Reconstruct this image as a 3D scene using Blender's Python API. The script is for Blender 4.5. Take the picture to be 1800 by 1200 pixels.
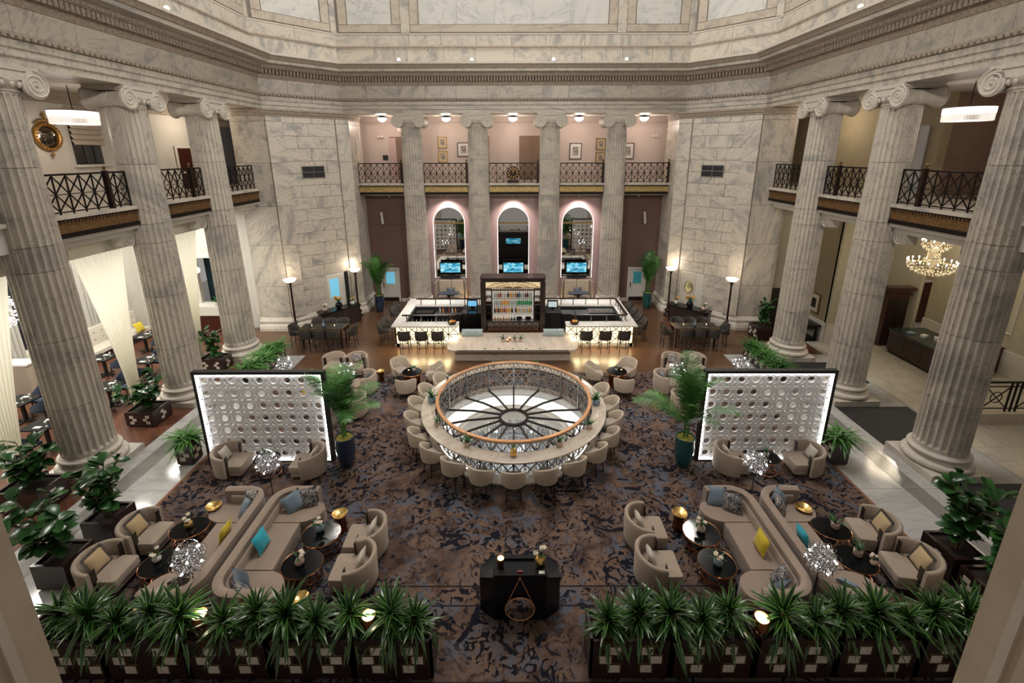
import bpy, math, random
from mathutils import Vector, Matrix, Euler
random.seed(7)
PI = math.pi
sc = bpy.context.scene
COL = sc.collection
for o in list(bpy.data.objects):
    bpy.data.objects.remove(o)

# ------------------------------------------------------------------ camera, world, lights, exposure
cam_d = bpy.data.cameras.new('camera')
cam_d.sensor_width = 36.0
cam_d.lens = 794.0 / 1800.0 * 36.0
cam_d.shift_x = (900 - 904) / 1800.0
cam_d.shift_y = (487.5 - 600) / 1800.0
cam_d.clip_start = 0.1
cam_d.clip_end = 200
cam = bpy.data.objects.new('camera', cam_d)
COL.objects.link(cam)
cam.matrix_world = (Matrix.Translation((0, 0, 8.3)) @ Matrix.Rotation(math.radians(90 - 15.39), 4, 'X')
                    @ Matrix.Rotation(math.radians(-0.14), 4, 'Z'))
sc.camera = cam

world = bpy.data.worlds.new('world')
sc.world = world
world.use_nodes = True
world.node_tree.nodes['Background'].inputs[0].default_value = (1.0, 0.95, 0.88, 1)
world.node_tree.nodes['Background'].inputs[1].default_value = 0.22

sc.view_settings.view_transform = 'Standard'
sc.view_settings.look = 'None'
sc.view_settings.gamma = 1.0
sc.view_settings.use_curve_mapping = False
sc.view_settings.exposure = 0.52
sc.cycles.max_bounces = 5
sc.cycles.diffuse_bounces = 3
sc.cycles.glossy_bounces = 3
sc.cycles.transmission_bounces = 4
sc.cycles.transparent_max_bounces = 6
sc.cycles.caustics_reflective = False
sc.cycles.caustics_refractive = False
sc.cycles.sample_clamp_indirect = 4.0
sc.cycles.use_adaptive_sampling = True
sc.cycles.adaptive_threshold = 0.05


def light(kind, name, loc, power, col=(1, 1, 1), size=0.3, target=None, spot=None, blend=0.6, shape=None, size_y=None):
    d = bpy.data.lights.new(name, kind)
    d.energy = power
    d.color = col
    if kind == 'AREA':
        d.size = size
        if shape:
            d.shape = shape
            if size_y:
                d.size_y = size_y
    elif kind == 'SUN':
        d.angle = size
    else:
        d.shadow_soft_size = size
    if kind == 'SPOT':
        d.spot_size = math.radians(spot)
        d.spot_blend = blend
    o = bpy.data.objects.new(name, d)
    COL.objects.link(o)
    o.location = loc
    if target is not None:
        o.rotation_euler = (Vector(target) - Vector(loc)).to_track_quat('-Z', 'Y').to_euler()
    return o


WARM = (1.0, 0.80, 0.58)
NEUT = (1.0, 0.93, 0.84)
COOL = (0.90, 0.95, 1.0)
# the lit dome above the drum
light('AREA', 'dome_light', (0, 17.0, 31.0), 3000, (1.0, 0.955, 0.89), 9.0, (0, 16.5, 0), shape='DISK')
# unseen spots added at cornice height, aimed down into the hall
for x, y, tx, ty, p in ((-9.6, 20.5, -5.6, 8.6, 900), (9.6, 20.5, 5.6, 8.6, 900), (-3, 22.0, 0, 13.0, 700), (3, 22.0, 0, 13.0, 700),
                        (-9.8, 7.0, -6.0, 14.5, 500), (9.8, 7.0, 6.0, 14.5, 500)):
    light('SPOT', 'cornice_spot', (x, y, 12.7), p, NEUT, 0.12, (tx, ty, 0), 46, 0.7)

# spots added at ledge-floodlight level, aimed across the hall as frontal fill
for x, y, tx, ty, tz, p in ((-5.0, 2.6, -2.0, 24.0, 9.0, 1500), (5.0, 2.6, 2.0, 24.0, 9.0, 1500),
                            (-9.9, 13.0, 12.0, 15.5, 6.5, 900), (9.9, 13.0, -12.0, 15.5, 6.5, 900)):
    light('SPOT', 'ledge_fill', (x, y, 12.6), p, (1.0, 0.94, 0.86), 0.25, (tx, ty, tz), 105, 0.6)

# ------------------------------------------------------------------ helpers: meshes
class MB:
    def __init__(s):
        s.v = []
        s.f = []

    def add(s, vs, fs, m=None):
        n = len(s.v)
        if m is not None:
            vs = [tuple(m @ Vector(p)) for p in vs]
        s.v.extend(vs)
        s.f.extend([tuple(i + n for i in f) for f in fs])
        return s

    def box(s, cx, cy, cz, sx, sy, sz, rz=0.0, m=None):
        hx, hy, hz = sx / 2, sy / 2, sz / 2
        c, q = math.cos(rz), math.sin(rz)
        vs = []
        for z in (-hz, hz):
            for x, y in ((-hx, -hy), (hx, -hy), (hx, hy), (-hx, hy)):
                vs.append((cx + x * c - y * q, cy + x * q + y * c, cz + z))
        return s.add(vs, [(3, 2, 1, 0), (4, 5, 6, 7), (0, 1, 5, 4), (1, 2, 6, 5), (2, 3, 7, 6), (3, 0, 4, 7)], m)

    def bx(s, x0, x1, y0, y1, z0, z1):
        return s.box((x0 + x1) / 2, (y0 + y1) / 2, (z0 + z1) / 2, abs(x1 - x0), abs(y1 - y0), abs(z1 - z0))

    def prism(s, poly, z0, z1, m=None, cap=True):
        n = len(poly)
        a = sum(poly[i][0] * poly[(i + 1) % n][1] - poly[(i + 1) % n][0] * poly[i][1] for i in range(n))
        if a < 0:
            poly = poly[::-1]
        vs = [(x, y, z0) for x, y in poly] + [(x, y, z1) for x, y in poly]
        fs = [(i, (i + 1) % n, n + (i + 1) % n, n + i) for i in range(n)]
        if cap:
            fs += [tuple(range(n))[::-1], tuple(range(n, 2 * n))]
        return s.add(vs, fs, m)

    def lathe(s, prof, seg=24, cx=0, cy=0, m=None, a0=0.0, a1=2 * PI, cap=True):
        full = abs(a1 - a0 - 2 * PI) < 1e-6
        na = seg if full else seg + 1
        vs = []
        for r, z in prof:
            for k in range(na):
                a = a0 + (a1 - a0) * k / seg
                vs.append((cx + r * math.cos(a), cy + r * math.sin(a), z))
        fs = []
        for i in range(len(prof) - 1):
            for k in range(seg):
                k2 = (k + 1) % na
                fs.append((i * na + k, i * na + k2, (i + 1) * na + k2, (i + 1) * na + k))
        if cap and full:
            if prof[0][0] > 1e-4:
                fs.append(tuple(range(na))[::-1])
            if prof[-1][0] > 1e-4:
                fs.append(tuple(range((len(prof) - 1) * na, len(prof) * na)))
        return s.add(vs, fs, m)

    def tube(s, path, r, seg=6, closed=False, m=None, taper=None):
        P = [Vector(p) for p in path]
        n = len(P)
        vs = []
        up = Vector((0, 0, 1))
        prev = None
        for i in range(n):
            if closed:
                t = P[(i + 1) % n] - P[i - 1]
            else:
                t = P[min(i + 1, n - 1)] - P[max(i - 1, 0)]
            if t.length < 1e-9:
                t = Vector((0, 0, 1))
            t.normalize()
            if prev is None:
                a = t.cross(up)
                if a.length < 0.05:
                    a = t.cross(Vector((1, 0, 0)))
            else:
                a = prev - t * prev.dot(t)
                if a.length < 1e-6:
                    a = t.cross(up)
            a.normalize()
            prev = a
            b = t.cross(a)
            rr = r if taper is None else r * taper[i]
            for k in range(seg):
                an = 2 * PI * k / seg
                vs.append(tuple(P[i] + a * (math.cos(an) * rr) + b * (math.sin(an) * rr)))
        fs = []
        for i in range(n if closed else n - 1):
            j = (i + 1) % n
            for k in range(seg):
                k2 = (k + 1) % seg
                fs.append((i * seg + k, j * seg + k, j * seg + k2, i * seg + k2))
        if not closed:
            fs += [tuple(range(seg)), tuple(range((n - 1) * seg, n * seg))[::-1]]
        return s.add(vs, fs, m)

    def bar(s, p, q, w, h=None):
        """square bar from p to q"""
        h = h or w
        p, q = Vector(p), Vector(q)
        t = (q - p)
        L = t.length
        if L < 1e-6:
            return s
        m = Matrix.Translation((p + q) / 2) @ t.to_track_quat('X', 'Z').to_matrix().to_4x4()
        return s.box(0, 0, 0, L, w, h, 0, m)

    def ball(s, c, r, seg=10, rings=6, sz=1.0, m=None):
        prof = [(max(r * math.sin(PI * i / rings), 1e-5), c[2] - r * sz * math.cos(PI * i / rings)) for i in range(rings + 1)]
        return s.lathe(prof, seg, c[0], c[1], m, cap=False)

    def grid(s, fn, nu, nv):
        vs = [fn(i / nu, j / nv) for j in range(nv + 1) for i in range(nu + 1)]
        fs = [(j * (nu + 1) + i, j * (nu + 1) + i + 1, (j + 1) * (nu + 1) + i + 1, (j + 1) * (nu + 1) + i) for j in range(nv) for i in range(nu)]
        return s.add(vs, fs)

    def sweep(s, path, prof, closed=False):
        """prof: list of (o, z): o = offset to the left of the path direction; mitred"""
        n = len(path)
        rings = []
        for i in range(n):
            p = Vector(path[i])
            if closed:
                a = (p - Vector(path[i - 1])).normalized()
                b = (Vector(path[(i + 1) % n]) - p).normalized()
            else:
                a = (p - Vector(path[max(i - 1, 0)]))
                b = (Vector(path[min(i + 1, n - 1)]) - p)
                if a.length < 1e-9:
                    a = b
                if b.length < 1e-9:
                    b = a
                a = a.normalized()
                b = b.normalized()
            na = Vector((-a.y, a.x))
            nb = Vector((-b.y, b.x))
            mm = (na + nb)
            mm = mm / max(mm.dot(na), 0.2)
            rings.append([(p.x + mm.x * o, p.y + mm.y * o, z) for o, z in prof])
        k = len(prof)
        vs = [v for r in rings for v in r]
        fs = []
        for i in range(n if closed else n - 1):
            j = (i + 1) % n
            for q in range(k - 1):
                fs.append((i * k + q, j * k + q, j * k + q + 1, i * k + q + 1))
        return s.add(vs, fs)

    def mesh(s, name, mat, smooth=None):
        me = bpy.data.meshes.new(name)
        me.from_pydata(s.v, [], s.f)
        if mat is not None:
            me.materials.append(mat)
        if smooth is not None:
            me.shade_smooth()
            me.set_sharp_from_angle(angle=math.radians(smooth))
        me.update()
        return me

    def build(s, name, mat, parent=None, smooth=None, loc=None, rz=None):
        return mobj(name, s.mesh(name, mat, smooth), parent, loc, rz)


def mobj(name, me, parent=None, loc=None, rz=None):
    o = bpy.data.objects.new(name, me)
    COL.objects.link(o)
    if parent is not None:
        o.parent = parent
    if loc is not None:
        o.location = loc
    if rz is not None:
        o.rotation_euler = (0, 0, rz)
    return o


def tag(o, label=None, cat=None, group=None, kind=None):
    if label:
        o['label'] = label
    if cat:
        o['category'] = cat
    if group:
        o['group'] = group
    if kind:
        o['kind'] = kind
    return o


def thing(name, label, cat, loc=(0, 0, 0), rz=0.0, group=None):
    o = bpy.data.objects.new(name, None)
    o.empty_display_size = 0.1
    COL.objects.link(o)
    o.location = loc
    o.rotation_euler = (0, 0, rz)
    return tag(o, label, cat, group)


def dup(root, loc, rz=None, label=None, group=None, scale=None):
    def cp(o, par):
        c = o.copy()
        COL.objects.link(c)
        c.parent = par
        for ch in kids[o.name] if o.name in kids else []:
            cp(ch, c)
        return c
    kids = {}
    def walk(o):
        kids[o.name] = [c for c in o.children]
        for c in o.children:
            walk(c)
    walk(root)
    r = cp(root, None)
    r.location = loc
    if rz is not None:
        r.rotation_euler = (0, 0, rz)
    if label:
        r['label'] = label
    if group:
        r['group'] = group
    if scale:
        r.scale = scale if not isinstance(scale, (int, float)) else (scale,) * 3
    return r


_unit = {}
def block(name, mat, c, d, rz=0.0, parent=None):
    """a box that shares the unit cube of its material"""
    if mat.name not in _unit:
        _unit[mat.name] = MB().box(0, 0, 0, 1, 1, 1).mesh('block_' + mat.name, mat)
    o = mobj(name, _unit[mat.name], parent, c, rz)
    o.scale = d
    return o


ORD = ['first', 'second', 'third', 'fourth', 'fifth', 'sixth', 'seventh', 'eighth', 'ninth', 'tenth', 'eleventh', 'twelfth',
       'thirteenth', 'fourteenth', 'fifteenth', 'sixteenth', 'seventeenth', 'eighteenth', 'nineteenth', 'twentieth',
       'twenty-first', 'twenty-second', 'twenty-third', 'twenty-fourth', 'twenty-fifth', 'twenty-sixth', 'twenty-seventh', 'twenty-eighth']

# ------------------------------------------------------------------ materials
def newmat(name):
    m = bpy.data.materials.new(name)
    m.use_nodes = True
    nt = m.node_tree
    return m, nt, nt.nodes['Principled BSDF']


def plain(name, col, rough=0.5, metal=0.0, emit=None, es=0.0, var=0.0, scale=8.0, bump=0.0, spec=None, coat=0.0, trans=0.0, alpha=1.0):
    m, nt, b = newmat(name)
    b.inputs['Base Color'].default_value = (*col, 1)
    b.inputs['Roughness'].default_value = rough
    b.inputs['Metallic'].default_value = metal
    if spec is not None:
        b.inputs['Specular IOR Level'].default_value = spec
    if coat:
        b.inputs['Coat Weight'].default_value = coat
        b.inputs['Coat Roughness'].default_value = 0.06
    if trans:
        b.inputs['Transmission Weight'].default_value = trans
    if alpha < 1:
        b.inputs['Alpha'].default_value = alpha
    if emit:
        b.inputs['Emission Color'].default_value = (*emit, 1)
        b.inputs['Emission Strength'].default_value = es
    if var or bump:
        tc = nt.nodes.new('ShaderNodeTexCoord')
        nz = nt.nodes.new('ShaderNodeTexNoise')
        nz.inputs['Scale'].default_value = scale
        nz.inputs['Detail'].default_value = 6
        nt.links.new(tc.outputs['Object'], nz.inputs['Vector'])
        if var:
            r = nt.nodes.new('ShaderNodeValToRGB')
            r.color_ramp.elements[0].position = 0.3
            r.color_ramp.elements[1].position = 0.7
            r.color_ramp.elements[0].color = (*[max(c * (1 - var), 0) for c in col], 1)
            r.color_ramp.elements[1].color = (*[min(c * (1 + var), 1) for c in col], 1)
            nt.links.new(nz.outputs['Fac'], r.inputs['Fac'])
            nt.links.new(r.outputs['Color'], b.inputs['Base Color'])
        if bump:
            bp = nt.nodes.new('ShaderNodeBump')
            bp.inputs['Strength'].default_value = bump
            bp.inputs['Distance'].default_value = 0.02
            nt.links.new(nz.outputs['Fac'], bp.inputs['Height'])
            nt.links.new(bp.outputs['Normal'], b.inputs['Normal'])
    return m


def ramp(nt, src, stops):
    r = nt.nodes.new('ShaderNodeValToRGB')
    e = r.color_ramp.elements
    while len(e) < len(stops):
        e.new(0.5)
    for k, (p, c) in enumerate(stops):
        e[k].position = p
        e[k].color = (*c, 1)
    nt.links.new(src, r.inputs['Fac'])
    return r.outputs['Color']


def mixc(nt, fac, a, b, mode='MIX'):
    n = nt.nodes.new('ShaderNodeMix')
    n.data_type = 'RGBA'
    n.blend_type = mode
    if isinstance(fac, (int, float)):
        n.inputs[0].default_value = fac
    else:
        nt.links.new(fac, n.inputs[0])
    for v, i in ((a, 6), (b, 7)):
        if isinstance(v, tuple):
            n.inputs[i].default_value = (*v, 1)
        else:
            nt.links.new(v, n.inputs[i])
    return n.outputs[2]


def noise(nt, vec, scale, detail=5, rough=0.55, dist=0.0):
    n = nt.nodes.new('ShaderNodeTexNoise')
    n.inputs['Scale'].default_value = scale
    n.inputs['Detail'].default_value = detail
    n.inputs['Roughness'].default_value = rough
    n.inputs['Distortion'].default_value = dist
    nt.links.new(vec, n.inputs['Vector'])
    return n.outputs['Fac']


def marble(name, base, mid, vein, rough=0.35, stretch=(0.3, 2.0, 2.0), scale=1.0, rot=True):
    m, nt, b = newmat(name)
    g = nt.nodes.new('ShaderNodeNewGeometry')
    oi = nt.nodes.new('ShaderNodeObjectInfo')
    v = g.outputs['Position']
    if rot:
        mu = nt.nodes.new('ShaderNodeMath')
        mu.operation = 'MULTIPLY'
        mu.inputs[1].default_value = 6.283
        nt.links.new(oi.outputs['Random'], mu.inputs[0])
        vr = nt.nodes.new('ShaderNodeVectorRotate')
        vr.rotation_type = 'AXIS_ANGLE'
        vr.inputs['Axis'].default_value = (0.6, 0.6, 0.52)
        nt.links.new(v, vr.inputs['Vector'])
        nt.links.new(mu.outputs[0], vr.inputs['Angle'])
        v = vr.outputs['Vector']
    mp = nt.nodes.new('ShaderNodeMapping')
    mp.inputs['Scale'].default_value = [s * scale for s in stretch]
    mp.inputs['Rotation'].default_value = (0.5, 0.7, 0.6)
    nt.links.new(v, mp.inputs['Vector'])
    n1 = noise(nt, mp.outputs['Vector'], 1.0, 8, 0.62, 0.5)
    n2 = noise(nt, mp.outputs['Vector'], 1.3, 7, 0.6, 0.7)
    c1 = ramp(nt, n1, [(0.34, mid), (0.50, base), (1.0, base)])
    # thin veins where the second noise crosses one half
    d = nt.nodes.new('ShaderNodeMath')
    d.operation = 'SUBTRACT'
    d.inputs[1].default_value = 0.5
    nt.links.new(n2, d.inputs[0])
    a = nt.nodes.new('ShaderNodeMath')
    a.operation = 'ABSOLUTE'
    nt.links.new(d.outputs[0], a.inputs[0])
    f = ramp(nt, a.outputs[0], [(0.0, (0.5, 0.5, 0.5)), (0.022, (0, 0, 0)), (1.0, (0, 0, 0))])
    col = mixc(nt, f, c1, vein)
    nt.links.new(col, b.inputs['Base Color'])
    b.inputs['Roughness'].default_value = rough
    return m


def fabric(name, c1, c2, scale=60, rough=0.9, bump=0.15, sheen=0.2):
    m, nt, b = newmat(name)
    tc = nt.nodes.new('ShaderNodeTexCoord')
    n1 = noise(nt, tc.outputs['Object'], scale, 4)
    n2 = noise(nt, tc.outputs['Object'], 3.0, 3)
    a = ramp(nt, n1, [(0.3, c1), (0.7, c2)])
    nt.links.new(mixc(nt, n2, a, tuple(x * 0.86 for x in c1)), b.inputs['Base Color'])
    b.inputs['Roughness'].default_value = rough
    b.inputs['Sheen Weight'].default_value = sheen
    bp = nt.nodes.new('ShaderNodeBump')
    bp.inputs['Strength'].default_value = bump
    bp.inputs['Distance'].default_value = 0.004
    nt.links.new(n1, bp.inputs['Height'])
    nt.links.new(bp.outputs['Normal'], b.inputs['Normal'])
    return m


def pattern(name, bg, fg, scale=18, thr=0.52, rough=0.85):
    m, nt, b = newmat(name)
    tc = nt.nodes.new('ShaderNodeTexCoord')
    n1 = noise(nt, tc.outputs['Object'], scale, 3, 0.5, 1.5)
    nt.links.new(ramp(nt, n1, [(thr - 0.02, bg), (thr + 0.02, fg)]), b.inputs['Base Color'])
    b.inputs['Roughness'].default_value = rough
    return m


def leafmat(name, dark, lite, edge=None, rough=0.35):
    m, nt, b = newmat(name)
    tc = nt.nodes.new('ShaderNodeTexCoord')
    oi = nt.nodes.new('ShaderNodeObjectInfo')
    n1 = noise(nt, tc.outputs['Object'], 6, 3)
    c = ramp(nt, n1, [(0.3, dark), (0.7, lite)])
    c = mixc(nt, oi.outputs['Random'], c, tuple(x * 0.72 for x in dark))
    if edge:
        sp = nt.nodes.new('ShaderNodeSeparateXYZ')
        nt.links.new(tc.outputs['Object'], sp.inputs[0])
        uv = nt.nodes.new('ShaderNodeUVMap')
        sp2 = nt.nodes.new('ShaderNodeSeparateXYZ')
        nt.links.new(uv.outputs[0], sp2.inputs[0])
        f = ramp(nt, sp2.outputs[0], [(0.0, (1, 1, 1)), (0.14, (1, 1, 1)), (0.2, (0, 0, 0)), (0.8, (0, 0, 0)), (0.86, (1, 1, 1)), (1, (1, 1, 1))])
        c = mixc(nt, f, c, edge)
    nt.links.new(c, b.inputs['Base Color'])
    b.inputs['Roughness'].default_value = rough
    b.inputs['Specular IOR Level'].default_value = 0.5
    return m


M = {}
M['marble'] = marble('marble', (0.56, 0.505, 0.425), (0.33, 0.315, 0.295), (0.17, 0.165, 0.165))
M['marble_column'] = marble('marble_column', (0.545, 0.495, 0.42), (0.37, 0.345, 0.315), (0.19, 0.18, 0.175), stretch=(0.55, 1.3, 0.9), scale=0.9, rough=0.42)
M['marble_warm'] = marble('marble_warm', (0.50, 0.43, 0.35), (0.36, 0.31, 0.26), (0.22, 0.19, 0.17), scale=0.9)
M['marble_panel'] = marble('marble_panel', (0.60, 0.59, 0.55), (0.50, 0.50, 0.48), (0.30, 0.30, 0.30), scale=0.5)
M['carved'] = plain('carved_stone', (0.345, 0.285, 0.225), 0.7, var=0.25, scale=14, bump=0.4)
M['carved_light'] = plain('carved_light_stone', (0.56, 0.51, 0.44), 0.6, var=0.1, scale=10)
M['joint'] = plain('joint_mortar', (0.20, 0.175, 0.15), 0.9)
M['jamb'] = plain('jamb_marble', (0.50, 0.40, 0.30), 0.45, var=0.12, scale=5)
M['jamb_light'] = plain('jamb_light_marble', (0.56, 0.49, 0.40), 0.4, var=0.08, scale=5)
M['strip_marble'] = marble('floor_marble_white', (0.44, 0.43, 0.415), (0.35, 0.345, 0.335), (0.26, 0.26, 0.26), rough=0.10)
M['strip_grey'] = marble('floor_marble_grey', (0.22, 0.21, 0.195), (0.17, 0.165, 0.155), (0.13, 0.13, 0.13), rough=0.15)
M['tile'] = marble('lobby_tile', (0.47, 0.43, 0.35), (0.39, 0.36, 0.30), (0.32, 0.30, 0.26), rough=0.2)
M['counter'] = marble('counter_marble', (0.50, 0.43, 0.355), (0.40, 0.34, 0.28), (0.28, 0.23, 0.19), rough=0.16, stretch=(0.5, 2.2, 2.2), scale=1.4)
M['bar_top'] = marble('bar_top_marble', (0.70, 0.67, 0.62), (0.60, 0.57, 0.52), (0.45, 0.42, 0.38), rough=0.15)
M['white'] = plain('white_paint', (0.66, 0.63, 0.57), 0.5)
M['offwhite'] = plain('offwhite_plaster', (0.60, 0.57, 0.51), 0.7, var=0.04, scale=2)
M['pink'] = plain('pink_plaster', (0.52, 0.43, 0.385), 0.75, var=0.03, scale=2)
M['taupe'] = plain('taupe_plaster', (0.145, 0.085, 0.068), 0.8, var=0.05, scale=3)
M['rose'] = plain('rose_plaster', (0.46, 0.335, 0.315), 0.8, var=0.04, scale=3)
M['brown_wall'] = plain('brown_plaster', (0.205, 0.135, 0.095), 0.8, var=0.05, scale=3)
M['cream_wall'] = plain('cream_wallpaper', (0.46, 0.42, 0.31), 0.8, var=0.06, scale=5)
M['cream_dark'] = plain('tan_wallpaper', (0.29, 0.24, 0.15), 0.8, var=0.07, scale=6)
M['iron'] = plain('dark_iron', (0.014, 0.010, 0.009), 0.4, 0.6)
M['rail_metal'] = plain('rail_metal', (0.24, 0.23, 0.22), 0.35, 0.7)
M['iron_brown'] = plain('brown_iron', (0.030, 0.016, 0.011), 0.4, 0.5)
M['bronze'] = plain('bronze_relief', (0.20, 0.11, 0.045), 0.4, 0.6, var=0.45, scale=22, bump=0.8)
M['bronze_bright'] = plain('bright_bronze', (0.50, 0.36, 0.15), 0.35, 0.7, var=0.4, scale=20, bump=0.6)
M['gold'] = plain('gold', (0.75, 0.50, 0.17), 0.28, 1.0, var=0.2, scale=12, bump=0.3)
M['gold_dull'] = plain('gilt_wood', (0.42, 0.24, 0.07), 0.35, 0.8, var=0.3, scale=25, bump=0.5)
M['brass'] = plain('brass', (0.62, 0.42, 0.17), 0.25, 1.0)
M['copper'] = plain('copper', (0.66, 0.29, 0.13), 0.25, 1.0)
M['copper_dark'] = plain('dark_copper', (0.30, 0.11, 0.05), 0.25, 1.0)
M['copper_rail'] = plain('copper_rail_wood', (0.52, 0.27, 0.13), 0.3, 0.4, var=0.15, scale=3)
M['copper_paint'] = plain('bright_copper', (0.66, 0.30, 0.13), 0.4, 0.25)
M['chrome'] = plain('chrome', (0.85, 0.85, 0.87), 0.08, 1.0)
M['steel'] = plain('brushed_steel', (0.30, 0.30, 0.30), 0.3, 1.0)
M['black'] = plain('black_lacquer', (0.004, 0.004, 0.005), 0.22, spec=0.3)
M['black_matte'] = plain('black_matte', (0.010, 0.009, 0.009), 0.6)
M['blackglass'] = plain('black_glass', (0.004, 0.005, 0.006), 0.12, spec=0.25)
M['espresso'] = plain('espresso_wood', (0.022, 0.011, 0.010), 0.3, var=0.3, scale=10, coat=0.2)
M['mahogany'] = plain('mahogany', (0.055, 0.014, 0.009), 0.3, var=0.3, scale=10, coat=0.3)
M['legwood'] = plain('dark_leg_wood', (0.030, 0.013, 0.008), 0.4)
M['mirror'] = plain('mirror_glass', (0.62, 0.60, 0.57), 0.015, 1.0)
M['mirror_dim'] = plain('dark_mirror', (0.20, 0.17, 0.14), 0.05, 1.0)
M['glass'] = plain('clear_glass', (0.92, 0.96, 0.96), 0.02, trans=1.0)
M['glass_blue'] = plain('blue_bottle_glass', (0.35, 0.62, 0.75), 0.05, trans=0.8)
M['beige'] = fabric('beige_velvet', (0.36, 0.28, 0.215), (0.42, 0.335, 0.26))
M['cream'] = fabric('cream_leather', (0.47, 0.385, 0.295), (0.52, 0.43, 0.335), 30, 0.6, 0.06)
M['sofa'] = fabric('taupe_velvet', (0.30, 0.222, 0.172), (0.35, 0.265, 0.208), 40)
M['seatgrey'] = fabric('grey_seat_fabric', (0.33, 0.28, 0.235), (0.38, 0.32, 0.27))
M['leather_dark'] = fabric('charcoal_leather', (0.030, 0.024, 0.021), (0.046, 0.037, 0.032), 20, 0.45, 0.08, 0.0)
M['navy'] = fabric('navy_fabric', (0.022, 0.034, 0.06), (0.032, 0.048, 0.082), 40)
M['trim'] = plain('dark_trim', (0.018, 0.010, 0.008), 0.4)
M['gold_pillow'] = fabric('gold_stripe_fabric', (0.46, 0.325, 0.17), (0.54, 0.40, 0.23), 70)
M['pale_pillow'] = fabric('pale_fabric', (0.55, 0.50, 0.42), (0.62, 0.56, 0.48), 60)
M['blue_pillow'] = fabric('blue_grey_satin', (0.15, 0.205, 0.26), (0.20, 0.27, 0.335), 8, 0.5)
M['slate_pillow'] = fabric('slate_satin', (0.055, 0.075, 0.10), (0.085, 0.115, 0.145), 8, 0.45)
M['teal_pillow'] = fabric('turquoise_velvet', (0.02, 0.36, 0.46), (0.03, 0.44, 0.55), 30)
M['yellow_pillow'] = fabric('yellow_velvet', (0.56, 0.42, 0.02), (0.68, 0.52, 0.03), 30)
M['leaf_pillow'] = pattern('leaf_print', (0.46, 0.42, 0.38), (0.035, 0.035, 0.045), 22, 0.5)
M['dark_pillow'] = pattern('dark_print', (0.30, 0.28, 0.27), (0.02, 0.02, 0.03), 25, 0.48)
M['tassel'] = plain('black_white_tassel', (0.05, 0.045, 0.045), 0.8)
M['curtain'] = plain('white_sheer', (0.86, 0.83, 0.72), 0.8, emit=None, var=0.03, scale=3)
def sheer():
    m, nt, b = newmat('white_sheer_cloth')
    b.inputs['Base Color'].default_value = (0.86, 0.83, 0.72, 1)
    b.inputs['Roughness'].default_value = 0.9
    tr = nt.nodes.new('ShaderNodeBsdfTranslucent')
    tr.inputs['Color'].default_value = (0.90, 0.87, 0.76, 1)
    mx = nt.nodes.new('ShaderNodeMixShader')
    mx.inputs[0].default_value = 0.55
    nt.links.new(b.outputs[0], mx.inputs[1])
    nt.links.new(tr.outputs[0], mx.inputs[2])
    nt.links.new(mx.outputs[0], nt.nodes['Material Output'].inputs[0])
    return m
M['sheer'] = sheer()
M['curtain_grey'] = plain('grey_drape', (0.42, 0.40, 0.36), 0.8, var=0.05, scale=3)
M['blind'] = plain('roman_blind', (0.50, 0.42, 0.34), 0.8, var=0.05, scale=3)
M['night'] = plain('night_glass', (0.012, 0.016, 0.022), 0.05, coat=0.6)
M['soil'] = plain('soil', (0.018, 0.012, 0.008), 0.95, var=0.4, scale=20, bump=0.8)
M['moss'] = plain('yellow_moss', (0.22, 0.20, 0.03), 0.95, var=0.5, scale=25, bump=0.9)
M['trunk'] = plain('plant_trunk', (0.10, 0.065, 0.04), 0.85, var=0.3, scale=20)
M['glaze_blue'] = plain('navy_glaze', (0.012, 0.026, 0.060), 0.12, coat=0.7)
M['glaze_teal'] = plain('teal_glaze', (0.006, 0.075, 0.075), 0.12, coat=0.7)
M['terracotta'] = plain('pale_pot', (0.55, 0.40, 0.33), 0.6, var=0.1, scale=8)
M['pot_blue'] = plain('blue_grey_pot', (0.19, 0.27, 0.32), 0.4)
M['white_ceramic'] = plain('white_ceramic', (0.62, 0.60, 0.56), 0.25)
M['petal'] = plain('cream_petal', (0.72, 0.62, 0.50), 0.6)
M['petal_gold'] = plain('orange_petal', (0.55, 0.30, 0.08), 0.6)
M['inlay'] = marble('shell_inlay', (0.62, 0.55, 0.47), (0.50, 0.44, 0.37), (0.36, 0.31, 0.27), rough=0.3, scale=3)
M['orange'] = plain('orange_fruit', (0.60, 0.20, 0.03), 0.5)
M['lemon'] = plain('lemon_fruit', (0.65, 0.48, 0.10), 0.5)
M['fig_leaf'] = leafmat('fig_leaf', (0.014, 0.058, 0.014), (0.045, 0.14, 0.032), rough=0.26)
M['drac_leaf'] = leafmat('dracaena_leaf', (0.005, 0.030, 0.007), (0.013, 0.064, 0.015), (0.10, 0.20, 0.04), 0.24)
M['fern_leaf'] = leafmat('fern_leaf', (0.045, 0.16, 0.025), (0.13, 0.34, 0.07), rough=0.4)
M['palm_leaf'] = leafmat('palm_leaf', (0.03, 0.115, 0.02), (0.10, 0.28, 0.05), rough=0.4)
M['succ_leaf'] = leafmat('succulent_leaf', (0.03, 0.10, 0.03), (0.07, 0.20, 0.06), rough=0.4)


def emis(name, col, s):
    m, nt, b = newmat(name)
    b.inputs['Base Color'].default_value = (*col, 1)
    b.inputs['Emission Color'].default_value = (*col, 1)
    b.inputs['Emission Strength'].default_value = s
    return m


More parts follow.
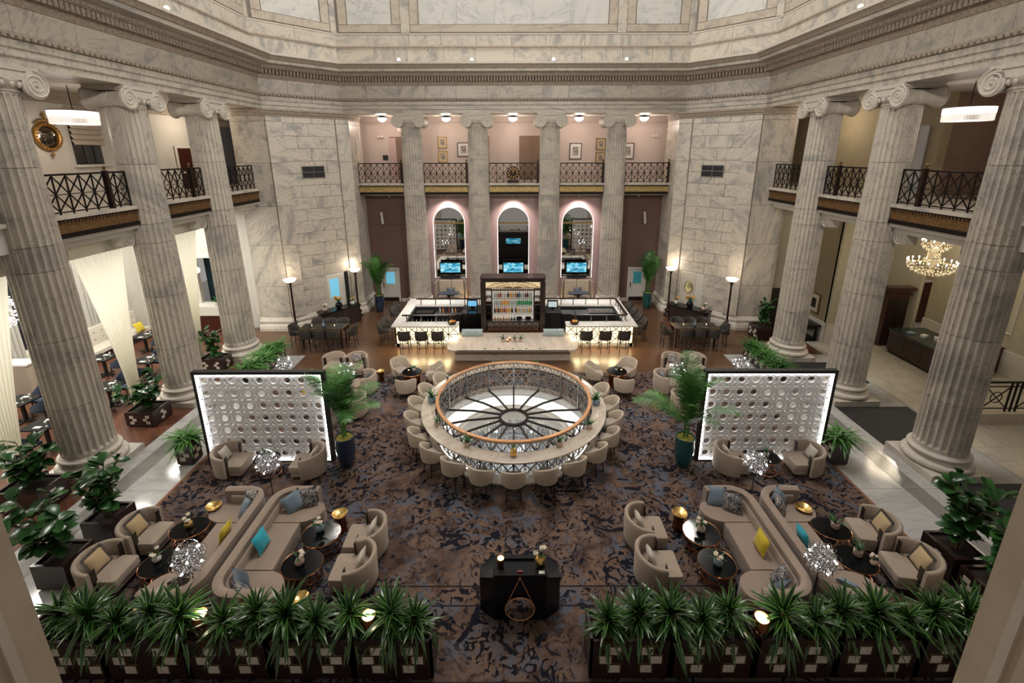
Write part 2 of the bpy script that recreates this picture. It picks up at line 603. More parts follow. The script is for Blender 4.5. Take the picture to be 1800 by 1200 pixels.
M['e_white'] = emis('led_white', (1.0, 0.98, 0.95), 10.0)
M['e_bulb'] = emis('bulb', (1.0, 0.97, 0.92), 24.0)
M['e_flame'] = emis('candle_bulb', (1.0, 0.88, 0.68), 9.0)
M['e_arch'] = emis('arch_led', (1.0, 0.88, 0.84), 1.4)
M['e_bowl'] = emis('frosted_bowl', (1.0, 0.86, 0.72), 2.6)
M['e_torch'] = emis('alabaster_bowl', (1.0, 0.84, 0.68), 1.7)
M['e_drum'] = emis('crystal_drum', (1.0, 0.90, 0.82), 0.38)
M['e_onyx'] = emis('backlit_onyx', (1.0, 0.88, 0.60), 0.85)
M['e_warm'] = emis('warm_led', (1.0, 0.74, 0.36), 6.0)
M['e_shelf'] = emis('lit_shelf_back', (0.90, 0.82, 0.72), 0.28)
M['e_candle'] = emis('candle_glow', (1.0, 0.55, 0.22), 3.0)
M['e_copperlamp'] = emis('lamp_glow', (1.0, 0.80, 0.55), 3.0)
M['e_door'] = emis('lit_blue_pane', (0.16, 0.50, 0.70), 0.42)
M['e_exit'] = emis('exit_red', (0.9, 0.15, 0.08), 1.2)
M['e_below'] = emis('lit_lower_ceiling', (1.0, 0.98, 0.94), 0.55)


def screenmat():
    m, nt, b = newmat('tv_picture')
    tc = nt.nodes.new('ShaderNodeTexCoord')
    mp = nt.nodes.new('ShaderNodeMapping')
    mp.inputs['Scale'].default_value = (1.6, 1, 3.4)
    nt.links.new(tc.outputs['Object'], mp.inputs['Vector'])
    n1 = noise(nt, mp.outputs['Vector'], 1.8, 6, 0.6, 1.0)
    c = ramp(nt, n1, [(0.32, (0.0, 0.04, 0.10)), (0.45, (0.02, 0.25, 0.42)), (0.55, (0.12, 0.55, 0.70)), (0.68, (0.75, 0.88, 0.9))])
    nt.links.new(c, b.inputs['Emission Color'])
    b.inputs['Emission Strength'].default_value = 0.8
    b.inputs['Base Color'].default_value = (0.01, 0.01, 0.01, 1)
    b.inputs['Roughness'].default_value = 0.1
    return m


M['tv'] = screenmat()


def carpetmat():
    m, nt, b = newmat('carpet_pile')
    g = nt.nodes.new('ShaderNodeNewGeometry')
    p = g.outputs['Position']
    big = noise(nt, p, 0.42, 3, 0.5)
    base = ramp(nt, noise(nt, p, 1.7, 5, 0.6, 0.6), [(0.36, (0.065, 0.040, 0.030)), (0.48, (0.120, 0.074, 0.055)), (0.58, (0.175, 0.112, 0.081)), (0.68, (0.098, 0.062, 0.048))])
    blue = ramp(nt, noise(nt, p, 2.1, 4, 0.6, 1.4), [(0.50, (0, 0, 0)), (0.56, (1, 1, 1))])
    zone = ramp(nt, big, [(0.42, (0.25, 0.25, 0.25)), (0.56, (1, 1, 1))])
    bl = mixc(nt, 1.0, blue, zone, 'MULTIPLY')
    c = mixc(nt, bl, base, (0.100, 0.108, 0.138))
    ink = ramp(nt, noise(nt, p, 3.6, 4, 0.55, 2.4), [(0.535, (0, 0, 0)), (0.555, (1, 1, 1))])
    ink2 = ramp(nt, noise(nt, p, 1.5, 3, 0.5, 1.8), [(0.63, (0, 0, 0)), (0.645, (1, 1, 1))])
    zone2 = ramp(nt, noise(nt, p, 0.6, 3, 0.5), [(0.36, (0.15, 0.15, 0.15)), (0.5, (1, 1, 1))])
    c = mixc(nt, mixc(nt, 1.0, ink, zone2, 'MULTIPLY'), c, (0.006, 0.007, 0.012))
    c = mixc(nt, ink2, c, (0.007, 0.008, 0.015))
    # woven border lines across the front aisle
    sp = nt.nodes.new('ShaderNodeSeparateXYZ')
    nt.links.new(p, sp.inputs[0])
    for y0 in (6.62, 7.02, 5.32):
        s = nt.nodes.new('ShaderNodeMath'); s.operation = 'SUBTRACT'; s.inputs[1].default_value = y0
        nt.links.new(sp.outputs[1], s.inputs[0])
        a = nt.nodes.new('ShaderNodeMath'); a.operation = 'ABSOLUTE'
        nt.links.new(s.outputs[0], a.inputs[0])
        l = nt.nodes.new('ShaderNodeMath'); l.operation = 'LESS_THAN'; l.inputs[1].default_value = 0.018
        nt.links.new(a.outputs[0], l.inputs[0])
        c = mixc(nt, l.outputs[0], c, (0.02, 0.018, 0.022))
    fine = noise(nt, p, 140, 2)
    c = mixc(nt, 0.25, c, mixc(nt, fine, c, (0.04, 0.03, 0.03)))
    nt.links.new(c, b.inputs['Base Color'])
    b.inputs['Roughness'].default_value = 0.97
    b.inputs['Specular IOR Level'].default_value = 0.1
    bp = nt.nodes.new('ShaderNodeBump')
    bp.inputs['Strength'].default_value = 0.3
    bp.inputs['Distance'].default_value = 0.006
    nt.links.new(fine, bp.inputs['Height'])
    nt.links.new(bp.outputs['Normal'], b.inputs['Normal'])
    return m


M['carpet'] = carpetmat()


def woodfloor(name, c1, c2, c3, rot=0.0, bw=1.1, bh=0.11, rough=0.28):
    m, nt, b = newmat(name)
    g = nt.nodes.new('ShaderNodeNewGeometry')
    mp = nt.nodes.new('ShaderNodeMapping')
    mp.inputs['Rotation'].default_value = (0, 0, rot)
    nt.links.new(g.outputs['Position'], mp.inputs['Vector'])
    br = nt.nodes.new('ShaderNodeTexBrick')
    br.inputs['Scale'].default_value = 1.0
    br.inputs['Brick Width'].default_value = bw
    br.inputs['Row Height'].default_value = bh
    br.inputs['Mortar Size'].default_value = 0.004
    br.inputs['Color1'].default_value = (*c1, 1)
    br.inputs['Color2'].default_value = (*c2, 1)
    br.inputs['Mortar'].default_value = (*c3, 1)
    nt.links.new(mp.outputs['Vector'], br.inputs['Vector'])
    m2 = nt.nodes.new('ShaderNodeMapping')
    m2.inputs['Scale'].default_value = (1.2, 14, 1)
    nt.links.new(mp.outputs['Vector'], m2.inputs['Vector'])
    gr = noise(nt, m2.outputs['Vector'], 2.2, 5)
    c = mixc(nt, mixc(nt, 0.35, (0.0, 0.0, 0.0), gr), br.outputs['Color'], c3)
    nt.links.new(c, b.inputs['Base Color'])
    b.inputs['Roughness'].default_value = rough
    return m


M['wood'] = woodfloor('plank_floor', (0.145, 0.072, 0.036), (0.105, 0.050, 0.026), (0.03, 0.014, 0.008))
M['wood_left'] = woodfloor('herringbone_floor', (0.155, 0.062, 0.034), (0.105, 0.040, 0.022), (0.03, 0.012, 0.008), 0.78, 0.6, 0.12)
# ------------------------------------------------------------------ the setting
CY0 = 12.5                       # centre of the octagonal hall
D0, E0 = 10.99, 13.71            # distance of the straight and the chamfer faces of the entablature
def octo(o=0.0):
    """the eight corners, counter-clockwise, of the hall's inner face moved o towards the centre"""
    d = D0 - o
    e = E0 - o
    b = math.sqrt(2) * e - d
    return [(d, CY0 - b), (d, CY0 + b), (b, CY0 + d), (-b, CY0 + d), (-d, CY0 + b), (-d, CY0 - b), (-b, CY0 - d), (b, CY0 - d)]


def struct(o):
    o['kind'] = 'structure'
    return o


def sbox(name, mat, x0, x1, y0, y1, z0, z1):
    return struct(MB().bx(x0, x1, y0, y1, z0, z1).build(name, mat))


def clad(parent, name, mat, p0, p1, z0, z1, nrow, blen, depth=0.03, gap=0.012, seed=1, stagger=True, skip=None, zs=None):
    """blocks set proud of the vertical plane p0-p1 (room on the left of p0->p1)"""
    rnd = random.Random(seed)
    p0, p1 = Vector(p0), Vector(p1)
    t = p1 - p0
    L = t.length
    t.normalize()
    n = Vector((-t.y, t.x))
    rz = math.atan2(t.y, t.x)
    zz = zs or [z0 + (z1 - z0) * k / nrow for k in range(nrow + 1)]
    for r in range(len(zz) - 1):
        a, b = zz[r], zz[r + 1]
        cuts = [0.0]
        k = max(1, round(L / blen))
        st = L / k
        x = st * (0.5 if (stagger and r % 2 and k > 1) else 1.0)
        while x < L - 0.25 * st:
            cuts.append(x + rnd.uniform(-0.1, 0.1) * st)
            x += st
        cuts.append(L)
        for i in range(len(cuts) - 1):
            u0, u1 = cuts[i] + gap / 2, cuts[i + 1] - gap / 2
            if skip and skip((u0 + u1) / 2, (a + b) / 2, u0, u1, a, b):
                continue
            c = p0 + t * ((u0 + u1) / 2) + n * (depth / 2)
            block(name, mat, (c.x, c.y, (a + b) / 2), (u1 - u0, depth, b - a - gap), rz, parent)


# ---- floors
# the hall has a round opening under the skylight
def holed(mb, x0, x1, y0, y1, cx, cy, r, z0, z1, seg=48):
    pts = []
    for k in range(seg):
        a = 2 * PI * k / seg
        ca, sa = math.cos(a), math.sin(a)
        q = min((x1 - cx) / ca if ca > 1e-6 else (x0 - cx) / ca if ca < -1e-6 else 1e9,
                (y1 - cy) / sa if sa > 1e-6 else (y0 - cy) / sa if sa < -1e-6 else 1e9)
        pts.append(((cx + r * ca, cy + r * sa), (cx + q * ca, cy + q * sa)))
    vs, fs = [], []
    for z in (z1, z0):
        for i, o in pts:
            vs.append((*i, z))
            vs.append((*o, z))
    n = 2 * seg
    for k in range(seg):
        j = (k + 1) % seg
        fs.append((2 * k, 2 * k + 1, 2 * j + 1, 2 * j))
        fs.append((n + 2 * k, n + 2 * j, n + 2 * j + 1, n + 2 * k + 1))
        fs.append((2 * k, 2 * j, n + 2 * j, n + 2 * k))
    # corners
    for (X, Y) in ((x0, y0), (x1, y0), (x1, y1), (x0, y1)):
        a = math.atan2(Y - cy, X - cx) % (2 * PI)
        k = int(a / (2 * PI) * seg) % seg
        j = (k + 1) % seg
        b = len(vs)
        vs.append((X, Y, z1))
        fs.append((2 * k + 1, b, 2 * j + 1))
    mb.add(vs, fs)
OX, OY = -0.03, 12.4             # skylight centre
RG = 2.42
fm = MB()
holed(fm, -21, 24, 4.0, 21, OX, OY, RG, -0.22, -0.012)
fm.bx(-21, 24, -3, 4.0, -0.2, -0.012)
fm.bx(-21, 24, 21, 30, -0.2, -0.012)
fl = struct(fm.build('floor', M['strip_marble']))
# white tiles of the two aisle strips, with a grey band
for s in (-1, 1):
    y = 3.5
    k = 0
    while y < 17.6:
        y1 = min(y + 1.55, 17.7)
        block('floor_tile', M['strip_marble'], (s * 9.37, (y + y1) / 2, -0.004), (1.20, y1 - y - 0.008, 0.012), 0, fl)
        block('floor_tile', M['strip_grey'], (s * 10.20, (y + y1) / 2, -0.004), (0.44, y1 - y - 0.006, 0.012), 0, fl)
        block('floor_tile', M['strip_marble'], (s * 10.63, (y + y1) / 2, -0.004), (0.40, y1 - y - 0.008, 0.012), 0, fl)
        y = y1
wf = struct(MB().bx(-13.2, 13.2, 17.72, 25.1, -0.02, 0.003).bx(-8.9, 8.9, 16.1, 17.72, -0.02, 0.003).build('floor_wood', M['wood']))
wl = struct(MB().bx(-18.2, -10.85, 6.0, 21.0, -0.02, 0.002).build('floor_restaurant', M['wood_left']))
# lobby tiles, to the right of the columns
y = 9.5
for j in range(18):
    x = 13.35
    for i in range(13):
        if y < 21.0:
            block('floor_tile', M['tile'], (x + 0.275, y + 0.31, -0.004), (0.543, 0.613, 0.014), 0, fl)
        x += 0.55
    y += 0.62
# black mats between the plinths on the right
for k, (a, b, w) in enumerate(((5.6, 9.85, 'in front of the nearest'), (11.48, 13.54, 'between the nearest and the second'), (15.18, 16.90, 'between the second and the third'))):
    tag(MB().bx(10.86, 13.25, a, b, 0.0, 0.02).build('floor_mat', plain('rubber_mat%d' % k, (0.012, 0.012, 0.013), 0.7, var=0.2, scale=30)),
        'flat black mat lying %s right-hand column' % w, 'mat', 'black mats between the columns')

cp = MB()
holed(cp, -8.72, 8.72, 4.0, 16.08, OX, OY, 2.55, 0.0, 0.012)
cp.bx(-8.72, 8.72, 3.0, 4.0, 0.0, 0.012)
cpo = tag(cp.build('carpet', M['carpet']), 'brown and blue abstract patterned carpet covering the centre of the hall', 'carpet')
M['binding'] = plain('carpet_binding', (0.20, 0.085, 0.04), 0.9)
for s in (-1, 1):
    MB().bx(s * 8.72, s * 8.80, 3.0, 16.08, 0.0, 0.014).build('carpet_binding', M['binding'], cpo)

# ---- columns
FL = 24
def fluted(mb, zs, rf):
    rings = []
    for z, dep in zs:
        r = rf(z)
        ring = []
        for k in range(FL):
            a0 = 2 * PI * k / FL
            w = 2 * PI / FL
            for t, d in ((0.0, 0), (0.2, 0), (0.33, 0.75), (0.6, 1.0), (0.87, 0.75)):
                rr = r * (1 - 0.115 * d * dep)
                ring.append((rr * math.cos(a0 + t * w), rr * math.sin(a0 + t * w), z))
        rings.append(ring)
    n = len(rings[0])
    vs = [p for r in rings for p in r]
    fs = []
    for i in range(len(rings) - 1):
        for k in range(n):
            j = (k + 1) % n
            fs.append((i * n + k, i * n + j, (i + 1) * n + j, (i + 1) * n + k))
    fs += [tuple(range(n))[::-1], tuple(range((len(rings) - 1) * n, len(rings) * n))]
    mb.add(vs, fs)


ZB, ZN, ZE = 0.62, 9.69, 10.19
def crad(z):
    t = (z - ZB) / (ZN - ZB)
    return 0.586 - 0.079 * t ** 1.35


def make_column():
    t = thing('marble_column', 'x', 'column')
    MB().bx(-0.767, 0.767, -0.767, 0.767, 0.0, 0.19).build('plinth', M['marble_column'], t)
    prof = [(0.74, 0.19)]
    for k in range(9):
        a = -PI / 2 + PI * k / 8
        prof.append((0.70 + 0.075 * math.cos(a), 0.275 + 0.085 * math.sin(a)))
    prof += [(0.68, 0.37), (0.645, 0.39), (0.63, 0.43), (0.645, 0.47), (0.665, 0.48)]
    for k in range(7):
        a = -PI / 2 + PI * k / 6
        prof.append((0.64 + 0.045 * math.cos(a), 0.53 + 0.05 * math.sin(a)))
    prof += [(0.62, 0.59), (0.605, ZB)]
    MB().lathe(prof, 48).build('base', M['carved_light'], t, 40)
    js = [ZB, 2.05, 3.85, 5.60, 6.20, 8.00, ZN - 0.06]
    for i in range(6):
        a, b = js[i], js[i + 1]
        mb = MB()
        g = 0.006
        if i == 0:
            zs = [(a, 0), (a + 0.10, 0), (a + 0.16, 0.7), (a + 0.22, 1), ((a + b) / 2, 1), (b - g, 1)]
        elif i == 5:
            zs = [(a + g, 1), ((a + b) / 2, 1), (b - 0.14, 1), (b - 0.08, 0.7), (b - 0.05, 0), (b, 0)]
        else:
            zs = [(a + g, 1), ((a + b) / 2, 1), (b - g, 1)]
        fluted(mb, zs, crad)
        mb.build('shaft_drum', M['marble_column'], t, 20)
    MB().lathe([(0.45, ZB), (0.45, ZN)], 12).build('shaft_core', M['joint'], t)
    # capital: volute faces look along -y and +y
    cpm = MB()
    cpm.lathe([(0.505, ZN - 0.06), (0.53, ZN - 0.05), (0.53, ZN - 0.01), (0.50, ZN), (0.51, ZN + 0.02), (0.60, ZN + 0.12), (0.62, ZN + 0.18), (0.55, ZN + 0.22)], 36)
    cap = cpm.build('capital', M['carved_light'], t, 35)
    eg = MB()
    for k in range(20):
        a = 2 * PI * k / 20
        eg.ball((0.585 * math.cos(a), 0.585 * math.sin(a), ZN + 0.10), 0.055, 6, 4, 1.3)
    tag(eg.build('egg_moulding', M['carved_light'], cap, 60), kind='stuff')
    MB().bx(-0.66, 0.66, -0.60, 0.60, ZN + 0.40, ZE).bx(-0.62, 0.62, -0.56, 0.56, ZN + 0.36, ZN + 0.41).build('abacus', M['carved_light'], cap)
    # cushion between the volutes
    cu = MB()
    for s in (-1, 1):
        pts = [(-0.53, ZN + 0.36), (0.53, ZN + 0.36), (0.53, ZN + 0.25), (0.30, ZN + 0.205), (0, ZN + 0.19), (-0.30, ZN + 0.205), (-0.53, ZN + 0.25)]
        n = len(pts)
        y0, y1 = s * 0.44, s * 0.60
        vs = [(x, y0, z) for x, z in pts] + [(x, y1, z) for x, z in pts]
        fs = [(i, (i + 1) % n, n + (i + 1) % n, n + i) for i in range(n)] + [tuple(range(n)), tuple(range(n, 2 * n))[::-1]]
        cu.add(vs, fs)
    cu.build('cushion_band', M['carved_light'], cap)
    vz = ZN + 0.135
    bol = MB()
    for s in (-1, 1):
        prof = [(0.02, -0.60), (0.30, -0.60), (0.30, -0.54), (0.265, -0.50), (0.215, -0.30), (0.19, -0.10), (0.21, -0.08), (0.21, 0.08), (0.19, 0.10), (0.215, 0.30), (0.265, 0.50), (0.30, 0.54), (0.30, 0.60), (0.02, 0.60)]
        m = Matrix.Translation((s * 0.53, 0, vz)) @ Matrix.Rotation(PI / 2, 4, 'X')
        bol = MB().lathe(prof, 24, m=m)
        vo = bol.build('volute', M['carved_light'], cap, 40)
        for f in (-1, 1):
            pth = []
            for k in range(44):
                u = k / 43
                a = (PI / 2 if s > 0 else PI / 2) + (-s) * u * 2 * PI * 2.5 * 1.0
                r = 0.275 * (1 - u) ** 1.05 + 0.035
                pth.append((s * 0.53 + r * math.cos(a), f * 0.605, vz + r * math.sin(a)))
            MB().tube(pth, 0.020, 5, taper=[1.15 - 0.6 * k / 43 for k in range(44)]).build('scroll', M['carved_light'], vo, 50)
            MB().ball((s * 0.53, f * 0.60, vz), 0.042, 8, 6).build('scroll_eye', M['carved_light'], vo, 50)
    return t


S1, S2 = 1.84, 5.22
CR = 11.58
colspots = []
for k, (dx, w) in enumerate(((-S2, 'outer left'), (-S1, 'inner left'), (S1, 'inner right'), (S2, 'outer right'))):
    colspots.append((dx, CY0 + CR, 0.0, 'slender fluted marble column behind the bar, %s of the row of four' % w))
for s, w in ((-1, 'left'), (1, 'right')):
    for dy, q in ((-S1, 'nearest'), (S1, 'middle'), (S2, 'farthest')):
        colspots.append((s * CR, CY0 + dy, PI / 2, 'tall fluted marble column, %s of the three along the %s side' % (q, w)))
col0 = make_column()
for i, (x, y, rz, lab) in enumerate(colspots):
    if i == 0:
        c = col0
        c.location = (x, y, 0)
        c['label'] = lab
        c['group'] = 'fluted marble columns'
    else:
        dup(col0, (x, y, 0), rz, lab, 'fluted marble columns')

# ---- entablature round the whole hall
ent = struct(MB().sweep(octo(), [(-1.18, ZE), (0, ZE), (0, 10.36), (0.03, 10.37), (0.03, 10.55), (0.06, 10.56), (0.06, 10.72), (0.0, 10.73)], True).build('trim_1', M['marble']))
ar = MB().sweep(octo(), [(0.0, 10.72), (0.07, 10.73), (0.10, 10.78), (0.14, 10.80), (0.14, 10.86), (-0.05, 10.87)], True).build('architrave_moulding', M['carved'], ent)
bd = MB()
P = octo(0.035)
for i in range(8):
    a, b = Vector(P[i]), Vector(P[(i + 1) % 8])
    L = (b - a).length
    n = int(L / 0.16)
    t = (b - a) / n
    rz = math.atan2(t.y, t.x)
    for k in range(n):
        c = a + t * (k + 0.5)
        bd.box(c.x, c.y, 10.555, 0.10, 0.05, 0.03, rz)
        c = c + Vector((-t.y, t.x)).normalized() * -0.03
        bd.box(c.x, c.y, 10.365, 0.10, 0.05, 0.03, rz)
        c = c + Vector((-t.y, t.x)).normalized() * 0.12
        bd.box(c.x, c.y, 10.77, 0.09, 0.06, 0.06, rz)
tag(bd.build('bead_moulding', M['carved'], ent), kind='stuff')
fr = struct(MB().sweep(octo(), [(-0.3, 10.86), (-0.02, 10.86), (-0.02, 11.44), (-0.3, 11.44)], True).build('trim_2', M['joint']))
P = octo(-0.02)
for i in range(8):
    clad(fr, 'frieze_block', M['marble'], P[i], P[(i + 1) % 8], 10.87, 11.44, 1, 1.45, 0.05, 0.010, seed=30 + i, stagger=False)
co = struct(MB().sweep(octo(), [(0.0, 11.43), (0.06, 11.44), (0.09, 11.52), (0.12, 11.60), (0.12, 11.80), (0.30, 11.81), (0.38, 11.95), (0.40, 11.97)], True).build('trim_3', M['carved']))
MB().sweep(octo(), [(0.38, 11.97), (0.76, 11.975), (0.76, 12.09), (0.72, 12.10)], True).build('corona', M['marble'], co)
MB().sweep(octo(), [(0.72, 12.09), (0.79, 12.11), (0.84, 12.20), (0.91, 12.26), (0.72, 12.265)], True).build('cyma', M['carved'], co)
MB().sweep(octo(), [(0.72, 12.26), (0.93, 12.265), (0.93, 12.35), (-0.5, 12.37)], True).build('ledge', M['carved_light'], co)
dn, eg = MB(), MB()
P = octo(0.22)
for i in range(8):
    a, b = Vector(P[i]), Vector(P[(i + 1) % 8])
    L = (b - a).length
    n = int(L / 0.14)
    t = (b - a) / n
    rz = math.atan2(t.y, t.x)
    nv = Vector((-t.y, t.x)).normalized()
    for k in range(n):
        c = a + t * (k + 0.5)
        dn.box(c.x, c.y, 11.70, 0.080, 0.20, 0.18, rz)
        c = c + nv * 0.11
        eg.box(c.x, c.y, 11.89, 0.085, 0.07, 0.10, rz)
tag(dn.build('dentil_course', M['carved'], co), kind='stuff')
tag(eg.build('egg_and_dart_course', M['carved'], co), kind='stuff')

# ---- drum above the cornice
OD = -0.12
dr = struct(MB().sweep(octo(OD - 0.03), [(0, 12.3), (0, 16.6)], True).build('wall_drum', M['joint']))
P = octo(OD - 0.03)
for i in range(8):
    p, q = P[i], P[(i + 1) % 8]
    clad(dr, 'drum_block', M['marble'], p, q, 12.37, 13.14, 1, 1.72, 0.05, 0.012, seed=60 + i, stagger=False)
    clad(dr, 'drum_block', M['marble'], p, q, 13.22, 13.70, 1, 1.72, 0.035, 0.012, seed=80 + i, stagger=False)
MB().sweep(octo(OD - 0.03), [(0, 13.12), (0.10, 13.14), (0.10, 13.19), (0.03, 13.23)], True).build('string_course', M['carved'], dr)
MB().sweep(octo(OD - 0.03), [(0, 13.69), (0.05, 13.70), (0.05, 13.76), (0.0, 13.77)], True).build('string_course', M['carved_light'], dr)
for i in range(8):
    p, q = Vector(P[i]), Vector(P[(i + 1) % 8])
    t = (q - p)
    L = t.length
    t.normalize()
    n = Vector((-t.y, t.x))
    rz = math.atan2(t.y, t.x)
    straight = i % 2 == 0
    edges = [0.0, L / 2 - 5.10, L / 2 + 5.10, L] if straight else [0.0, L]
    for k in range(len(edges) - 1):
        a, b = edges[k] + 0.22, edges[k + 1] - 0.22
        # pilaster at the left of the panel
        c = p + t * (edges[k] + 0.0) + n * 0.03
        block('drum_pilaster', M['marble'], (c.x, c.y, 15.2), (0.42, 0.07, 2.86), rz, dr)
        # frame of four strips and a pale panel of slabs
        for (u0, u1, z0, z1) in ((a, b, 13.80, 14.12), (a, a + 0.40, 14.13, 16.6), (b - 0.40, b, 14.13, 16.6)):
            c = p + t * ((u0 + u1) / 2) + n * 0.02
            block('panel_frame', M['marble_warm'], (c.x, c.y, (z0 + z1) / 2), (u1 - u0 - 0.02, 0.045, z1 - z0 - 0.01), rz, dr)
        w = b - a - 0.86
        m = max(1, round(w / 1.9))
        for j in range(m):
            c = p + t * (a + 0.43 + w * (j + 0.5) / m) + n * 0.008
            block('panel_slab', M['marble_panel'], (c.x, c.y, 15.37), (w / m - 0.01, 0.02, 2.46), rz, dr)

# ---- four corner piers (the two behind the camera side too)
NICHE = {}
def pier(sx, sy, full=True):
    """plan in the first-quadrant frame, mirrored"""
    def W(p):
        return (sx * p[0], CY0 + sy * p[1])
    A, B, C, D = (12.3, 8.13), (10.78, 8.13), (8.13, 10.78), (8.13, 12.46)
    core = [W(p) for p in (A, B, C, D, (12.3, 12.46))]
    o = struct(MB().prism(core, 0.0, ZE).build('wall_pier_%s_%s' % ('right' if sx > 0 else 'left', 'back' if sy > 0 else 'front'), M['joint']))
    # moulded base following the three faces
    path = [W(p) for p in ((12.3, 8.13), B, C, (8.13, 12.46))]
    lft = (sx > 0) == (sy > 0)
    # room must lie on the left of the path
    if not lft:
        path = path[::-1]
    prof = [(0.22, 0.0), (0.22, 0.15), (0.20, 0.16), (0.19, 0.24), (0.15, 0.30), (0.12, 0.34), (0.12, 0.40), (0.14, 0.44), (0.12, 0.52), (0.06, 0.56), (0.06, 0.60), (0.03, 0.64), (0.0, 0.66)]
    MB().sweep(path, prof[::-1]).build('base_moulding', M['carved_light'], o, 30)
    capp = [(0.0, 9.86), (0.04, 9.88), (0.05, 9.96), (0.09, 10.0), (0.10, 10.08), (0.14, 10.12), (0.14, ZE)]
    MB().sweep(path, capp).build('cap_moulding', M['carved'], o, 30)
    segs = [(W((12.3, 8.13)), W(B), 'side'), (W(B), W(C), 'diag'), (W(C), W((8.13, 12.46)), 'end')]
    for p, q, w in segs:
        p, q = Vector(p), Vector(q)
        if not lft:
            p, q = q, p
        t = (q - p)
        L = t.length
        t.normalize()
        zl = [0.66, 2.2, 4.2, 6.0, 7.9, 9.66, 9.87]
        if w != 'diag':
            clad(o, 'marble_slab', M['marble'], p, q, 0, 0, 0, 5.0, 0.03, 0.014, seed=3, zs=zl)
        else:
            s1 = p + t * 0.66
            s2 = p + t * (L - 0.66)
            clad(o, 'marble_slab', M['marble'], p, s1, 0, 0, 0, 5.0, 0.11, 0.014, seed=4, zs=zl)
            clad(o, 'marble_slab', M['marble'], s2, q, 0, 0, 0, 5.0, 0.11, 0.014, seed=5, zs=zl)
            Lm = (s2 - s1).length
            d0, d1 = (0.12, 1.32) if not lft else (Lm - 1.32, Lm - 0.12)
            clad(o, 'marble_block', M['marble'], s1, s2, 0, 0, 0, 1.15, 0.028, 0.016, seed=6 + sx + sy, zs=[2.43 + 0.553 * k for k in range(14)] + [9.88])
            for u0, u1 in ((0.0, d0), (d1, Lm)):
                clad(o, 'marble_block', M['marble'], s1 + t * u0, s1 + t * u1, 0, 0, 0, 1.15, 0.028, 0.016, seed=9, zs=[0.66, 1.25, 1.84, 2.43])
            if sy > 0:
                mid = s1 + t * ((d0 + d1) / 2)
                NICHE[sx] = (mid.x, mid.y, math.atan2(t.y, t.x))
                # vent grille
                vc = s1 + t * (Lm * 0.52)
                nv = Vector((-t.y, t.x))
                g = tag(MB().build('vent_grille', None), 'dark four-panel vent grille high in the %s marble corner wall' % ('right' if sx > 0 else 'left'), 'vent', 'vent grilles')
                rz = math.atan2(t.y, t.x)
                c = vc + nv * 0.04
                g.location = (c.x, c.y, 7.46)
                g.rotation_euler = (0, 0, rz)
                MB().box(0, 0, 0, 1.06, 0.02, 0.56).build('frame', M['steel'], g)
                for i in (-1, 1):
                    for j in (-1, 1):
                        MB().box(i * 0.255, 0.012, j * 0.13, 0.48, 0.02, 0.23).build('vent_panel', M['black_matte'], g)
    return o


piers = {(sx, sy): pier(sx, sy) for sx in (-1, 1) for sy in (-1, 1)}

# ---- camera-side opening: two square marble jambs
for s, w in ((-1, 'left'), (1, 'right')):
    xi = -1.655 if s < 0 else 1.60
    j = tag(thing('opening_jamb', 'pale marble jamb of the balcony opening in the near bottom %s corner' % w, 'pillar'))
    MB().bx(xi, xi + s * 0.9, 0.35, 1.2, 0.0, ZE).build('jamb_shaft', M['jamb'], j)
    MB().bx(xi, xi - s * 0.012, 1.08, 1.11, 0.0, ZE).build('fillet', M['jamb_light'], j)
    MB().bx(xi, xi - s * 0.03, 0.35, 1.04, 0.0, ZE).build('jamb_panel', M['jamb'], j)

# ---- lower walls at the back
WB = 25.0
bw = MB()
# taupe ends
back = struct(MB().bx(-8.13, -5.55, WB, WB + 0.3, 0, 6.1).bx(5.55, 8.13, WB, WB + 0.3, 0, 6.1).build('wall_back', M['taupe']))
AR = 0.86
arx = (-3.63, -0.05, 3.54)
def arch_wall(mb, x0, x1, cx, y, z0, z1, zb, zs, r, seg=20):
    """wall x0..x1 with an arched opening"""
    pts = [(cx - r, zb), (cx - r, zs)] + [(cx - r * math.cos(PI * k / seg), zs + r * math.sin(PI * k / seg)) for k in range(1, seg)] + [(cx + r, zs), (cx + r, zb)]
    vs, fs = [], []
    def quad(a, b, c, d):
        n = len(vs)
        vs.extend([a, b, c, d])
        fs.append((n, n + 1, n + 2, n + 3))
    for yy in (y,):
        quad((x0, yy, z0), (x1, yy, z0), (x1, yy, zb), (x0, yy, zb))
        quad((x0, yy, zb), (cx - r, yy, zb), (cx - r, yy, zs), (x0, yy, zs))
        quad((cx + r, yy, zb), (x1, yy, zb), (x1, yy, zs), (cx + r, yy, zs))
        top = pts[1:-1]
        for k in range(len(top) - 1):
            a, b = top[k], top[k + 1]
            quad((a[0], yy, a[1]), (b[0], yy, b[1]), (b[0], yy, z1), (a[0], yy, z1))
        quad((x0, yy, zs), (cx - r, yy, zs), (cx - r, yy, z1), (x0, yy, z1))
        quad((cx + r, yy, zs), (x1, yy, zs), (x1, yy, z1), (cx + r, yy, z1))
    for k in range(len(pts) - 1):
        a, b = pts[k], pts[k + 1]
        quad((a[0], y, a[1]), (b[0], y, b[1]), (b[0], y + 0.35, b[1]), (a[0], y + 0.35, a[1]))
    mb.add(vs, fs)
bays = [(-5.55, -1.84), (-1.84, 1.84), (1.84, 5.55)]
aw = MB()
for (x0, x1), cx in zip(bays, arx):
    arch_wall(aw, x0, x1, cx, WB, 0.0, 6.1, 1.42, 4.58, AR)
aw.build('arch_wall', M['rose'], back)
MB().bx(-8.13, 8.13, WB - 0.06, WB + 0.1, 6.08, 6.2).build('white_cornice', M['white'], back)
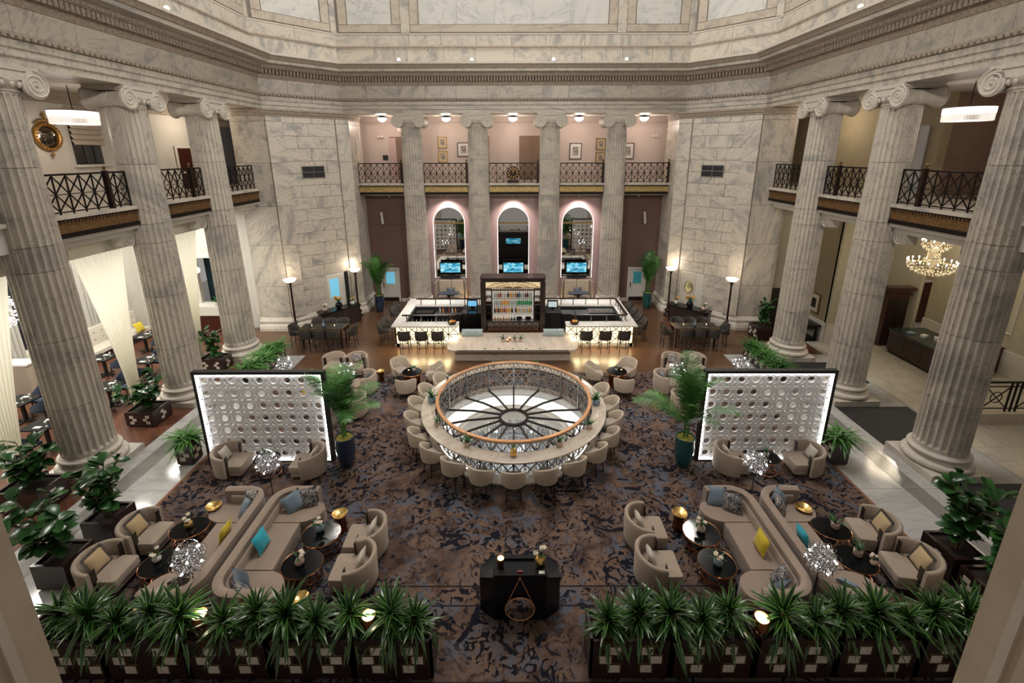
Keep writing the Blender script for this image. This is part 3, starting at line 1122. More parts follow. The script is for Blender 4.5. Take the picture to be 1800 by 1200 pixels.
struct(MB().bx(-8.13, -7.72, WB - 0.05, WB, 0, 0.18).bx(-6.52, -5.55, WB - 0.05, WB, 0, 0.18).bx(5.55, 6.45, WB - 0.05, WB, 0, 0.18).bx(7.6, 8.13, WB - 0.05, WB, 0, 0.18).build('baseboard_back', M['white']))
MB().bx(-7.9, -5.6, WB - 0.015, WB, 4.47, 4.51).build('picture_rail', plain('rail_dark_brown', (0.10, 0.06, 0.05), 0.8), back)  # left rail in a darker brown than the taupe wall
MB().bx(5.6, 7.9, WB - 0.015, WB, 4.47, 4.51).build('picture_rail', M['taupe'], back)
# mirrors in the arches, brass bar at the springing
for cx, w in zip(arx, ('left', 'middle', 'right')):
    mr = thing('arched_mirror', 'tall round-topped mirror set in the %s wall arch behind the bar' % w, 'mirror', (cx, WB + 0.2, 0), 0, 'arched mirrors')
    pts = [(-AR, 1.42), (-AR, 4.58)] + [(-AR * math.cos(PI * k / 20), 4.58 + AR * math.sin(PI * k / 20)) for k in range(1, 20)] + [(AR, 4.58), (AR, 1.42)]
    MB().add([(x, 0, z) for x, z in pts], [tuple(range(len(pts)))[::-1]]).build('glass', M['mirror'], mr)
    MB().tube([(x * 1.012, -0.205, z) for x, z in pts], 0.014, 6).build('arch_trim', M['e_arch'], mr)
    MB().bx(-AR, AR, -0.10, -0.05, 4.50, 4.56).build('brass_bar', M['brass'], mr)

# doors in the taupe wall
def door(name, x, w, h, y, pane, lab, ajar=0.0):
    d = struct(thing(name, None, None, (x, y, 0)))
    MB().bx(-w / 2 - 0.09, -w / 2, -0.06, 0.02, 0, h + 0.09).bx(w / 2, w / 2 + 0.09, -0.06, 0.02, 0, h + 0.09).bx(-w / 2, w / 2, -0.06, 0.02, h, h + 0.09).build('door_frame', M['white'], d)
    lf = MB().bx(-w / 2, w / 2, -0.03, 0.0, 0.0, h).build('door_leaf', M['white'], d)
    MB().bx(-w * 0.24, w * 0.30, -0.045, -0.03, h * 0.56, h * 0.92).build('pane', pane, lf)
    MB().bx(-w / 2 + 0.02, w / 2 - 0.02, -0.04, -0.03, 0.02, 0.26).build('kick_plate', M['espresso'], lf)
    MB().bx(-w / 2 + 0.06, -w / 2 + 0.11, -0.07, -0.03, h * 0.44, h * 0.60).build('door_handle', M['brass'], lf)
    return d
door('door_1', -7.12, 0.92, 1.92, WB, M['e_door'], '')
door('door_2', 7.02, 0.86, 1.92, WB, plain('green_pane', (0.02, 0.10, 0.11), 0.1, emit=(0.05, 0.25, 0.26), es=0.25, var=0.6, scale=5), '')

# ---- mezzanine: floors, fascias, ceilings, outer walls
ZM = 6.79
mz = struct(MB().bx(-14.7, -11.55, 0.5, 24.5, 6.10, ZM - 0.10).bx(11.55, 14.7, 0.5, 24.5, 6.10, ZM - 0.10).bx(-14.7, 14.7, 24.05, 27.2, 6.20, ZM - 0.10).build('mezzanine_slab', M['offwhite']))
tag(mz, kind='structure')
MB().bx(-14.7, -11.45, 0.5, 24.5, ZM - 0.10, ZM).bx(11.45, 14.7, 0.5, 24.5, ZM - 0.10, ZM).bx(-8.2, 8.2, 23.92, 27.2, ZM - 0.10, ZM).build('marble_edge', M['marble'], mz)
struct(MB().bx(-14.7, -11.6, 0.5, 27.2, 10.24, 10.4).bx(11.6, 14.7, 0.5, 27.2, 10.24, 10.4).bx(14.7, 17.2, 8, 16.3, 10.24, 10.4).bx(-11.6, 11.6, 24.2, 27.2, 10.24, 10.4).build('ceiling', M['offwhite']))
mzw = struct(MB().bx(-8.9, 8.9, 27.0, 27.3, ZM, 10.3).bx(-8.9, -8.7, 24.9, 27.0, ZM, 10.3).bx(8.7, 8.9, 24.9, 27.0, ZM, 10.3).build('wall_mezzanine_back', M['pink']))
MB().sweep([(8.7, 26.99), (-8.7, 26.99)], [(0, 9.98), (0.05, 10.0), (0.10, 10.12), (0.16, 10.24)]).build('crown_moulding', M['pink'], mzw)
struct(MB().bx(-14.9, -14.6, 0.5, 27.2, ZM, 10.3).build('wall_mezzanine_left', M['offwhite']))
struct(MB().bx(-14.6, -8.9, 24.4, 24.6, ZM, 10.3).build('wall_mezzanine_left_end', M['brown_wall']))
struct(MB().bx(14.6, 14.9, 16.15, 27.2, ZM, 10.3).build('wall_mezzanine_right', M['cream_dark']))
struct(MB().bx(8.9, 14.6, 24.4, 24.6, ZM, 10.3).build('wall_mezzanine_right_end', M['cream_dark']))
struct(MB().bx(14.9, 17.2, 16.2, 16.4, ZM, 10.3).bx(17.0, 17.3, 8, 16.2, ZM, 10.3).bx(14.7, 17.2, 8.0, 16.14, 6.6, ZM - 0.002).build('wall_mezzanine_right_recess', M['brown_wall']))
# crown moulding and wainscot on the left mezzanine wall
lw = struct(MB().sweep([(-14.6, 24.4), (-14.6, 0.5)], [(0, 9.86), (0.05, 9.88), (0.07, 9.97), (0.14, 10.05), (0.22, 10.15), (0.30, 10.24)]).build('trim_4', M['carved']))
lw2 = struct(MB().sweep([(-14.6, 24.4), (-14.6, 0.5)], [(0, ZM), (0.04, ZM), (0.04, ZM + 0.16), (0.02, ZM + 0.18), (0.02, ZM + 0.66), (0.05, ZM + 0.68), (0.05, ZM + 0.75), (0, ZM + 0.76)]).build('trim_5', M['white']))


def railing(p0, p1, lab, post_at=None, n=None, plaque=False, grp='lattice balcony railings'):
    """a bay of iron lattice; p0->p1 in plan, room on the left"""
    p0, p1 = Vector((*p0, 0)), Vector((*p1, 0))
    L = (p1 - p0).length
    rz = math.atan2((p1 - p0).y, (p1 - p0).x)
    t = thing('balcony_railing', lab, 'railing', (p0.x, p0.y, ZM), rz, grp)
    MB().bx(0, L, -0.03, 0.03, 0.98, 1.03).build('top_rail', M['iron'], t)
    MB().bx(0, L, -0.02, 0.02, 0.05, 0.08).bx(0, L, -0.012, 0.012, 0.50, 0.52).build('lower_rail', M['iron'], t)
    n = n or max(1, round(L / 0.345))
    w = L / n
    lt = MB()
    for k in range(n):
        x0, x1 = k * w, (k + 1) * w
        for z0, z1 in ((0.08, 0.51), (0.51, 0.98)):
            lt.bar((x0, 0, z0), (x1, 0, z1), 0.024)
            lt.bar((x0, 0, z1), (x1, 0, z0), 0.024)
            lt.lathe([(0.028, -0.014), (0.028, 0.014)], 6, m=Matrix.Translation(((x0 + x1) / 2, 0, (z0 + z1) / 2)) @ Matrix.Rotation(PI / 2, 4, 'X'))
    lt.build('lattice', M['iron'], t)['kind'] = 'stuff'
    for k in range(n + 1):
        MB().bx(k * w - 0.014, k * w + 0.014, -0.014, 0.014, 0.0, 0.98).build('baluster', M['iron'], t)
    for x in (post_at or []):
        pm = MB().bx(x - 0.05, x + 0.05, -0.06, 0.06, 0.0, 1.06)
        po = pm.build('post', M['iron_brown'], t)
        MB().lathe([(0.03, 1.06), (0.02, 1.09), (0.05, 1.14), (0.05, 1.17), (0.0, 1.21)], 10, x, 0).build('finial', M['bronze'], po, 40)
    return t


def fascia(p0, p1, lab, mat):
    p0, p1 = Vector((*p0, 0)), Vector((*p1, 0))
    L = (p1 - p0).length
    rz = math.atan2((p1 - p0).y, (p1 - p0).x)
    t = thing('bronze_fascia', lab, 'fascia', (p0.x, p0.y, 0), rz, 'bronze balcony fascias')
    MB().bx(0, L, 0, 0.05, 6.22, 6.34).build('lower_band', M['iron'], t)
    MB().bx(0, L, 0, 0.03, 6.34, 6.60).build('relief_band', mat, t)
    MB().bx(0, L, 0, 0.06, 6.60, 6.69).build('upper_band', M['iron'], t)
    d = MB()
    n = int(L / 0.10)
    for k in range(n):
        d.box((k + 0.5) * L / n, 0.07, 6.63, 0.05, 0.03, 0.04)
    tag(d.build('bead_course', mat, t), kind='stuff')
    return t


# back: five bays
xs = [-8.05, -S2, -S1, S1, S2, 8.05]
nm = ['far left', 'second', 'middle', 'fourth', 'far right']
for k in range(5):
    a = xs[k] + (0.56 if k else 0.0)
    b = xs[k + 1] - (0.56 if k < 4 else 0.0)
    railing((b, 24.03), (a, 24.03), 'dark lattice railing of the back balcony, %s bay of five' % nm[k], [0.06] if k != 2 else [0.06])
    fascia((b, 24.0), (a, 24.0), 'gilded band under the back balcony railing, %s bay' % nm[k], M['bronze_bright'])
for s, w in ((-1, 'left'), (1, 'right')):
    ys = [CY0 - S1, CY0 + S1, CY0 + S2, 20.55]
    for k, q in enumerate(('nearest', 'middle', 'farthest')):
        a, b = ys[k] + 0.56, ys[k + 1] - (0.56 if k < 2 else 0.0)
        p0, p1 = ((s * 11.6, a), (s * 11.6, b))
        f0, f1 = ((s * 11.50, a), (s * 11.50, b))
        if s > 0:
            p0, p1 = p0, p1
        else:
            p0, p1 = p1, p0
            f0, f1 = f1, f0
        Lr = b - a
        po = [Lr * (0.72 if s > 0 else 0.25)] if k < 2 else []
        railing(p0, p1, 'dark lattice railing of the %s balcony, %s bay' % (w, q), po)
        fascia(f0, f1, 'dark bronze band under the %s balcony railing, %s bay' % (w, q), M['bronze'])
# white beam and scroll brackets under the side balconies
for s, w in ((-1, 'left'), (1, 'right')):
    bm = struct(MB().bx(s * 11.72, s * 12.34, 10.7, 20.6, 5.92, 6.21).build('trim_%d' % (6 + (s > 0)), M['offwhite']))
    for y in (CY0 - S1, CY0 + S1, CY0 + S2):
        for q in ((1,) if y < CY0 else (-1, 1)):
            pth = []
            for k in range(26):
                u = k / 25
                a = PI / 2 + q * u * 4 * PI
                r = 0.20 * (1 - u) + 0.03
                pth.append((s * 11.84, y + q * 0.78 + r * math.cos(a) * 1.0, 5.78 + r * math.sin(a)))
            bo = MB().bx(s * 11.74, s * 12.1, y + q * 0.58, y + q * 0.98, 5.60, 5.95).build('scroll_bracket', M['carved_light'], bm)
            MB().tube(pth, 0.022, 5).build('scroll', M['carved_light'], bm, 50).location.x = -s * 0.12
# ------------------------------------------------------------------ furniture builders
def arc(cx, cy, r, a0, a1, n):
    return [(cx + r * math.cos(a0 + (a1 - a0) * k / n), cy + r * math.sin(a0 + (a1 - a0) * k / n)) for k in range(n + 1)]


def shell(mb, path, th, z0, z1, top=None, lean=0.0, seat=None):
    """thick wall along an open plan path; top(u) gives the upper edge"""
    n = len(path)
    P = [Vector(p) for p in path]
    N = []
    for i in range(n):
        t = (P[min(i + 1, n - 1)] - P[max(i - 1, 0)]).normalized()
        N.append(Vector((-t.y, t.x)))
    rows = [(0.0, z0, 0), (0.0, None, 1), (0.30, None, 1.0), (0.70, None, 1.0), (1.0, None, 1), (1.0, z0, 0)]
    vs = []
    for i in range(n):
        u = i / (n - 1)
        zt = top(u) if top else z1
        for w, z, k in rows:
            if z is None:
                z = zt - (0.025 if w in (0.0, 1.0) else 0.0)
            f = (z - z0) / max(z1 - z0, 1e-3) * lean
            q = P[i] - N[i] * (th * w - f)
            vs.append((q.x, q.y, z))
    k = len(rows)
    fs = []
    for i in range(n - 1):
        for j in range(k):
            j2 = (j + 1) % k
            fs.append((i * k + j, i * k + j2, (i + 1) * k + j2, (i + 1) * k + j))
    fs += [tuple(range(k)), tuple(range((n - 1) * k, n * k))[::-1]]
    mb.add(vs, fs)


def rbox(mb, x0, x1, y0, y1, z0, z1, r=0.05, n=4, puff=0.02):
    """cushion: rounded plan corners, softened top edge"""
    def ring(i, z):
        q = []
        for cx, cy, a in ((x1 - r, y1 - r, 0), (x0 + r, y1 - r, PI / 2), (x0 + r, y0 + r, PI), (x1 - r, y0 + r, 3 * PI / 2)):
            for k in range(n + 1):
                an = a + PI / 2 * k / n
                q.append((cx + (r - i) * math.cos(an), cy + (r - i) * math.sin(an), z))
        return q
    e = min(0.03, r * 0.8)
    rings = [ring(0, z0), ring(0, z1 - e), ring(e * 0.3, z1 - e * 0.3), ring(e, z1)]
    m = len(rings[0])
    vs = [p for q in rings for p in q]
    fs = []
    for i in range(len(rings) - 1):
        for k in range(m):
            j = (k + 1) % m
            fs.append((i * m + k, i * m + j, (i + 1) * m + j, (i + 1) * m + k))
    fs += [tuple(range(m))[::-1], tuple(range((len(rings) - 1) * m, len(rings) * m))]
    mb.add(vs, fs)


def pillow_mesh(name, mat, s=0.42, th=0.15):
    def fn(u, v):
        x, y = (u - 0.5), (v - 0.5)
        pin = 1 - 0.10 * ((1 - (2 * abs(x)) ** 2) * (2 * abs(y)) ** 2 + (1 - (2 * abs(y)) ** 2) * (2 * abs(x)) ** 2)
        z = th / 2 * max(0, (1 - (2 * abs(x)) ** 2.6)) ** 0.6 * max(0, (1 - (2 * abs(y)) ** 2.6)) ** 0.6
        return x * s * pin, y * s * pin, z
    mb = MB()
    N = 8
    mb.grid(lambda u, v: fn(u, v), N, N)
    mb.grid(lambda u, v: (fn(v, u)[0], fn(v, u)[1], -fn(v, u)[2]), N, N)
    return mb.mesh(name, mat, 60)


PIL = {k: pillow_mesh(k, M[k + '_pillow']) for k in ('gold', 'pale', 'blue', 'slate', 'teal', 'yellow', 'leaf', 'dark')}
def pillow(kind, loc, rot, lab, sc_=1.0, grp='scatter cushions', tassels=False):
    t = mobj('cushion', PIL[kind], None, loc)
    t.rotation_euler = (Matrix.Rotation(rot[2], 3, 'Z') @ Matrix.Rotation(rot[1], 3, 'Y') @ Matrix.Rotation(rot[0], 3, 'Z')).to_euler()
    t.scale = (sc_,) * 3
    tag(t, lab, 'cushion', grp)
    if tassels:
        tm = MB()
        for k in range(13):
            x = -0.20 + 0.4 * k / 12
            for s in (-1, 1):
                tm.box(x, s * 0.205, 0.012, 0.014, 0.06, 0.014)
                tm.box(s * 0.205, x, 0.012, 0.06, 0.014, 0.014)
        tag(tm.build('tassel_fringe', M['tassel'], t), kind='stuff')
    return t


# ---- barrel lounge armchair, faces +x, origin under the seat centre
def make_armchair():
    t = thing('lounge_armchair', 'x', 'armchair')
    path = [(0.02, -0.34)] + arc(-0.02, 0.0, 0.34, -PI / 2, -PI * 1.5, 14)[0:] + [(0.02, 0.34)]
    path = [(0.04, -0.35)] + [(-0.02 + 0.36 * math.cos(a), 0.35 * math.sin(a)) for a in [-PI / 2 - PI * k / 14 for k in range(15)]] + [(0.04, 0.35)]
    mb = MB()
    shell(mb, path, -0.085, 0.13, 0.76, lambda u: 0.70 + 0.06 * math.sin(PI * u), 0.02)
    sh = mb.build('back_shell', M['beige'], t, 50)
    for s in (-1, 1):
        MB().bx(0.035, 0.052, s * 0.36, s * 0.265, 0.14, 0.70).build('arm_trim', M['trim'], sh)
    mb = MB()
    rbox(mb, -0.30, 0.40, -0.315, 0.315, 0.26, 0.42, 0.06)
    mb.build('seat_cushion', M['beige'], t, 40)
    mb = MB()
    rbox(mb, -0.30, 0.37, -0.305, 0.305, 0.13, 0.258, 0.05)
    mb.build('seat_base', M['beige'], t, 40)
    for x, y in ((-0.26, -0.24), (-0.26, 0.24), (0.30, -0.25), (0.30, 0.25)):
        MB().tube([(x, y, 0.0), (x, y, 0.135)], 0.02, 6).build('leg', M['trim'], t)
    return t


# ---- cream counter stool, faces +x
def make_cstool():
    t = thing('counter_stool', 'x', 'stool')
    path = [(0.10, -0.25)] + [(0.0 + 0.25 * math.cos(a), 0.25 * math.sin(a)) for a in [-PI / 2 - PI * k / 14 for k in range(15)]] + [(0.10, 0.25)]
    mb = MB()
    shell(mb, path, -0.06, 0.50, 0.96, lambda u: 0.72 + 0.24 * math.sin(PI * u) ** 0.8, 0.035)
    sh = mb.build('back_shell', M['cream'], t, 50)
    MB().bx(-0.315, -0.285, -0.055, 0.055, 0.80, 0.825).build('pull_handle', M['trim'], sh)
    mb = MB()
    mb.lathe([(0.20, 0.485), (0.235, 0.50), (0.235, 0.58), (0.215, 0.615), (0.0, 0.62)], 20)
    mb.bx(0.0, 0.22, -0.2, 0.2, 0.50, 0.60)
    mb.build('seat', M['seatgrey'], t, 40)
    for x, y in ((-0.15, -0.15), (-0.15, 0.15), (0.17, -0.16), (0.17, 0.16)):
        MB().tube([(x * 1.25, y * 1.2, 0.0), (x, y, 0.50)], 0.016, 6).build('leg', M['legwood'], t)
    fr = MB()
    q = [(-0.175, -0.17, 0.20), (0.20, -0.18, 0.20), (0.20, 0.18, 0.20), (-0.175, 0.17, 0.20)]
    for i in range(4):
        fr.tube([q[i], q[(i + 1) % 4]], 0.011, 5)
    fr.build('footrest', M['legwood'], t)
    return t


# ---- low cream dining chair for the small round tables, faces +x
def make_tubchair(mat='cream', name='tub_chair', seat='seatgrey'):
    t = thing(name, 'x', 'chair')
    path = [(0.16, -0.27)] + [(-0.02 + 0.28 * math.cos(a), 0.28 * math.sin(a)) for a in [-PI / 2 - PI * k / 14 for k in range(15)]] + [(0.16, 0.27)]
    mb = MB()
    shell(mb, path, -0.06, 0.28, 0.80, lambda u: 0.58 + 0.22 * min(1, 1.5 * math.sin(PI * u)) ** 1.2, 0.05)
    sh = mb.build('back_shell', M[mat], t, 50)
    MB().bx(-0.365, -0.335, -0.06, 0.06, 0.66, 0.685).build('pull_handle', M['trim'], sh)
    mb = MB()
    rbox(mb, -0.25, 0.27, -0.23, 0.23, 0.30, 0.44, 0.08)
    mb.build('seat', M[seat], t, 40)
    for x, y in ((-0.2, -0.18), (-0.2, 0.18), (0.22, -0.20), (0.22, 0.20)):
        MB().tube([(x * 1.15, y * 1.1, 0.0), (x, y, 0.31)], 0.017, 6).build('leg', M['legwood'], t)
    return t


# ---- dark leather bar stool, faces +x
def make_barstool():
    t = thing('bar_stool', 'x', 'stool')
    path = [(0.02, -0.225)] + [(-0.10 + 0.13 * math.cos(a), 0.22 * math.sin(a)) for a in [-PI / 2 - PI * k / 10 for k in range(11)]] + [(0.02, 0.225)]
    mb = MB()
    shell(mb, path, -0.05, 0.62, 1.08, lambda u: 0.80 + 0.26 * min(1, 1.8 * math.sin(PI * u)), 0.04)
    mb.build('backrest', M['leather_dark'], t, 50)
    mb = MB()
    rbox(mb, -0.2, 0.22, -0.20, 0.20, 0.66, 0.76, 0.05)
    mb.build('seat', M['leather_dark'], t, 40)
    for x, y in ((-0.17, -0.17), (-0.17, 0.17), (0.18, -0.17), (0.18, 0.17)):
        MB().tube([(x * 1.15, y * 1.1, 0.0), (x, y, 0.67)], 0.016, 6).build('leg', M['legwood'], t)
    fr = MB()
    q = [(-0.185, -0.18, 0.24), (0.195, -0.18, 0.24), (0.195, 0.18, 0.24), (-0.185, 0.18, 0.24)]
    for i in range(4):
        fr.tube([q[i], q[(i + 1) % 4]], 0.010, 5)
    fr.build('footrest', M['legwood'], t)
    return t


# ---- navy dining chair of the restaurant, faces +x
def make_diningchair():
    t = thing('dining_chair', 'x', 'chair')
    path = [(0.10, -0.25), (-0.08, -0.26)] + [(-0.16 + 0.09 * math.cos(a), 0.24 * math.sin(a)) for a in [-PI / 2 - PI * k / 8 for k in range(9)]] + [(-0.08, 0.26), (0.10, 0.25)]
    mb = MB()
    shell(mb, path, -0.045, 0.50, 0.84, lambda u: 0.64 + 0.20 * min(1, 1.6 * math.sin(PI * u)), 0.03)
    mb.build('backrest', M['navy'], t, 50)
    mb = MB()
    rbox(mb, -0.22, 0.25, -0.23, 0.23, 0.38, 0.47, 0.05)
    mb.build('seat', M['navy'], t, 40)
    for x, y in ((-0.2, -0.2), (-0.2, 0.2), (0.2, -0.2), (0.2, 0.2)):
        MB().tube([(x * 1.12, y * 1.08, 0.0), (x, y, 0.52 if x < 0 else 0.39)], 0.018, 6).build('leg', M['legwood'], t)
    return t


# ---- dandelion floor lamp
def make_dandelion(r=0.30, h=1.12):
    t = thing('dandelion_lamp', 'x', 'lamp')
    MB().lathe([(0.13, 0.0), (0.13, 0.015), (0.02, 0.03)], 20).build('foot', M['iron'], t)
    MB().tube([(0, 0, 0.02), (0, 0, h - r * 0.6)], 0.010, 6).build('stem', M['iron'], t)
    rnd = random.Random(3)
    hub = MB().ball((0, 0, h), 0.06, 10, 8).build('hub', M['chrome'], t, 60)
    w = MB()
    N = 120
    for k in range(N):
        z = 1 - 2 * (k + 0.5) / N
        a = k * 2.39996
        d = Vector((math.sqrt(1 - z * z) * math.cos(a), math.sqrt(1 - z * z) * math.sin(a), z))
        s = d.cross(Vector((rnd.uniform(-1, 1), rnd.uniform(-1, 1), rnd.uniform(-1, 1)))).normalized()
        q = d.cross(s)
        rr = r * rnd.uniform(0.80, 1.0)
        c = Vector((0, 0, h)) + d * rr * 0.82
        cr = r * rnd.uniform(0.13, 0.20)
        pth = [tuple(c + s * (cr * math.cos(b)) + (q * 0.5 + d * 0.8) * (cr * math.sin(b))) for b in [0.2 + 5.4 * i / 9 for i in range(10)]]
        w.tube(pth, 0.0055, 4)
        w.tube([tuple(Vector((0, 0, h)) + d * 0.05), tuple(c)], 0.003, 3)
    tag(w.build('chrome_curls', plain('lamp_curl', (0.42, 0.42, 0.44), 0.2, 1.0, emit=None), t, 60), kind='stuff')
    lp = MB()
    for k in range(5):
        a = k * PI / 5
        ax = Vector((math.cos(a), math.sin(a), 0.4)).normalized()
        s = ax.cross(Vector((0, 0, 1))).normalized()
        q = ax.cross(s)
        lp.tube([tuple(Vector((0, 0, h)) + (s * math.cos(b) + q * math.sin(b)) * r * 1.04) for b in [2 * PI * i / 28 for i in range(28)]], 0.0045, 4, True)
    lp.build('wire_hoops', M['chrome'], t, 60)
    for k in range(8):
        z = 0.75 - 1.3 * k / 7
        a = k * 2.4 + 0.5
        d = Vector((math.sqrt(1 - z * z) * math.cos(a), math.sqrt(1 - z * z) * math.sin(a), z)) * r * 0.84
        MB().ball((d.x, d.y, h + d.z), 0.020, 8, 6).build('bulb', M['e_bulb'], t, 60)
    return t


# ---- plants
def leaf_mesh(name, mat, L, W, fold=0.25, droop=0.0, seg=6, shape='oval'):
    vs, fs, us = [], [], []
    for i in range(seg + 1):
        u = i / seg
        if shape == 'fiddle':
            w = W * (0.15 + 0.85 * math.sin(PI * min(1, u ** 1.4)) ** 0.7) if u < 1 else 0.02 * W
        else:
            w = W * max(math.sin(PI * (0.08 + 0.92 * u) ** 0.75), 0.0) ** 0.8
        if i == seg:
            w = 0.004
        z = -droop * u * u * L
        x = L * u * (1 - 0.12 * droop * u)
        vs += [(x, -w / 2, z + fold * w * 0.5), (x, 0, z), (x, w / 2, z + fold * w * 0.5)]
        us += [0.0, 0.5, 1.0]
    for i in range(seg):
        a = i * 3
        fs += [(a, a + 3, a + 4, a + 1), (a + 1, a + 4, a + 5, a + 2)]
    me = bpy.data.meshes.new(name)
    me.from_pydata(vs, [], fs)
    me.materials.append(mat)
    uv = me.uv_layers.new(name='UVMap')
    for lp in me.loops:
        uv.data[lp.index].uv = (us[lp.vertex_index], vs[lp.vertex_index][0] / L)
    me.shade_smooth()
    me.update()
    return me


LEAF = {
    'fig': leaf_mesh('fig_leaf', M['fig_leaf'], 0.26, 0.17, 0.25, 0.25, 6, 'fiddle'),
    'drac': [leaf_mesh('dracaena_leaf', M['drac_leaf'], 0.48, 0.078, 0.35, d, 6) for d in (0.25, 0.55, 0.9)],
}
def put_leaf(me, parent, loc, yaw, pitch, roll=0.0, s=1.0, name='leaf'):
    o = mobj(name, me, parent, loc)
    o.rotation_euler = Euler((roll, pitch, yaw), 'XYZ')
    o.scale = (s, s, s)
    return o


def join_leaves(parts, name, mat, parent):
    """bake many transformed copies of small leaf meshes into one part"""
    vs, fs = [], []
    for me, m in parts:
        n = len(vs)
        vs += [tuple(m @ v.co) for v in me.vertices]
        fs += [tuple(i + n for i in p.vertices) for p in me.polygons]
    me = bpy.data.meshes.new(name)
    me.from_pydata(vs, [], fs)
    me.materials.append(mat)
    me.shade_smooth()
    o = mobj(name, me, parent)
    o['kind'] = 'stuff'
    return o


def fig(x, y, z, lab, h=1.3, nl=60, spread=0.55, seed=1, ls=1.0, grp='fiddle leaf figs', stems=3, lean=(0, 0)):
    rnd = random.Random(seed)
    nl = int(nl * 1.75)
    stems = stems + 2
    t = thing('fiddle_leaf_fig', lab, 'plant', (x, y, z), 0, grp)
    tips = []
    for k in range(stems):
        a = 2 * PI * k / stems + rnd.uniform(-0.4, 0.4)
        sp = spread * rnd.uniform(0.35, 0.8)
        top = Vector((math.cos(a) * sp + lean[0], math.sin(a) * sp + lean[1], h * rnd.uniform(0.72, 1.0)))
        b = Vector((math.cos(a) * 0.05, math.sin(a) * 0.05, 0))
        mid = b.lerp(top, 0.5) + Vector((-math.cos(a) * 0.08, -math.sin(a) * 0.08, 0.08))
        pts = [b, b.lerp(mid, 0.5), mid, mid.lerp(top, 0.5), top]
        MB().tube([tuple(p) for p in pts], 0.016, 5, taper=[1.2, 1.1, 1, 0.8, 0.5]).build('trunk', M['trunk'], t, 60)
        tips.append(pts)
    for i in range(nl):
        pts = tips[i % stems]
        u = 0.14 + 0.86 * ((i // stems) + 0.5) / (nl / stems)
        j = min(int(u * 4), 3)
        p = pts[j].lerp(pts[j + 1], u * 4 - j)
        yaw = i * 2.4 + rnd.uniform(-0.4, 0.4)
        pit = rnd.uniform(-0.75, 0.25) if u < 0.9 else rnd.uniform(-1.2, -0.5)
        put_leaf(LEAF['fig'], t, tuple(p), yaw, pit, rnd.uniform(-0.4, 0.4), ls * rnd.uniform(0.75, 1.15))
    return t


def dracaena(x, y, z, lab, seed=1, nl=72, s=1.0, grp='striped dracaenas in the front planters'):
    rnd = random.Random(seed)
    t = thing('dracaena', lab, 'plant', (x, y, z), rnd.uniform(0, 6), grp)
    MB().tube([(0, 0, -0.1), (0.01, 0, 0.18 * s), (0, 0.01, 0.34 * s)], 0.018, 6).build('stem', M['trunk'], t)
    for i in range(nl):
        u = i / nl
        k = 0 if u > 0.8 else 1 if u > 0.45 else 2
        pit = -1.25 + 1.35 * (1 - u) + rnd.uniform(-0.15, 0.15)
        put_leaf(LEAF['drac'][k], t, (0, 0, (0.08 + 0.28 * u) * s), i * 2.4 + rnd.uniform(-0.3, 0.3), pit, rnd.uniform(-0.3, 0.3), s * rnd.uniform(0.8, 1.15))
    return t


_fl = leaf_mesh('fern_blade', M['fern_leaf'], 0.42, 0.045, 0.2, 0.8, 5)
def fern(x, y, z, lab, w=0.5, d=0.3, n=120, seed=1, s=1.0, grp='leafy green ferns', mat=None):
    rnd = random.Random(seed)
    t = thing('leafy_fern', lab, 'plant', (x, y, z), 0, grp)
    parts = []
    for i in range(n):
        p = Vector((rnd.uniform(-w / 2, w / 2), rnd.uniform(-d / 2, d / 2), rnd.uniform(-0.02, 0.08)))
        m = Matrix.Translation(p) @ Euler((rnd.uniform(-0.4, 0.4), rnd.uniform(-1.35, -0.25), rnd.uniform(0, 6.28)), 'XYZ').to_matrix().to_4x4() @ Matrix.Scale(s * rnd.uniform(0.7, 1.2), 4)
        parts.append((_fl, m))
    join_leaves(parts, 'foliage', mat or M['fern_leaf'], t)
    MB().lathe([(0.02, -0.12), (0.03, 0.05)], 8).build('crown', M['trunk'], t)
    return t


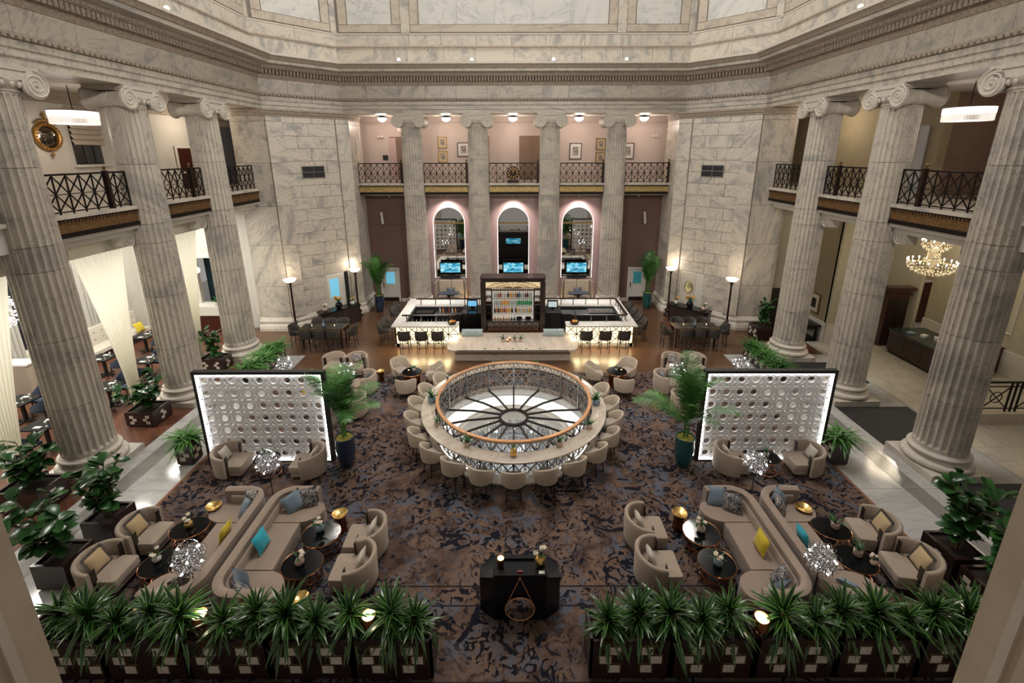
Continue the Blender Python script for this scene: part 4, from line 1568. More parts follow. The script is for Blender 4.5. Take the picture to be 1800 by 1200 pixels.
def palm(x, y, z, lab, h=2.0, n=9, fl=1.1, seed=1, grp='palms in tall glazed vases', up=0.6):
    """feathery palm: arching fronds, each a rib with leaflets"""
    rnd = random.Random(seed)
    t = thing('areca_palm', lab, 'plant', (x, y, z), 0, grp)
    for k in range(4):
        a = k * 1.6
        MB().tube([(0.05 * math.cos(a), 0.05 * math.sin(a), -0.2), (0.07 * math.cos(a), 0.07 * math.sin(a), h * 0.35)], 0.016, 5).build('cane', M['fern_leaf'], t)
    for k in range(n):
        a = 2 * PI * k / n + rnd.uniform(-0.25, 0.25)
        f = mobj('frond', None, t) if False else None
        L = fl * rnd.uniform(0.8, 1.15)
        z0 = h * rnd.uniform(0.15, 0.40)
        el = rnd.uniform(up - 0.65, up + 0.45)
        pts = []
        p = Vector((0.05 * math.cos(a), 0.05 * math.sin(a), z0))
        for i in range(11):
            pts.append(p.copy())
            u = i / 10
            e2 = el + 0.35 - 1.35 * u * u
            p = p + Vector((math.cos(a) * math.cos(e2), math.sin(a) * math.cos(e2), math.sin(e2))) * (L / 10)
        mb = MB()
        mb.tube([tuple(q) for q in pts], 0.009, 4, taper=[1 - 0.08 * i for i in range(11)])
        side = Vector((-math.sin(a), math.cos(a), 0))
        vs, fs = [], []
        m = 44
        for i in range(4, m):
            u = i / m
            j = min(int(u * 10), 9)
            q = pts[j].lerp(pts[j + 1], u * 10 - j)
            tg = (pts[j + 1] - pts[j]).normalized()
            ll = 0.30 * L * math.sin(PI * (0.12 + 0.84 * u)) ** 0.7
            for s in (-1, 1):
                dv = (side * s * 0.80 + tg * 0.55 + Vector((0, 0, -0.22 + 0.25 * rnd.random()))).normalized() * ll
                wv = tg * 0.011
                b = len(vs)
                vs += [tuple(q - wv), tuple(q + wv), tuple(q + dv * 0.55 + wv * 1.2), tuple(q + dv * 0.55 - wv * 0.8), tuple(q + dv + Vector((0, 0, -0.06 * ll)))]
                fs += [(b, b + 1, b + 2, b + 3), (b + 3, b + 2, b + 4)]
        mb.add(vs, fs)
        mb.build('frond', M['palm_leaf'], t)
    return t


def vase_tall(x, y, lab, mat, r=0.24, h=0.92, grp='tall glazed vases'):
    t = thing('glazed_vase', lab, 'vase', (x, y, 0), 0, grp)
    prof = [(r * 0.55, 0.0), (r * 0.72, 0.05), (r * 0.95, 0.35 * h / 0.92), (r * 1.05, 0.62 * h / 0.92), (r * 1.0, h - 0.06), (r * 1.08, h), (r * 0.93, h), (r * 0.90, h - 0.05)]
    mb = MB()
    n = 36
    vs, fs = [], []
    for rr, z in prof:
        for k in range(n):
            a = 2 * PI * k / n
            f = 1 + (0.025 if k % 2 else -0.025) * (1 if 0.04 < z < h - 0.08 else 0)
            vs.append((rr * f * math.cos(a), rr * f * math.sin(a), z))
    for i in range(len(prof) - 1):
        for k in range(n):
            j = (k + 1) % n
            fs.append((i * n + k, i * n + j, (i + 1) * n + j, (i + 1) * n + k))
    mb.add(vs, fs)
    mb.build('body', mat, t, 40)
    MB().lathe([(0.0, h - 0.02), (r * 0.5, h - 0.01), (r * 0.92, h - 0.04)], 20, cap=False).build('moss', M['moss'], t)
    return t


def planter_box(x, y, w, d, h, lab, rz=0.0, grp='dark lacquered planter boxes', faces=('front', 'right'), tile=0.20):
    """square-section box with shell inlay squares"""
    t = thing('planter_box', lab, 'planter', (x, y, 0), rz, grp)
    th = 0.05
    MB().bx(-w / 2, w / 2, -d / 2, -d / 2 + th, 0.04, h).bx(-w / 2, w / 2, d / 2 - th, d / 2, 0.04, h).bx(-w / 2, -w / 2 + th, -d / 2 + th, d / 2 - th, 0.04, h).bx(w / 2 - th, w / 2, -d / 2 + th, d / 2 - th, 0.04, h).bx(-w / 2 + 0.03, w / 2 - 0.03, -d / 2 + 0.03, d / 2 - 0.03, 0, 0.05).build('box', M['espresso'], t)
    MB().bx(-w / 2 + th, w / 2 - th, -d / 2 + th, d / 2 - th, h - 0.12, h - 0.06).build('soil', M['soil'], t)
    for f in faces:
        L = w if f in ('front', 'back') else d
        n = max(1, int((L - 0.05) / (tile * 1.75)))
        for k in range(n):
            u = (k + 0.5) * L / n - L / 2
            q = min(tile, h * 0.24)
            for i, (du, dz) in enumerate(((-0.35 * q + 0.02, h * 0.5 + q * 0.8), (0.35 * q + 0.02, h * 0.5), (-0.35 * q + 0.02, h * 0.5 - q * 0.8))):
                if k % 2:
                    du = -du
                a, b = (u + du), dz
                if f == 'front':
                    block('inlay_square', M['inlay'], (a, -d / 2 - 0.003, b), (q * 0.95, 0.012, q * 0.72), 0, t)
                elif f == 'right':
                    block('inlay_square', M['inlay'], (w / 2 + 0.003, a, b), (0.012, q * 0.95, q * 0.72), 0, t)
                elif f == 'left':
                    block('inlay_square', M['inlay'], (-w / 2 - 0.003, a, b), (0.012, q * 0.95, q * 0.72), 0, t)
    return t


_sl = leaf_mesh('succulent_blade', M['succ_leaf'], 0.16, 0.03, 0.3, 0.3, 4)
def potplant(x, y, z, lab, pot='terracotta', kind='spike', seed=1, s=1.0, grp='small potted plants', cat='plant', name='potted_succulent'):
    rnd = random.Random(seed)
    t = thing(name, lab, cat, (x, y, z), 0, grp)
    t.scale = (s,) * 3
    if kind in ('spike', 'airy'):
        MB().lathe([(0.045, 0), (0.06, 0.02), (0.062, 0.09), (0.05, 0.095), (0.05, 0.08), (0.0, 0.08)], 14).build('pot', M[pot], t, 40)
        ps = []
        for i in range(14 if kind == 'spike' else 20):
            m = Matrix.Translation((0, 0, 0.08)) @ Euler((rnd.uniform(-0.5, 0.5), rnd.uniform(-1.4, -0.6), rnd.uniform(0, 6.28)), 'XYZ').to_matrix().to_4x4() @ Matrix.Scale(rnd.uniform(0.7, 1.2), 4)
            ps.append((_sl, m))
        join_leaves(ps, 'leaves', M['succ_leaf'], t)
    else:
        MB().lathe([(0.03, 0), (0.065, 0.03), (0.072, 0.07), (0.05, 0.11), (0.028, 0.125), (0.022, 0.12)], 16).build('vase', M[pot], t, 40)
        ps = []
        for i in range(6):
            m = Matrix.Translation((0, 0, 0.11)) @ Euler((rnd.uniform(-0.5, 0.5), rnd.uniform(-1.4, -0.5), rnd.uniform(0, 6.28)), 'XYZ').to_matrix().to_4x4()
            ps.append((_sl, m))
        join_leaves(ps, 'leaves', M['succ_leaf'], t)
        for i in range(4):
            a = rnd.uniform(0, 6.28)
            q = Vector((0.06 * math.cos(a), 0.06 * math.sin(a), rnd.uniform(0.17, 0.24)))
            fm = MB()
            for k in range(5):
                b = k * 1.257
                fm.ball((q.x + 0.02 * math.cos(b), q.y + 0.02 * math.sin(b), q.z), 0.02, 6, 4)
            fl_ = fm.build('bloom', M['petal' if kind == 'flower' else 'petal_gold'], t, 60)
            MB().tube([(0, 0, 0.1), tuple(q)], 0.004, 4).build('stalk', M['succ_leaf'], t)
    return t


def candle(x, y, z, lab, s=1.0, grp='candle glasses'):
    t = thing('candle_glass', lab, 'candle', (x, y, z), 0, grp)
    t.scale = (s,) * 3
    MB().lathe([(0.03, 0), (0.035, 0.01), (0.035, 0.08), (0.031, 0.08), (0.031, 0.012), (0, 0.012)], 14).build('glass', M['copper'], t, 40)
    MB().lathe([(0.0, 0.082), (0.030, 0.078), (0.030, 0.06)], 12, cap=False).build('flame_glow', M['e_candle'], t)
    return t


# ---- tables
def coffee_table(x, y, lab, rx=0.42, ry=0.34, h=0.42, rz=0.0, grp='black oval coffee tables'):
    t = thing('coffee_table', lab, 'table', (x, y, 0), rz, grp)
    n = 36
    pr = [(rx * math.cos(2 * PI * k / n), ry * math.sin(2 * PI * k / n)) for k in range(n)]
    MB().prism(pr, h - 0.025, h).build('table_top', M['blackglass'], t)
    MB().tube([(p[0] * 1.005, p[1] * 1.005, h - 0.014) for p in pr], 0.012, 5, True).build('copper_rim', M['copper'], t, 60)
    for k, (a, b, c) in enumerate(((0.05, 0.0, 0.78), (-0.08, 0.05, 0.7), (0.02, -0.06, 0.9))):
        MB().tube([(p[0] * c + a, p[1] * c + b, 0.02 + k * 0.10) for p in pr], 0.010, 5, True).build('hoop', M['copper_dark'], t, 60)
    for k in range(6):
        a = k * PI / 3
        MB().tube([(rx * 0.8 * math.cos(a), ry * 0.8 * math.sin(a), 0.0), (rx * 0.55 * math.cos(a + 0.5), ry * 0.55 * math.sin(a + 0.5), 0.2), (rx * 0.8 * math.cos(a + 0.9), ry * 0.8 * math.sin(a + 0.9), h - 0.025)], 0.010, 5).build('leg', M['copper_dark'], t, 60)
    return t


def gold_table(x, y, lab, h=0.48, r=0.17, grp='gold dish-top side tables'):
    t = thing('gold_side_table', lab, 'table', (x, y, 0), 0, grp)
    mb = MB()
    vs, fs = [], []
    prof = [(0.75, 0.0), (0.6, 0.15), (0.62, 0.30), (0.8, h - 0.05), (1.0, h - 0.01), (1.0, h), (0.86, h - 0.012), (0.5, h - 0.05), (0.02, h - 0.055)]
    n = 24
    for i, (q, z) in enumerate(prof):
        for k in range(n):
            a = 2 * PI * k / n
            f = 1 + (0.14 * math.cos(5 * a) if i < 3 else 0.05 * math.sin(3 * a + i))
            vs.append((r * q * f * math.cos(a), r * q * f * math.sin(a), z))
    for i in range(len(prof) - 1):
        for k in range(n):
            j = (k + 1) % n
            fs.append((i * n + k, i * n + j, (i + 1) * n + j, (i + 1) * n + k))
    mb.add(vs[:6 * n], [f for f in fs if max(f) < 6 * n])
    mb.build('root_base', M['copper_dark'], t, 50)
    MB().add(vs[4 * n:], [tuple(i - 4 * n for i in f) for f in fs if min(f) >= 4 * n]).build('dish_top', M['gold'], t, 50)
    return t


def round_table(x, y, lab, r=0.36, h=0.60, grp='small round tables'):
    t = thing('round_table', lab, 'table', (x, y, 0), 0, grp)
    MB().lathe([(r - 0.02, h - 0.035), (r, h - 0.03), (r, h - 0.004), (r - 0.01, h)], 32).build('table_top', M['blackglass'], t)
    MB().tube([(1.01 * r * math.cos(2 * PI * k / 32), 1.01 * r * math.sin(2 * PI * k / 32), h - 0.03) for k in range(32)], 0.010, 5, True).build('copper_rim', M['copper'], t, 60)
    MB().lathe([(r * 0.8, 0.0), (r * 0.8, 0.04), (r * 0.72, 0.05), (r * 0.74, h - 0.06), (r * 0.8, h - 0.04)], 28).build('drum_base', M['copper_dark'], t, 40)
    for k in range(14):
        a = 2 * PI * k / 14
        b = a + 0.45
        MB().tube([(r * 0.77 * math.cos(a), r * 0.77 * math.sin(a), 0.03), (r * 0.79 * math.cos(b), r * 0.79 * math.sin(b), h - 0.04)], 0.008, 4).build('cage_rod', M['copper'], t)
    return t


# ---- S-shaped sofa: one half, seat faces +x, straight back along x=0 from y=-len/2..len/2
def sofa(x, y, lab, side=1, L=2.80):
    t = thing('curved_sofa', lab, 'sofa', (x, y, 0), 0, 'back to back curved sofas')
    h = L / 2
    R = 0.48
    s = side
    path = [(1.02, -h + 0.02), (0.80, -h)] + arc(R, -h + R, R, -PI / 2, -PI, 8) + [(0, -0.5), (0, 0.0), (0, 0.5)] + arc(R, h - R, R, PI, PI / 2, 8) + [(0.80, h), (1.02, h - 0.02)]
    path = [(px * s, py) for px, py in path]
    if s < 0:
        path = path[::-1]
    mb = MB()
    shell(mb, path, 0.17, 0.02, 0.76, lambda u: 0.74, 0.0)
    mb.build('backrest', M['sofa'], t, 45)
    pp = [(px * s, py) for px, py in [(0.85, -h + 0.17)] + arc(R, -h + R, R - 0.185, -PI / 2, -PI, 6) + [(0.185, 0.0)] + arc(R, h - R, R - 0.185, PI, PI / 2, 6) + [(0.85, h - 0.17)]]
    if s < 0:
        pp = pp[::-1]
    mb = MB()
    shell(mb, pp, 0.07, 0.42, 0.62, lambda u: 0.62)
    mb.build('lumbar_roll', M['sofa'], t, 45)
    # seat: straight middle, rounded lobes at both ends
    mid = [(0.10, -0.59), (0.84, -0.59), (0.84, 0.59), (0.10, 0.59)]
    def cush(poly, nm):
        poly = [(px * s, py) for px, py in poly]
        mb = MB()
        mb.prism(poly, 0.05, 0.395)
        c = Vector((sum(p[0] for p in poly) / len(poly), sum(p[1] for p in poly) / len(poly)))
        mb.prism([tuple(c + (Vector(p) - c) * 0.985) for p in poly], 0.395, 0.42)
        return mb.build(nm, M['sofa'], t, 30)
    cush(mid, 'seat_cushion')
    for q in (-1, 1):
        hs = h / 1.40
        lobe = [(0.10, 0.60), (0.84, 0.60), (0.98, 0.64), (1.10, 0.71), (1.18, 0.81), (1.22, 0.94), (1.20, 1.08), (1.13, 1.18), (1.02, 1.235), (0.80, 1.25), (0.50, 1.25), (0.30, 1.17), (0.16, 1.0), (0.10, 0.85)]
        lobe = [(a, q * b * hs) for a, b in lobe]
        cush(lobe, 'seat_cushion')
    return t
# ------------------------------------------------------------------ lounge: sofas, armchairs, tables
sofa(-5.60, 7.62, 'long taupe sofa at left front with turquoise cushion, curved ends facing the aisle', 1)
sofa(-5.76, 7.62, 'outer taupe sofa at left front, back to back with the turquoise-cushioned one', -1)
sofa(5.47, 7.60, 'long taupe sofa at right front with yellow cushion, curved ends facing the aisle', -1)
sofa(5.63, 7.60, 'outer taupe sofa at right front, back to back with the yellow-cushioned one', 1)

ac = make_armchair()
AC = [
    (-3.21, 7.87, PI, 'beige barrel armchair beside the gold side table left of the aisle', 'pale'),
    (-3.21, 7.11, PI, 'beige barrel armchair left of the aisle, nearest the front planter', 'pale'),
    (2.87, 8.08, 0.0, 'beige barrel armchair beside the gold side table right of the aisle', 'pale'),
    (2.86, 7.17, 0.0, 'beige barrel armchair right of the aisle, nearest the front planter', 'pale'),
    (-7.97, 7.96, 0.0, 'beige barrel armchair by the left marble strip, the farther of two with fringed cushions', 'gold'),
    (-8.06, 7.09, 0.0, 'beige barrel armchair by the left marble strip, the nearer of two with fringed cushions', 'gold'),
    (7.74, 7.99, PI - 0.15, 'beige barrel armchair by the right marble strip, the farther of two with fringed cushions', 'gold'),
    (7.82, 7.10, PI - 0.15, 'beige barrel armchair by the right marble strip, the nearer of two with fringed cushions', 'gold'),
    (-7.56, 10.38, 0.0, 'beige armchair with tasselled cushion in front of the left pierced screen', 'pale'),
    (-5.52, 10.34, PI, 'beige armchair seen from behind at the right of the left pierced screen', 'pale'),
    (5.83, 10.40, 0.0, 'beige armchair seen from behind at the left of the right pierced screen', 'pale'),
    (7.74, 10.38, PI, 'beige armchair with cushion at the right of the right pierced screen', 'pale'),
    (-6.15, 16.05, -PI / 2, 'beige armchair with printed cushion behind the left palm, facing the camera', 'leaf'),
    (-7.02, 16.05, -PI / 2, 'beige armchair mostly hidden between left palm and left screen', None),
    (6.13, 15.95, -PI / 2, 'beige armchair with printed cushion left of the right palm, facing the camera', 'leaf'),
    (6.96, 15.95, -PI / 2, 'beige armchair with pale cushion behind the right palm, facing the camera', 'pale'),
    (-5.42, 14.62, PI + 0.2, 'beige armchair seen from behind right of the left palm', 'slate'),
    (-5.30, 13.10, PI, 'beige armchair mostly hidden by the fronds of the left palm', None),
    (-6.9, 13.7, 0.0, 'beige armchair with yellow cushion hidden behind the left pierced screen', None),
    (5.45, 14.62, -0.2, 'beige armchair seen from behind left of the right palm', 'blue'),
    (5.60, 13.20, 0.0, 'beige armchair with blue cushion partly behind the right palm fronds', 'blue'),
]
for i, (x, y, rz, lab, pk) in enumerate(AC):
    if i == 0:
        ac.location = (x, y, 0)
        ac.rotation_euler = (0, 0, rz)
        tag(ac, lab, None, 'beige barrel armchairs')
    else:
        dup(ac, (x, y, 0), rz, lab, 'beige barrel armchairs')
    if pk:
        c, s = math.cos(rz), math.sin(rz)
        px, py = x - 0.16 * c, y - 0.16 * s
        w = {'gold': 'gold fringed', 'pale': 'pale', 'leaf': 'leaf printed', 'slate': 'slate satin', 'blue': 'blue satin'}[pk]
        pillow(pk, (px, py, 0.60), (0, 1.15, rz), '%s cushion on the %s' % (w, ' '.join(lab.replace('beige ', '').replace('barrel ', '').split()[:11])), 0.98 if pk == 'gold' else 0.85, tassels=pk == 'gold')

# cushions on the long sofas
for k, (pk, x, y, z, rot, lab, s) in enumerate((
    ('blue', -5.08, 8.62, 0.60, (0.35, 1.0, -1.1), 'blue-grey satin cushion at the far end of the left inner sofa', 1.05),
    ('dark', -4.82, 8.76, 0.60, (0.1, 1.0, -1.35), 'dark printed cushion at the far end of the left inner sofa', 1.05),
    ('teal', -5.22, 7.53, 0.63, (0, 1.25, 0.0), 'turquoise velvet cushion standing on its corner on the left sofa', 1.0),
    ('slate', -5.14, 6.68, 0.60, (0.2, 1.0, 0.5), 'slate satin cushion at the near end of the left inner sofa', 1.0),
    ('dark', -5.02, 6.48, 0.60, (0.0, 1.0, 0.9), 'dark printed cushion at the near end of the left inner sofa', 1.0),
    ('leaf', -6.12, 8.72, 0.60, (0.2, 1.0, -2.0), 'printed cushion at the far end of the left outer sofa', 0.95),
    ('blue', -6.10, 8.46, 0.60, (0.5, 1.0, -2.6), 'blue satin cushion at the far end of the left outer sofa', 0.95),
    ('yellow', -6.10, 7.75, 0.62, (0, 1.35, PI), 'yellow cushion on the left outer sofa, seen edge on', 0.95),
    ('leaf', -6.30, 6.66, 0.60, (0.1, 1.0, 2.4), 'printed cushion at the near end of the left outer sofa', 0.95),
    ('blue', 4.70, 8.78, 0.60, (0.0, 1.0, -1.75), 'blue-grey satin cushion at the far end of the right inner sofa', 1.05),
    ('dark', 4.96, 8.58, 0.60, (0.2, 1.0, -2.2), 'dark printed cushion at the far end of the right inner sofa', 1.05),
    ('yellow', 5.03, 7.45, 0.63, (0, 1.35, PI), 'yellow velvet cushion standing on its corner on the right sofa', 1.0),
    ('dark', 4.98, 6.72, 0.60, (0.2, 1.0, 2.6), 'dark printed cushion at the near end of the right inner sofa', 1.0),
    ('slate', 4.86, 6.50, 0.60, (0.1, 1.0, 2.1), 'slate satin cushion at the near end of the right inner sofa', 1.0),
    ('leaf', 6.02, 8.52, 0.60, (0.2, 1.0, -0.6), 'printed cushion at the far end of the right outer sofa', 0.95),
    ('blue', 6.12, 8.72, 0.60, (0.5, 1.0, -1.1), 'blue satin cushion at the far end of the right outer sofa', 0.95),
    ('teal', 5.98, 7.62, 0.62, (0, 1.35, 0.0), 'turquoise cushion on the right outer sofa, seen edge on', 0.95),
    ('blue', 6.18, 6.56, 0.58, (0.0, 0.8, 0.9), 'blue satin cushion at the near end of the right outer sofa', 0.95),
    ('yellow', -7.04, 13.7, 0.62, (0.0, 1.15, 0.0), 'yellow cushion glimpsed through the left pierced screen', 1.0),
)):
    pillow(pk, (x, y, z), rot, lab, s)

coffee_table(-4.17, 7.92, 'black oval coffee table beside the left gold side table', 0.40, 0.36)
coffee_table(-4.25, 7.18, 'black oval coffee table between left sofa and nearest aisle armchair', 0.40, 0.34)
coffee_table(4.02, 7.93, 'black oval coffee table beside the right gold side table', 0.38, 0.36)
coffee_table(4.03, 7.18, 'black oval coffee table between right sofa and nearest aisle armchair', 0.36, 0.34)
coffee_table(-7.10, 8.06, 'black oval table in front of the farther fringed-cushion armchair at left', 0.38, 0.30, 0.44, 0.3)
coffee_table(-7.05, 7.22, 'black oval table beside the left front dandelion lamp', 0.42, 0.34, 0.42, 0.3)
coffee_table(6.86, 8.0, 'black oval table in front of the farther fringed-cushion armchair at right', 0.38, 0.30, 0.44, -0.3)
coffee_table(6.85, 7.25, 'black oval table beside the right front dandelion lamp', 0.38, 0.34, 0.42, -0.3)
coffee_table(-6.62, 10.36, 'black coffee table in front of the left pierced screen', 0.33, 0.30, 0.46)
coffee_table(6.74, 10.36, 'black coffee table in front of the right pierced screen', 0.33, 0.30, 0.46)
gold_table(-3.95, 8.42, 'gold dish-topped side table at the end of the left inner sofa')
gold_table(3.72, 8.42, 'gold dish-topped side table left of the right inner sofa')
gold_table(6.60, 8.56, 'gold dish-topped side table at the end of the right outer sofa')
gold_table(-6.95, 8.66, 'gold dish-topped side table behind the oval table at far left')
gold_table(-5.02, 15.42, 'gold dish-topped side table beside the armchair right of the left palm', 0.44, 0.14)
gold_table(-3.95, 6.42, 'gold dish-topped side table behind the left front planter', 0.46, 0.16)
gold_table(-6.70, 6.30, 'gold dish-topped side table beside the near end of the left outer sofa', 0.46, 0.17)

for k, (x, y, z, lab, pot, kd, s) in enumerate((
    (-4.22, 7.98, 0.42, 'blue vase of cream flowers on the left farther coffee table', 'pot_blue', 'flower', 1.0),
    (-4.28, 7.16, 0.42, 'small potted plant with white bloom on the left nearer coffee table', 'terracotta', 'flower', 1.0),
    (4.02, 7.95, 0.42, 'pale pot with white flowers on the right farther coffee table', 'terracotta', 'flower', 1.0),
    (4.02, 7.12, 0.42, 'blue vase with cream blooms on the right nearer coffee table', 'pot_blue', 'flower', 1.0),
    (-7.12, 8.08, 0.44, 'yellow vase with pale flowers on the far left oval table', 'gold', 'flower', 1.0),
    (-7.18, 7.24, 0.42, 'small vase of flowers beside the left front dandelion lamp', 'white_ceramic', 'flower', 0.9),
    (6.95, 8.02, 0.44, 'spiky succulent in a pale pot on the far right oval table', 'terracotta', 'spike', 1.1),
    (6.95, 7.34, 0.42, 'spiky succulent in a pale pot beside the right front dandelion lamp', 'terracotta', 'spike', 1.1),
    (7.10, 7.12, 0.42, 'small cream flower vase next to the succulent at right front', 'terracotta', 'flower', 0.7),
    (-6.62, 10.36, 0.46, 'small succulent on the table before the left screen', 'white_ceramic', 'spike', 1.0),
    (6.74, 10.40, 0.46, 'small succulent on the table before the right screen', 'white_ceramic', 'spike', 0.9),
)):
    potplant(x, y, z, lab, pot, kd, k, s * 1.25)

# small round tables with tub chairs, at the back of the carpet
tc = make_tubchair()
TC = [(-4.30, 15.58, -0.85, 'cream tub chair behind the left round table, its back to the bar'), (-3.82, 14.34, PI / 2 + 0.15, 'cream tub chair seen from behind at the left round table'),
      (-3.02, 15.25, PI + 0.1, 'cream tub chair to the right of the left round table'),
      (4.22, 15.50, PI + 0.75, 'cream tub chair behind the right round table, its back to the bar'), (3.86, 14.36, PI / 2 - 0.2, 'cream tub chair seen from behind at the right round table'),
      (3.02, 15.25, -0.1, 'cream tub chair to the left of the right round table')]
for i, (x, y, rz, lab) in enumerate(TC):
    if i == 0:
        tc.location = (x, y, 0)
        tc.rotation_euler = (0, 0, rz)
        tag(tc, lab, None, 'cream tub chairs')
    else:
        dup(tc, (x, y, 0), rz, lab, 'cream tub chairs')
round_table(-3.75, 15.05, 'round black-topped copper drum table left of the skylight')
round_table(3.75, 15.05, 'round black-topped copper drum table right of the skylight')
potplant(-3.70, 15.12, 0.60, 'small succulent on the left round table', 'white_ceramic', 'spike', 30, 1.0)
potplant(3.74, 15.10, 0.60, 'small pale pot on the right round table', 'white_ceramic', 'spike', 31, 0.8)
candle(-3.86, 15.0, 0.60, 'white candle glass on the left round table')
candle(3.90, 15.0, 0.60, 'white candle glass on the right round table')

# ---- dandelion lamps
dl = make_dandelion()
DL = [(-6.02, 6.66, 1.10, 'large dandelion lamp of chrome curls at left front beside the sofa'), (5.62, 6.62, 1.10, 'large dandelion lamp of chrome curls at right front beside the sofa'),
      (-5.96, 9.32, 1.10, 'dandelion lamp between the left screen armchairs and left sofas'), (5.80, 9.27, 1.10, 'dandelion lamp between the right screen armchairs and right sofas'),
      (-5.66, 13.86, 1.24, 'dandelion lamp right of the left palm'), (5.52, 13.86, 1.24, 'dandelion lamp left of the right palm'),
      (-8.16, 14.64, 1.10, 'dandelion lamp showing above the left screen'), (8.0, 14.55, 1.10, 'dandelion lamp showing above the right screen')]
for i, (x, y, h, lab) in enumerate(DL):
    o = dl if i == 0 else dup(dl, (0, 0, 0))
    o.location = (x, y, h - 1.12 if h > 1.12 else 0)
    if h > 1.12:
        o.location.z = 0
        o.scale = (1, 1, h / 1.12)
    tag(o, lab, None, 'dandelion lamps')
    light('POINT', 'dandelion_light', (x, y, h), 3.5, (1.0, 0.96, 0.92), 0.06)

# ---- pierced screens
def pierced_screen(x0, x1, lab):
    w = x1 - x0
    h = 2.77
    t = thing('pierced_screen', lab, 'screen', ((x0 + x1) / 2, 10.86, 0), 0, 'pierced screens')
    f = 0.09
    MB().bx(-w / 2, w / 2, -0.07, 0.07, 0.0, 0.06).build('bottom_rail', M['black_matte'], t)
    MB().bx(-w / 2, w / 2, -0.07, 0.07, h - f, h).build('top_rail', M['black_matte'], t)
    for s in (-1, 1):
        MB().bx(s * (w / 2 - f), s * w / 2, -0.07, 0.07, 0.06, h - f).build('side_post', M['black_matte'], t)
    mt = plain('silvered_metal', (0.80, 0.80, 0.82), 0.35, 0.30)
    iw, ih = w - 2 * f, h - f - 0.06
    nx, nz = 9, 7
    cx, cz = iw / nx, ih / nz
    def ringmesh(nm, ri, ro, th, n=16, sx=1.0, sz=1.0, lip=0.010):
        vs, fs = [], []
        for (r, y) in ((ri, -th / 2), (ri + lip, -th / 2 - lip), (ro - lip, -th / 2 - lip), (ro, -th / 2), (ro, th / 2), (ri, th / 2)):
            for k in range(n):
                a = 2 * PI * (k + 0.5) / n
                vs.append((r * sx * math.cos(a), y, r * sz * math.sin(a)))
        m = 6
        for i in range(m):
            for k in range(n):
                j = (k + 1) % n
                fs.append((i * n + k, i * n + j, ((i + 1) % m) * n + j, ((i + 1) % m) * n + k))
        return MB().add(vs, fs).mesh(nm, mt, 35)
    big = ringmesh('ring', 0.088, 0.172, 0.03)
    mid = ringmesh('small_ring', 0.030, 0.098, 0.03, 12)
    hl = ringmesh('oval_link', 0.050, 0.098, 0.03, 12, 0.62, 1.25)
    vl = ringmesh('oval_link', 0.050, 0.098, 0.03, 12, 1.25, 0.62)
    x_ = lambda i: -iw / 2 + i * cx
    z_ = lambda j: 0.06 + j * cz
    for i in range(nx):
        for j in range(nz):
            mobj('ring', big, t, (x_(i + 0.5), 0, z_(j + 0.5)))
    for i in range(nx + 1):
        for j in range(nz + 1):
            mobj('small_ring', mid, t, (min(max(x_(i), -iw / 2 + 0.05), iw / 2 - 0.05), 0, min(max(z_(j), 0.11), h - f - 0.05)))
    for i in range(nx + 1):
        for j in range(nz):
            mobj('oval_link', hl, t, (min(max(x_(i), -iw / 2 + 0.05), iw / 2 - 0.05), 0, z_(j + 0.5)))
    for i in range(nx):
        for j in range(nz + 1):
            mobj('oval_link', vl, t, (x_(i + 0.5), 0, min(max(z_(j), 0.11), h - f - 0.05)))
    # diagonal webs between the rings
    wb = MB()
    for i in range(nx):
        for j in range(nz):
            for a in (-1, 1):
                for b in (-1, 1):
                    wb.bar((x_(i + 0.5) + a * 0.11, 0, z_(j + 0.5) + b * 0.11), (x_(i + 0.5) + a * (cx / 2 - 0.05), 0, z_(j + 0.5) + b * (cz / 2 - 0.05)), 0.025, 0.03)
    tag(wb.build('web', mt, t), kind='stuff')
    # light strips inside the frame
    es = M['e_white']
    MB().bx(-iw / 2, iw / 2, -0.066, -0.03, h - f - 0.015, h - f).build('light_strip', es, t)
    MB().bx(-iw / 2, iw / 2, -0.066, -0.03, 0.06, 0.075).build('light_strip', es, t)
    for s in (-1, 1):
        MB().bx(s * (iw / 2 - 0.015), s * iw / 2, -0.066, -0.03, 0.075, h - f - 0.015).build('light_strip', es, t)
    return t
pierced_screen(-8.53, -5.03, 'silver pierced ring screen with lit edges on the left')
pierced_screen(5.03, 8.53, 'silver pierced ring screen with lit edges on the right')

# ---- palms in tall vases
vase_tall(-4.62, 10.66, 'navy ribbed vase at the right edge of the left screen', M['glaze_blue'], 0.25)
palm(-4.62, 10.66, 0.92, 'feathery palm in the navy vase beside the left screen', 2.1, 15, 1.5, 4, up=0.95)
vase_tall(4.62, 10.62, 'teal ribbed vase at the left edge of the right screen', M['glaze_teal'], 0.25)
palm(4.62, 10.62, 0.92, 'feathery palm in the teal vase beside the right screen', 2.1, 14, 1.5, 9, up=0.95)
vase_tall(-7.30, 23.2, 'navy vase beside the door at the back left', M['glaze_blue'], 0.24, 0.95)
palm(-7.30, 23.2, 0.9, 'tall dark palm in the navy vase at the back left', 2.6, 17, 1.5, 12, up=1.5)
vase_tall(7.30, 23.6, 'teal vase beside the door at the back right', M['glaze_teal'], 0.24, 0.95)
palm(7.30, 23.6, 0.9, 'tall dark palm in the teal vase at the back right', 2.8, 17, 1.5, 15, up=1.5)

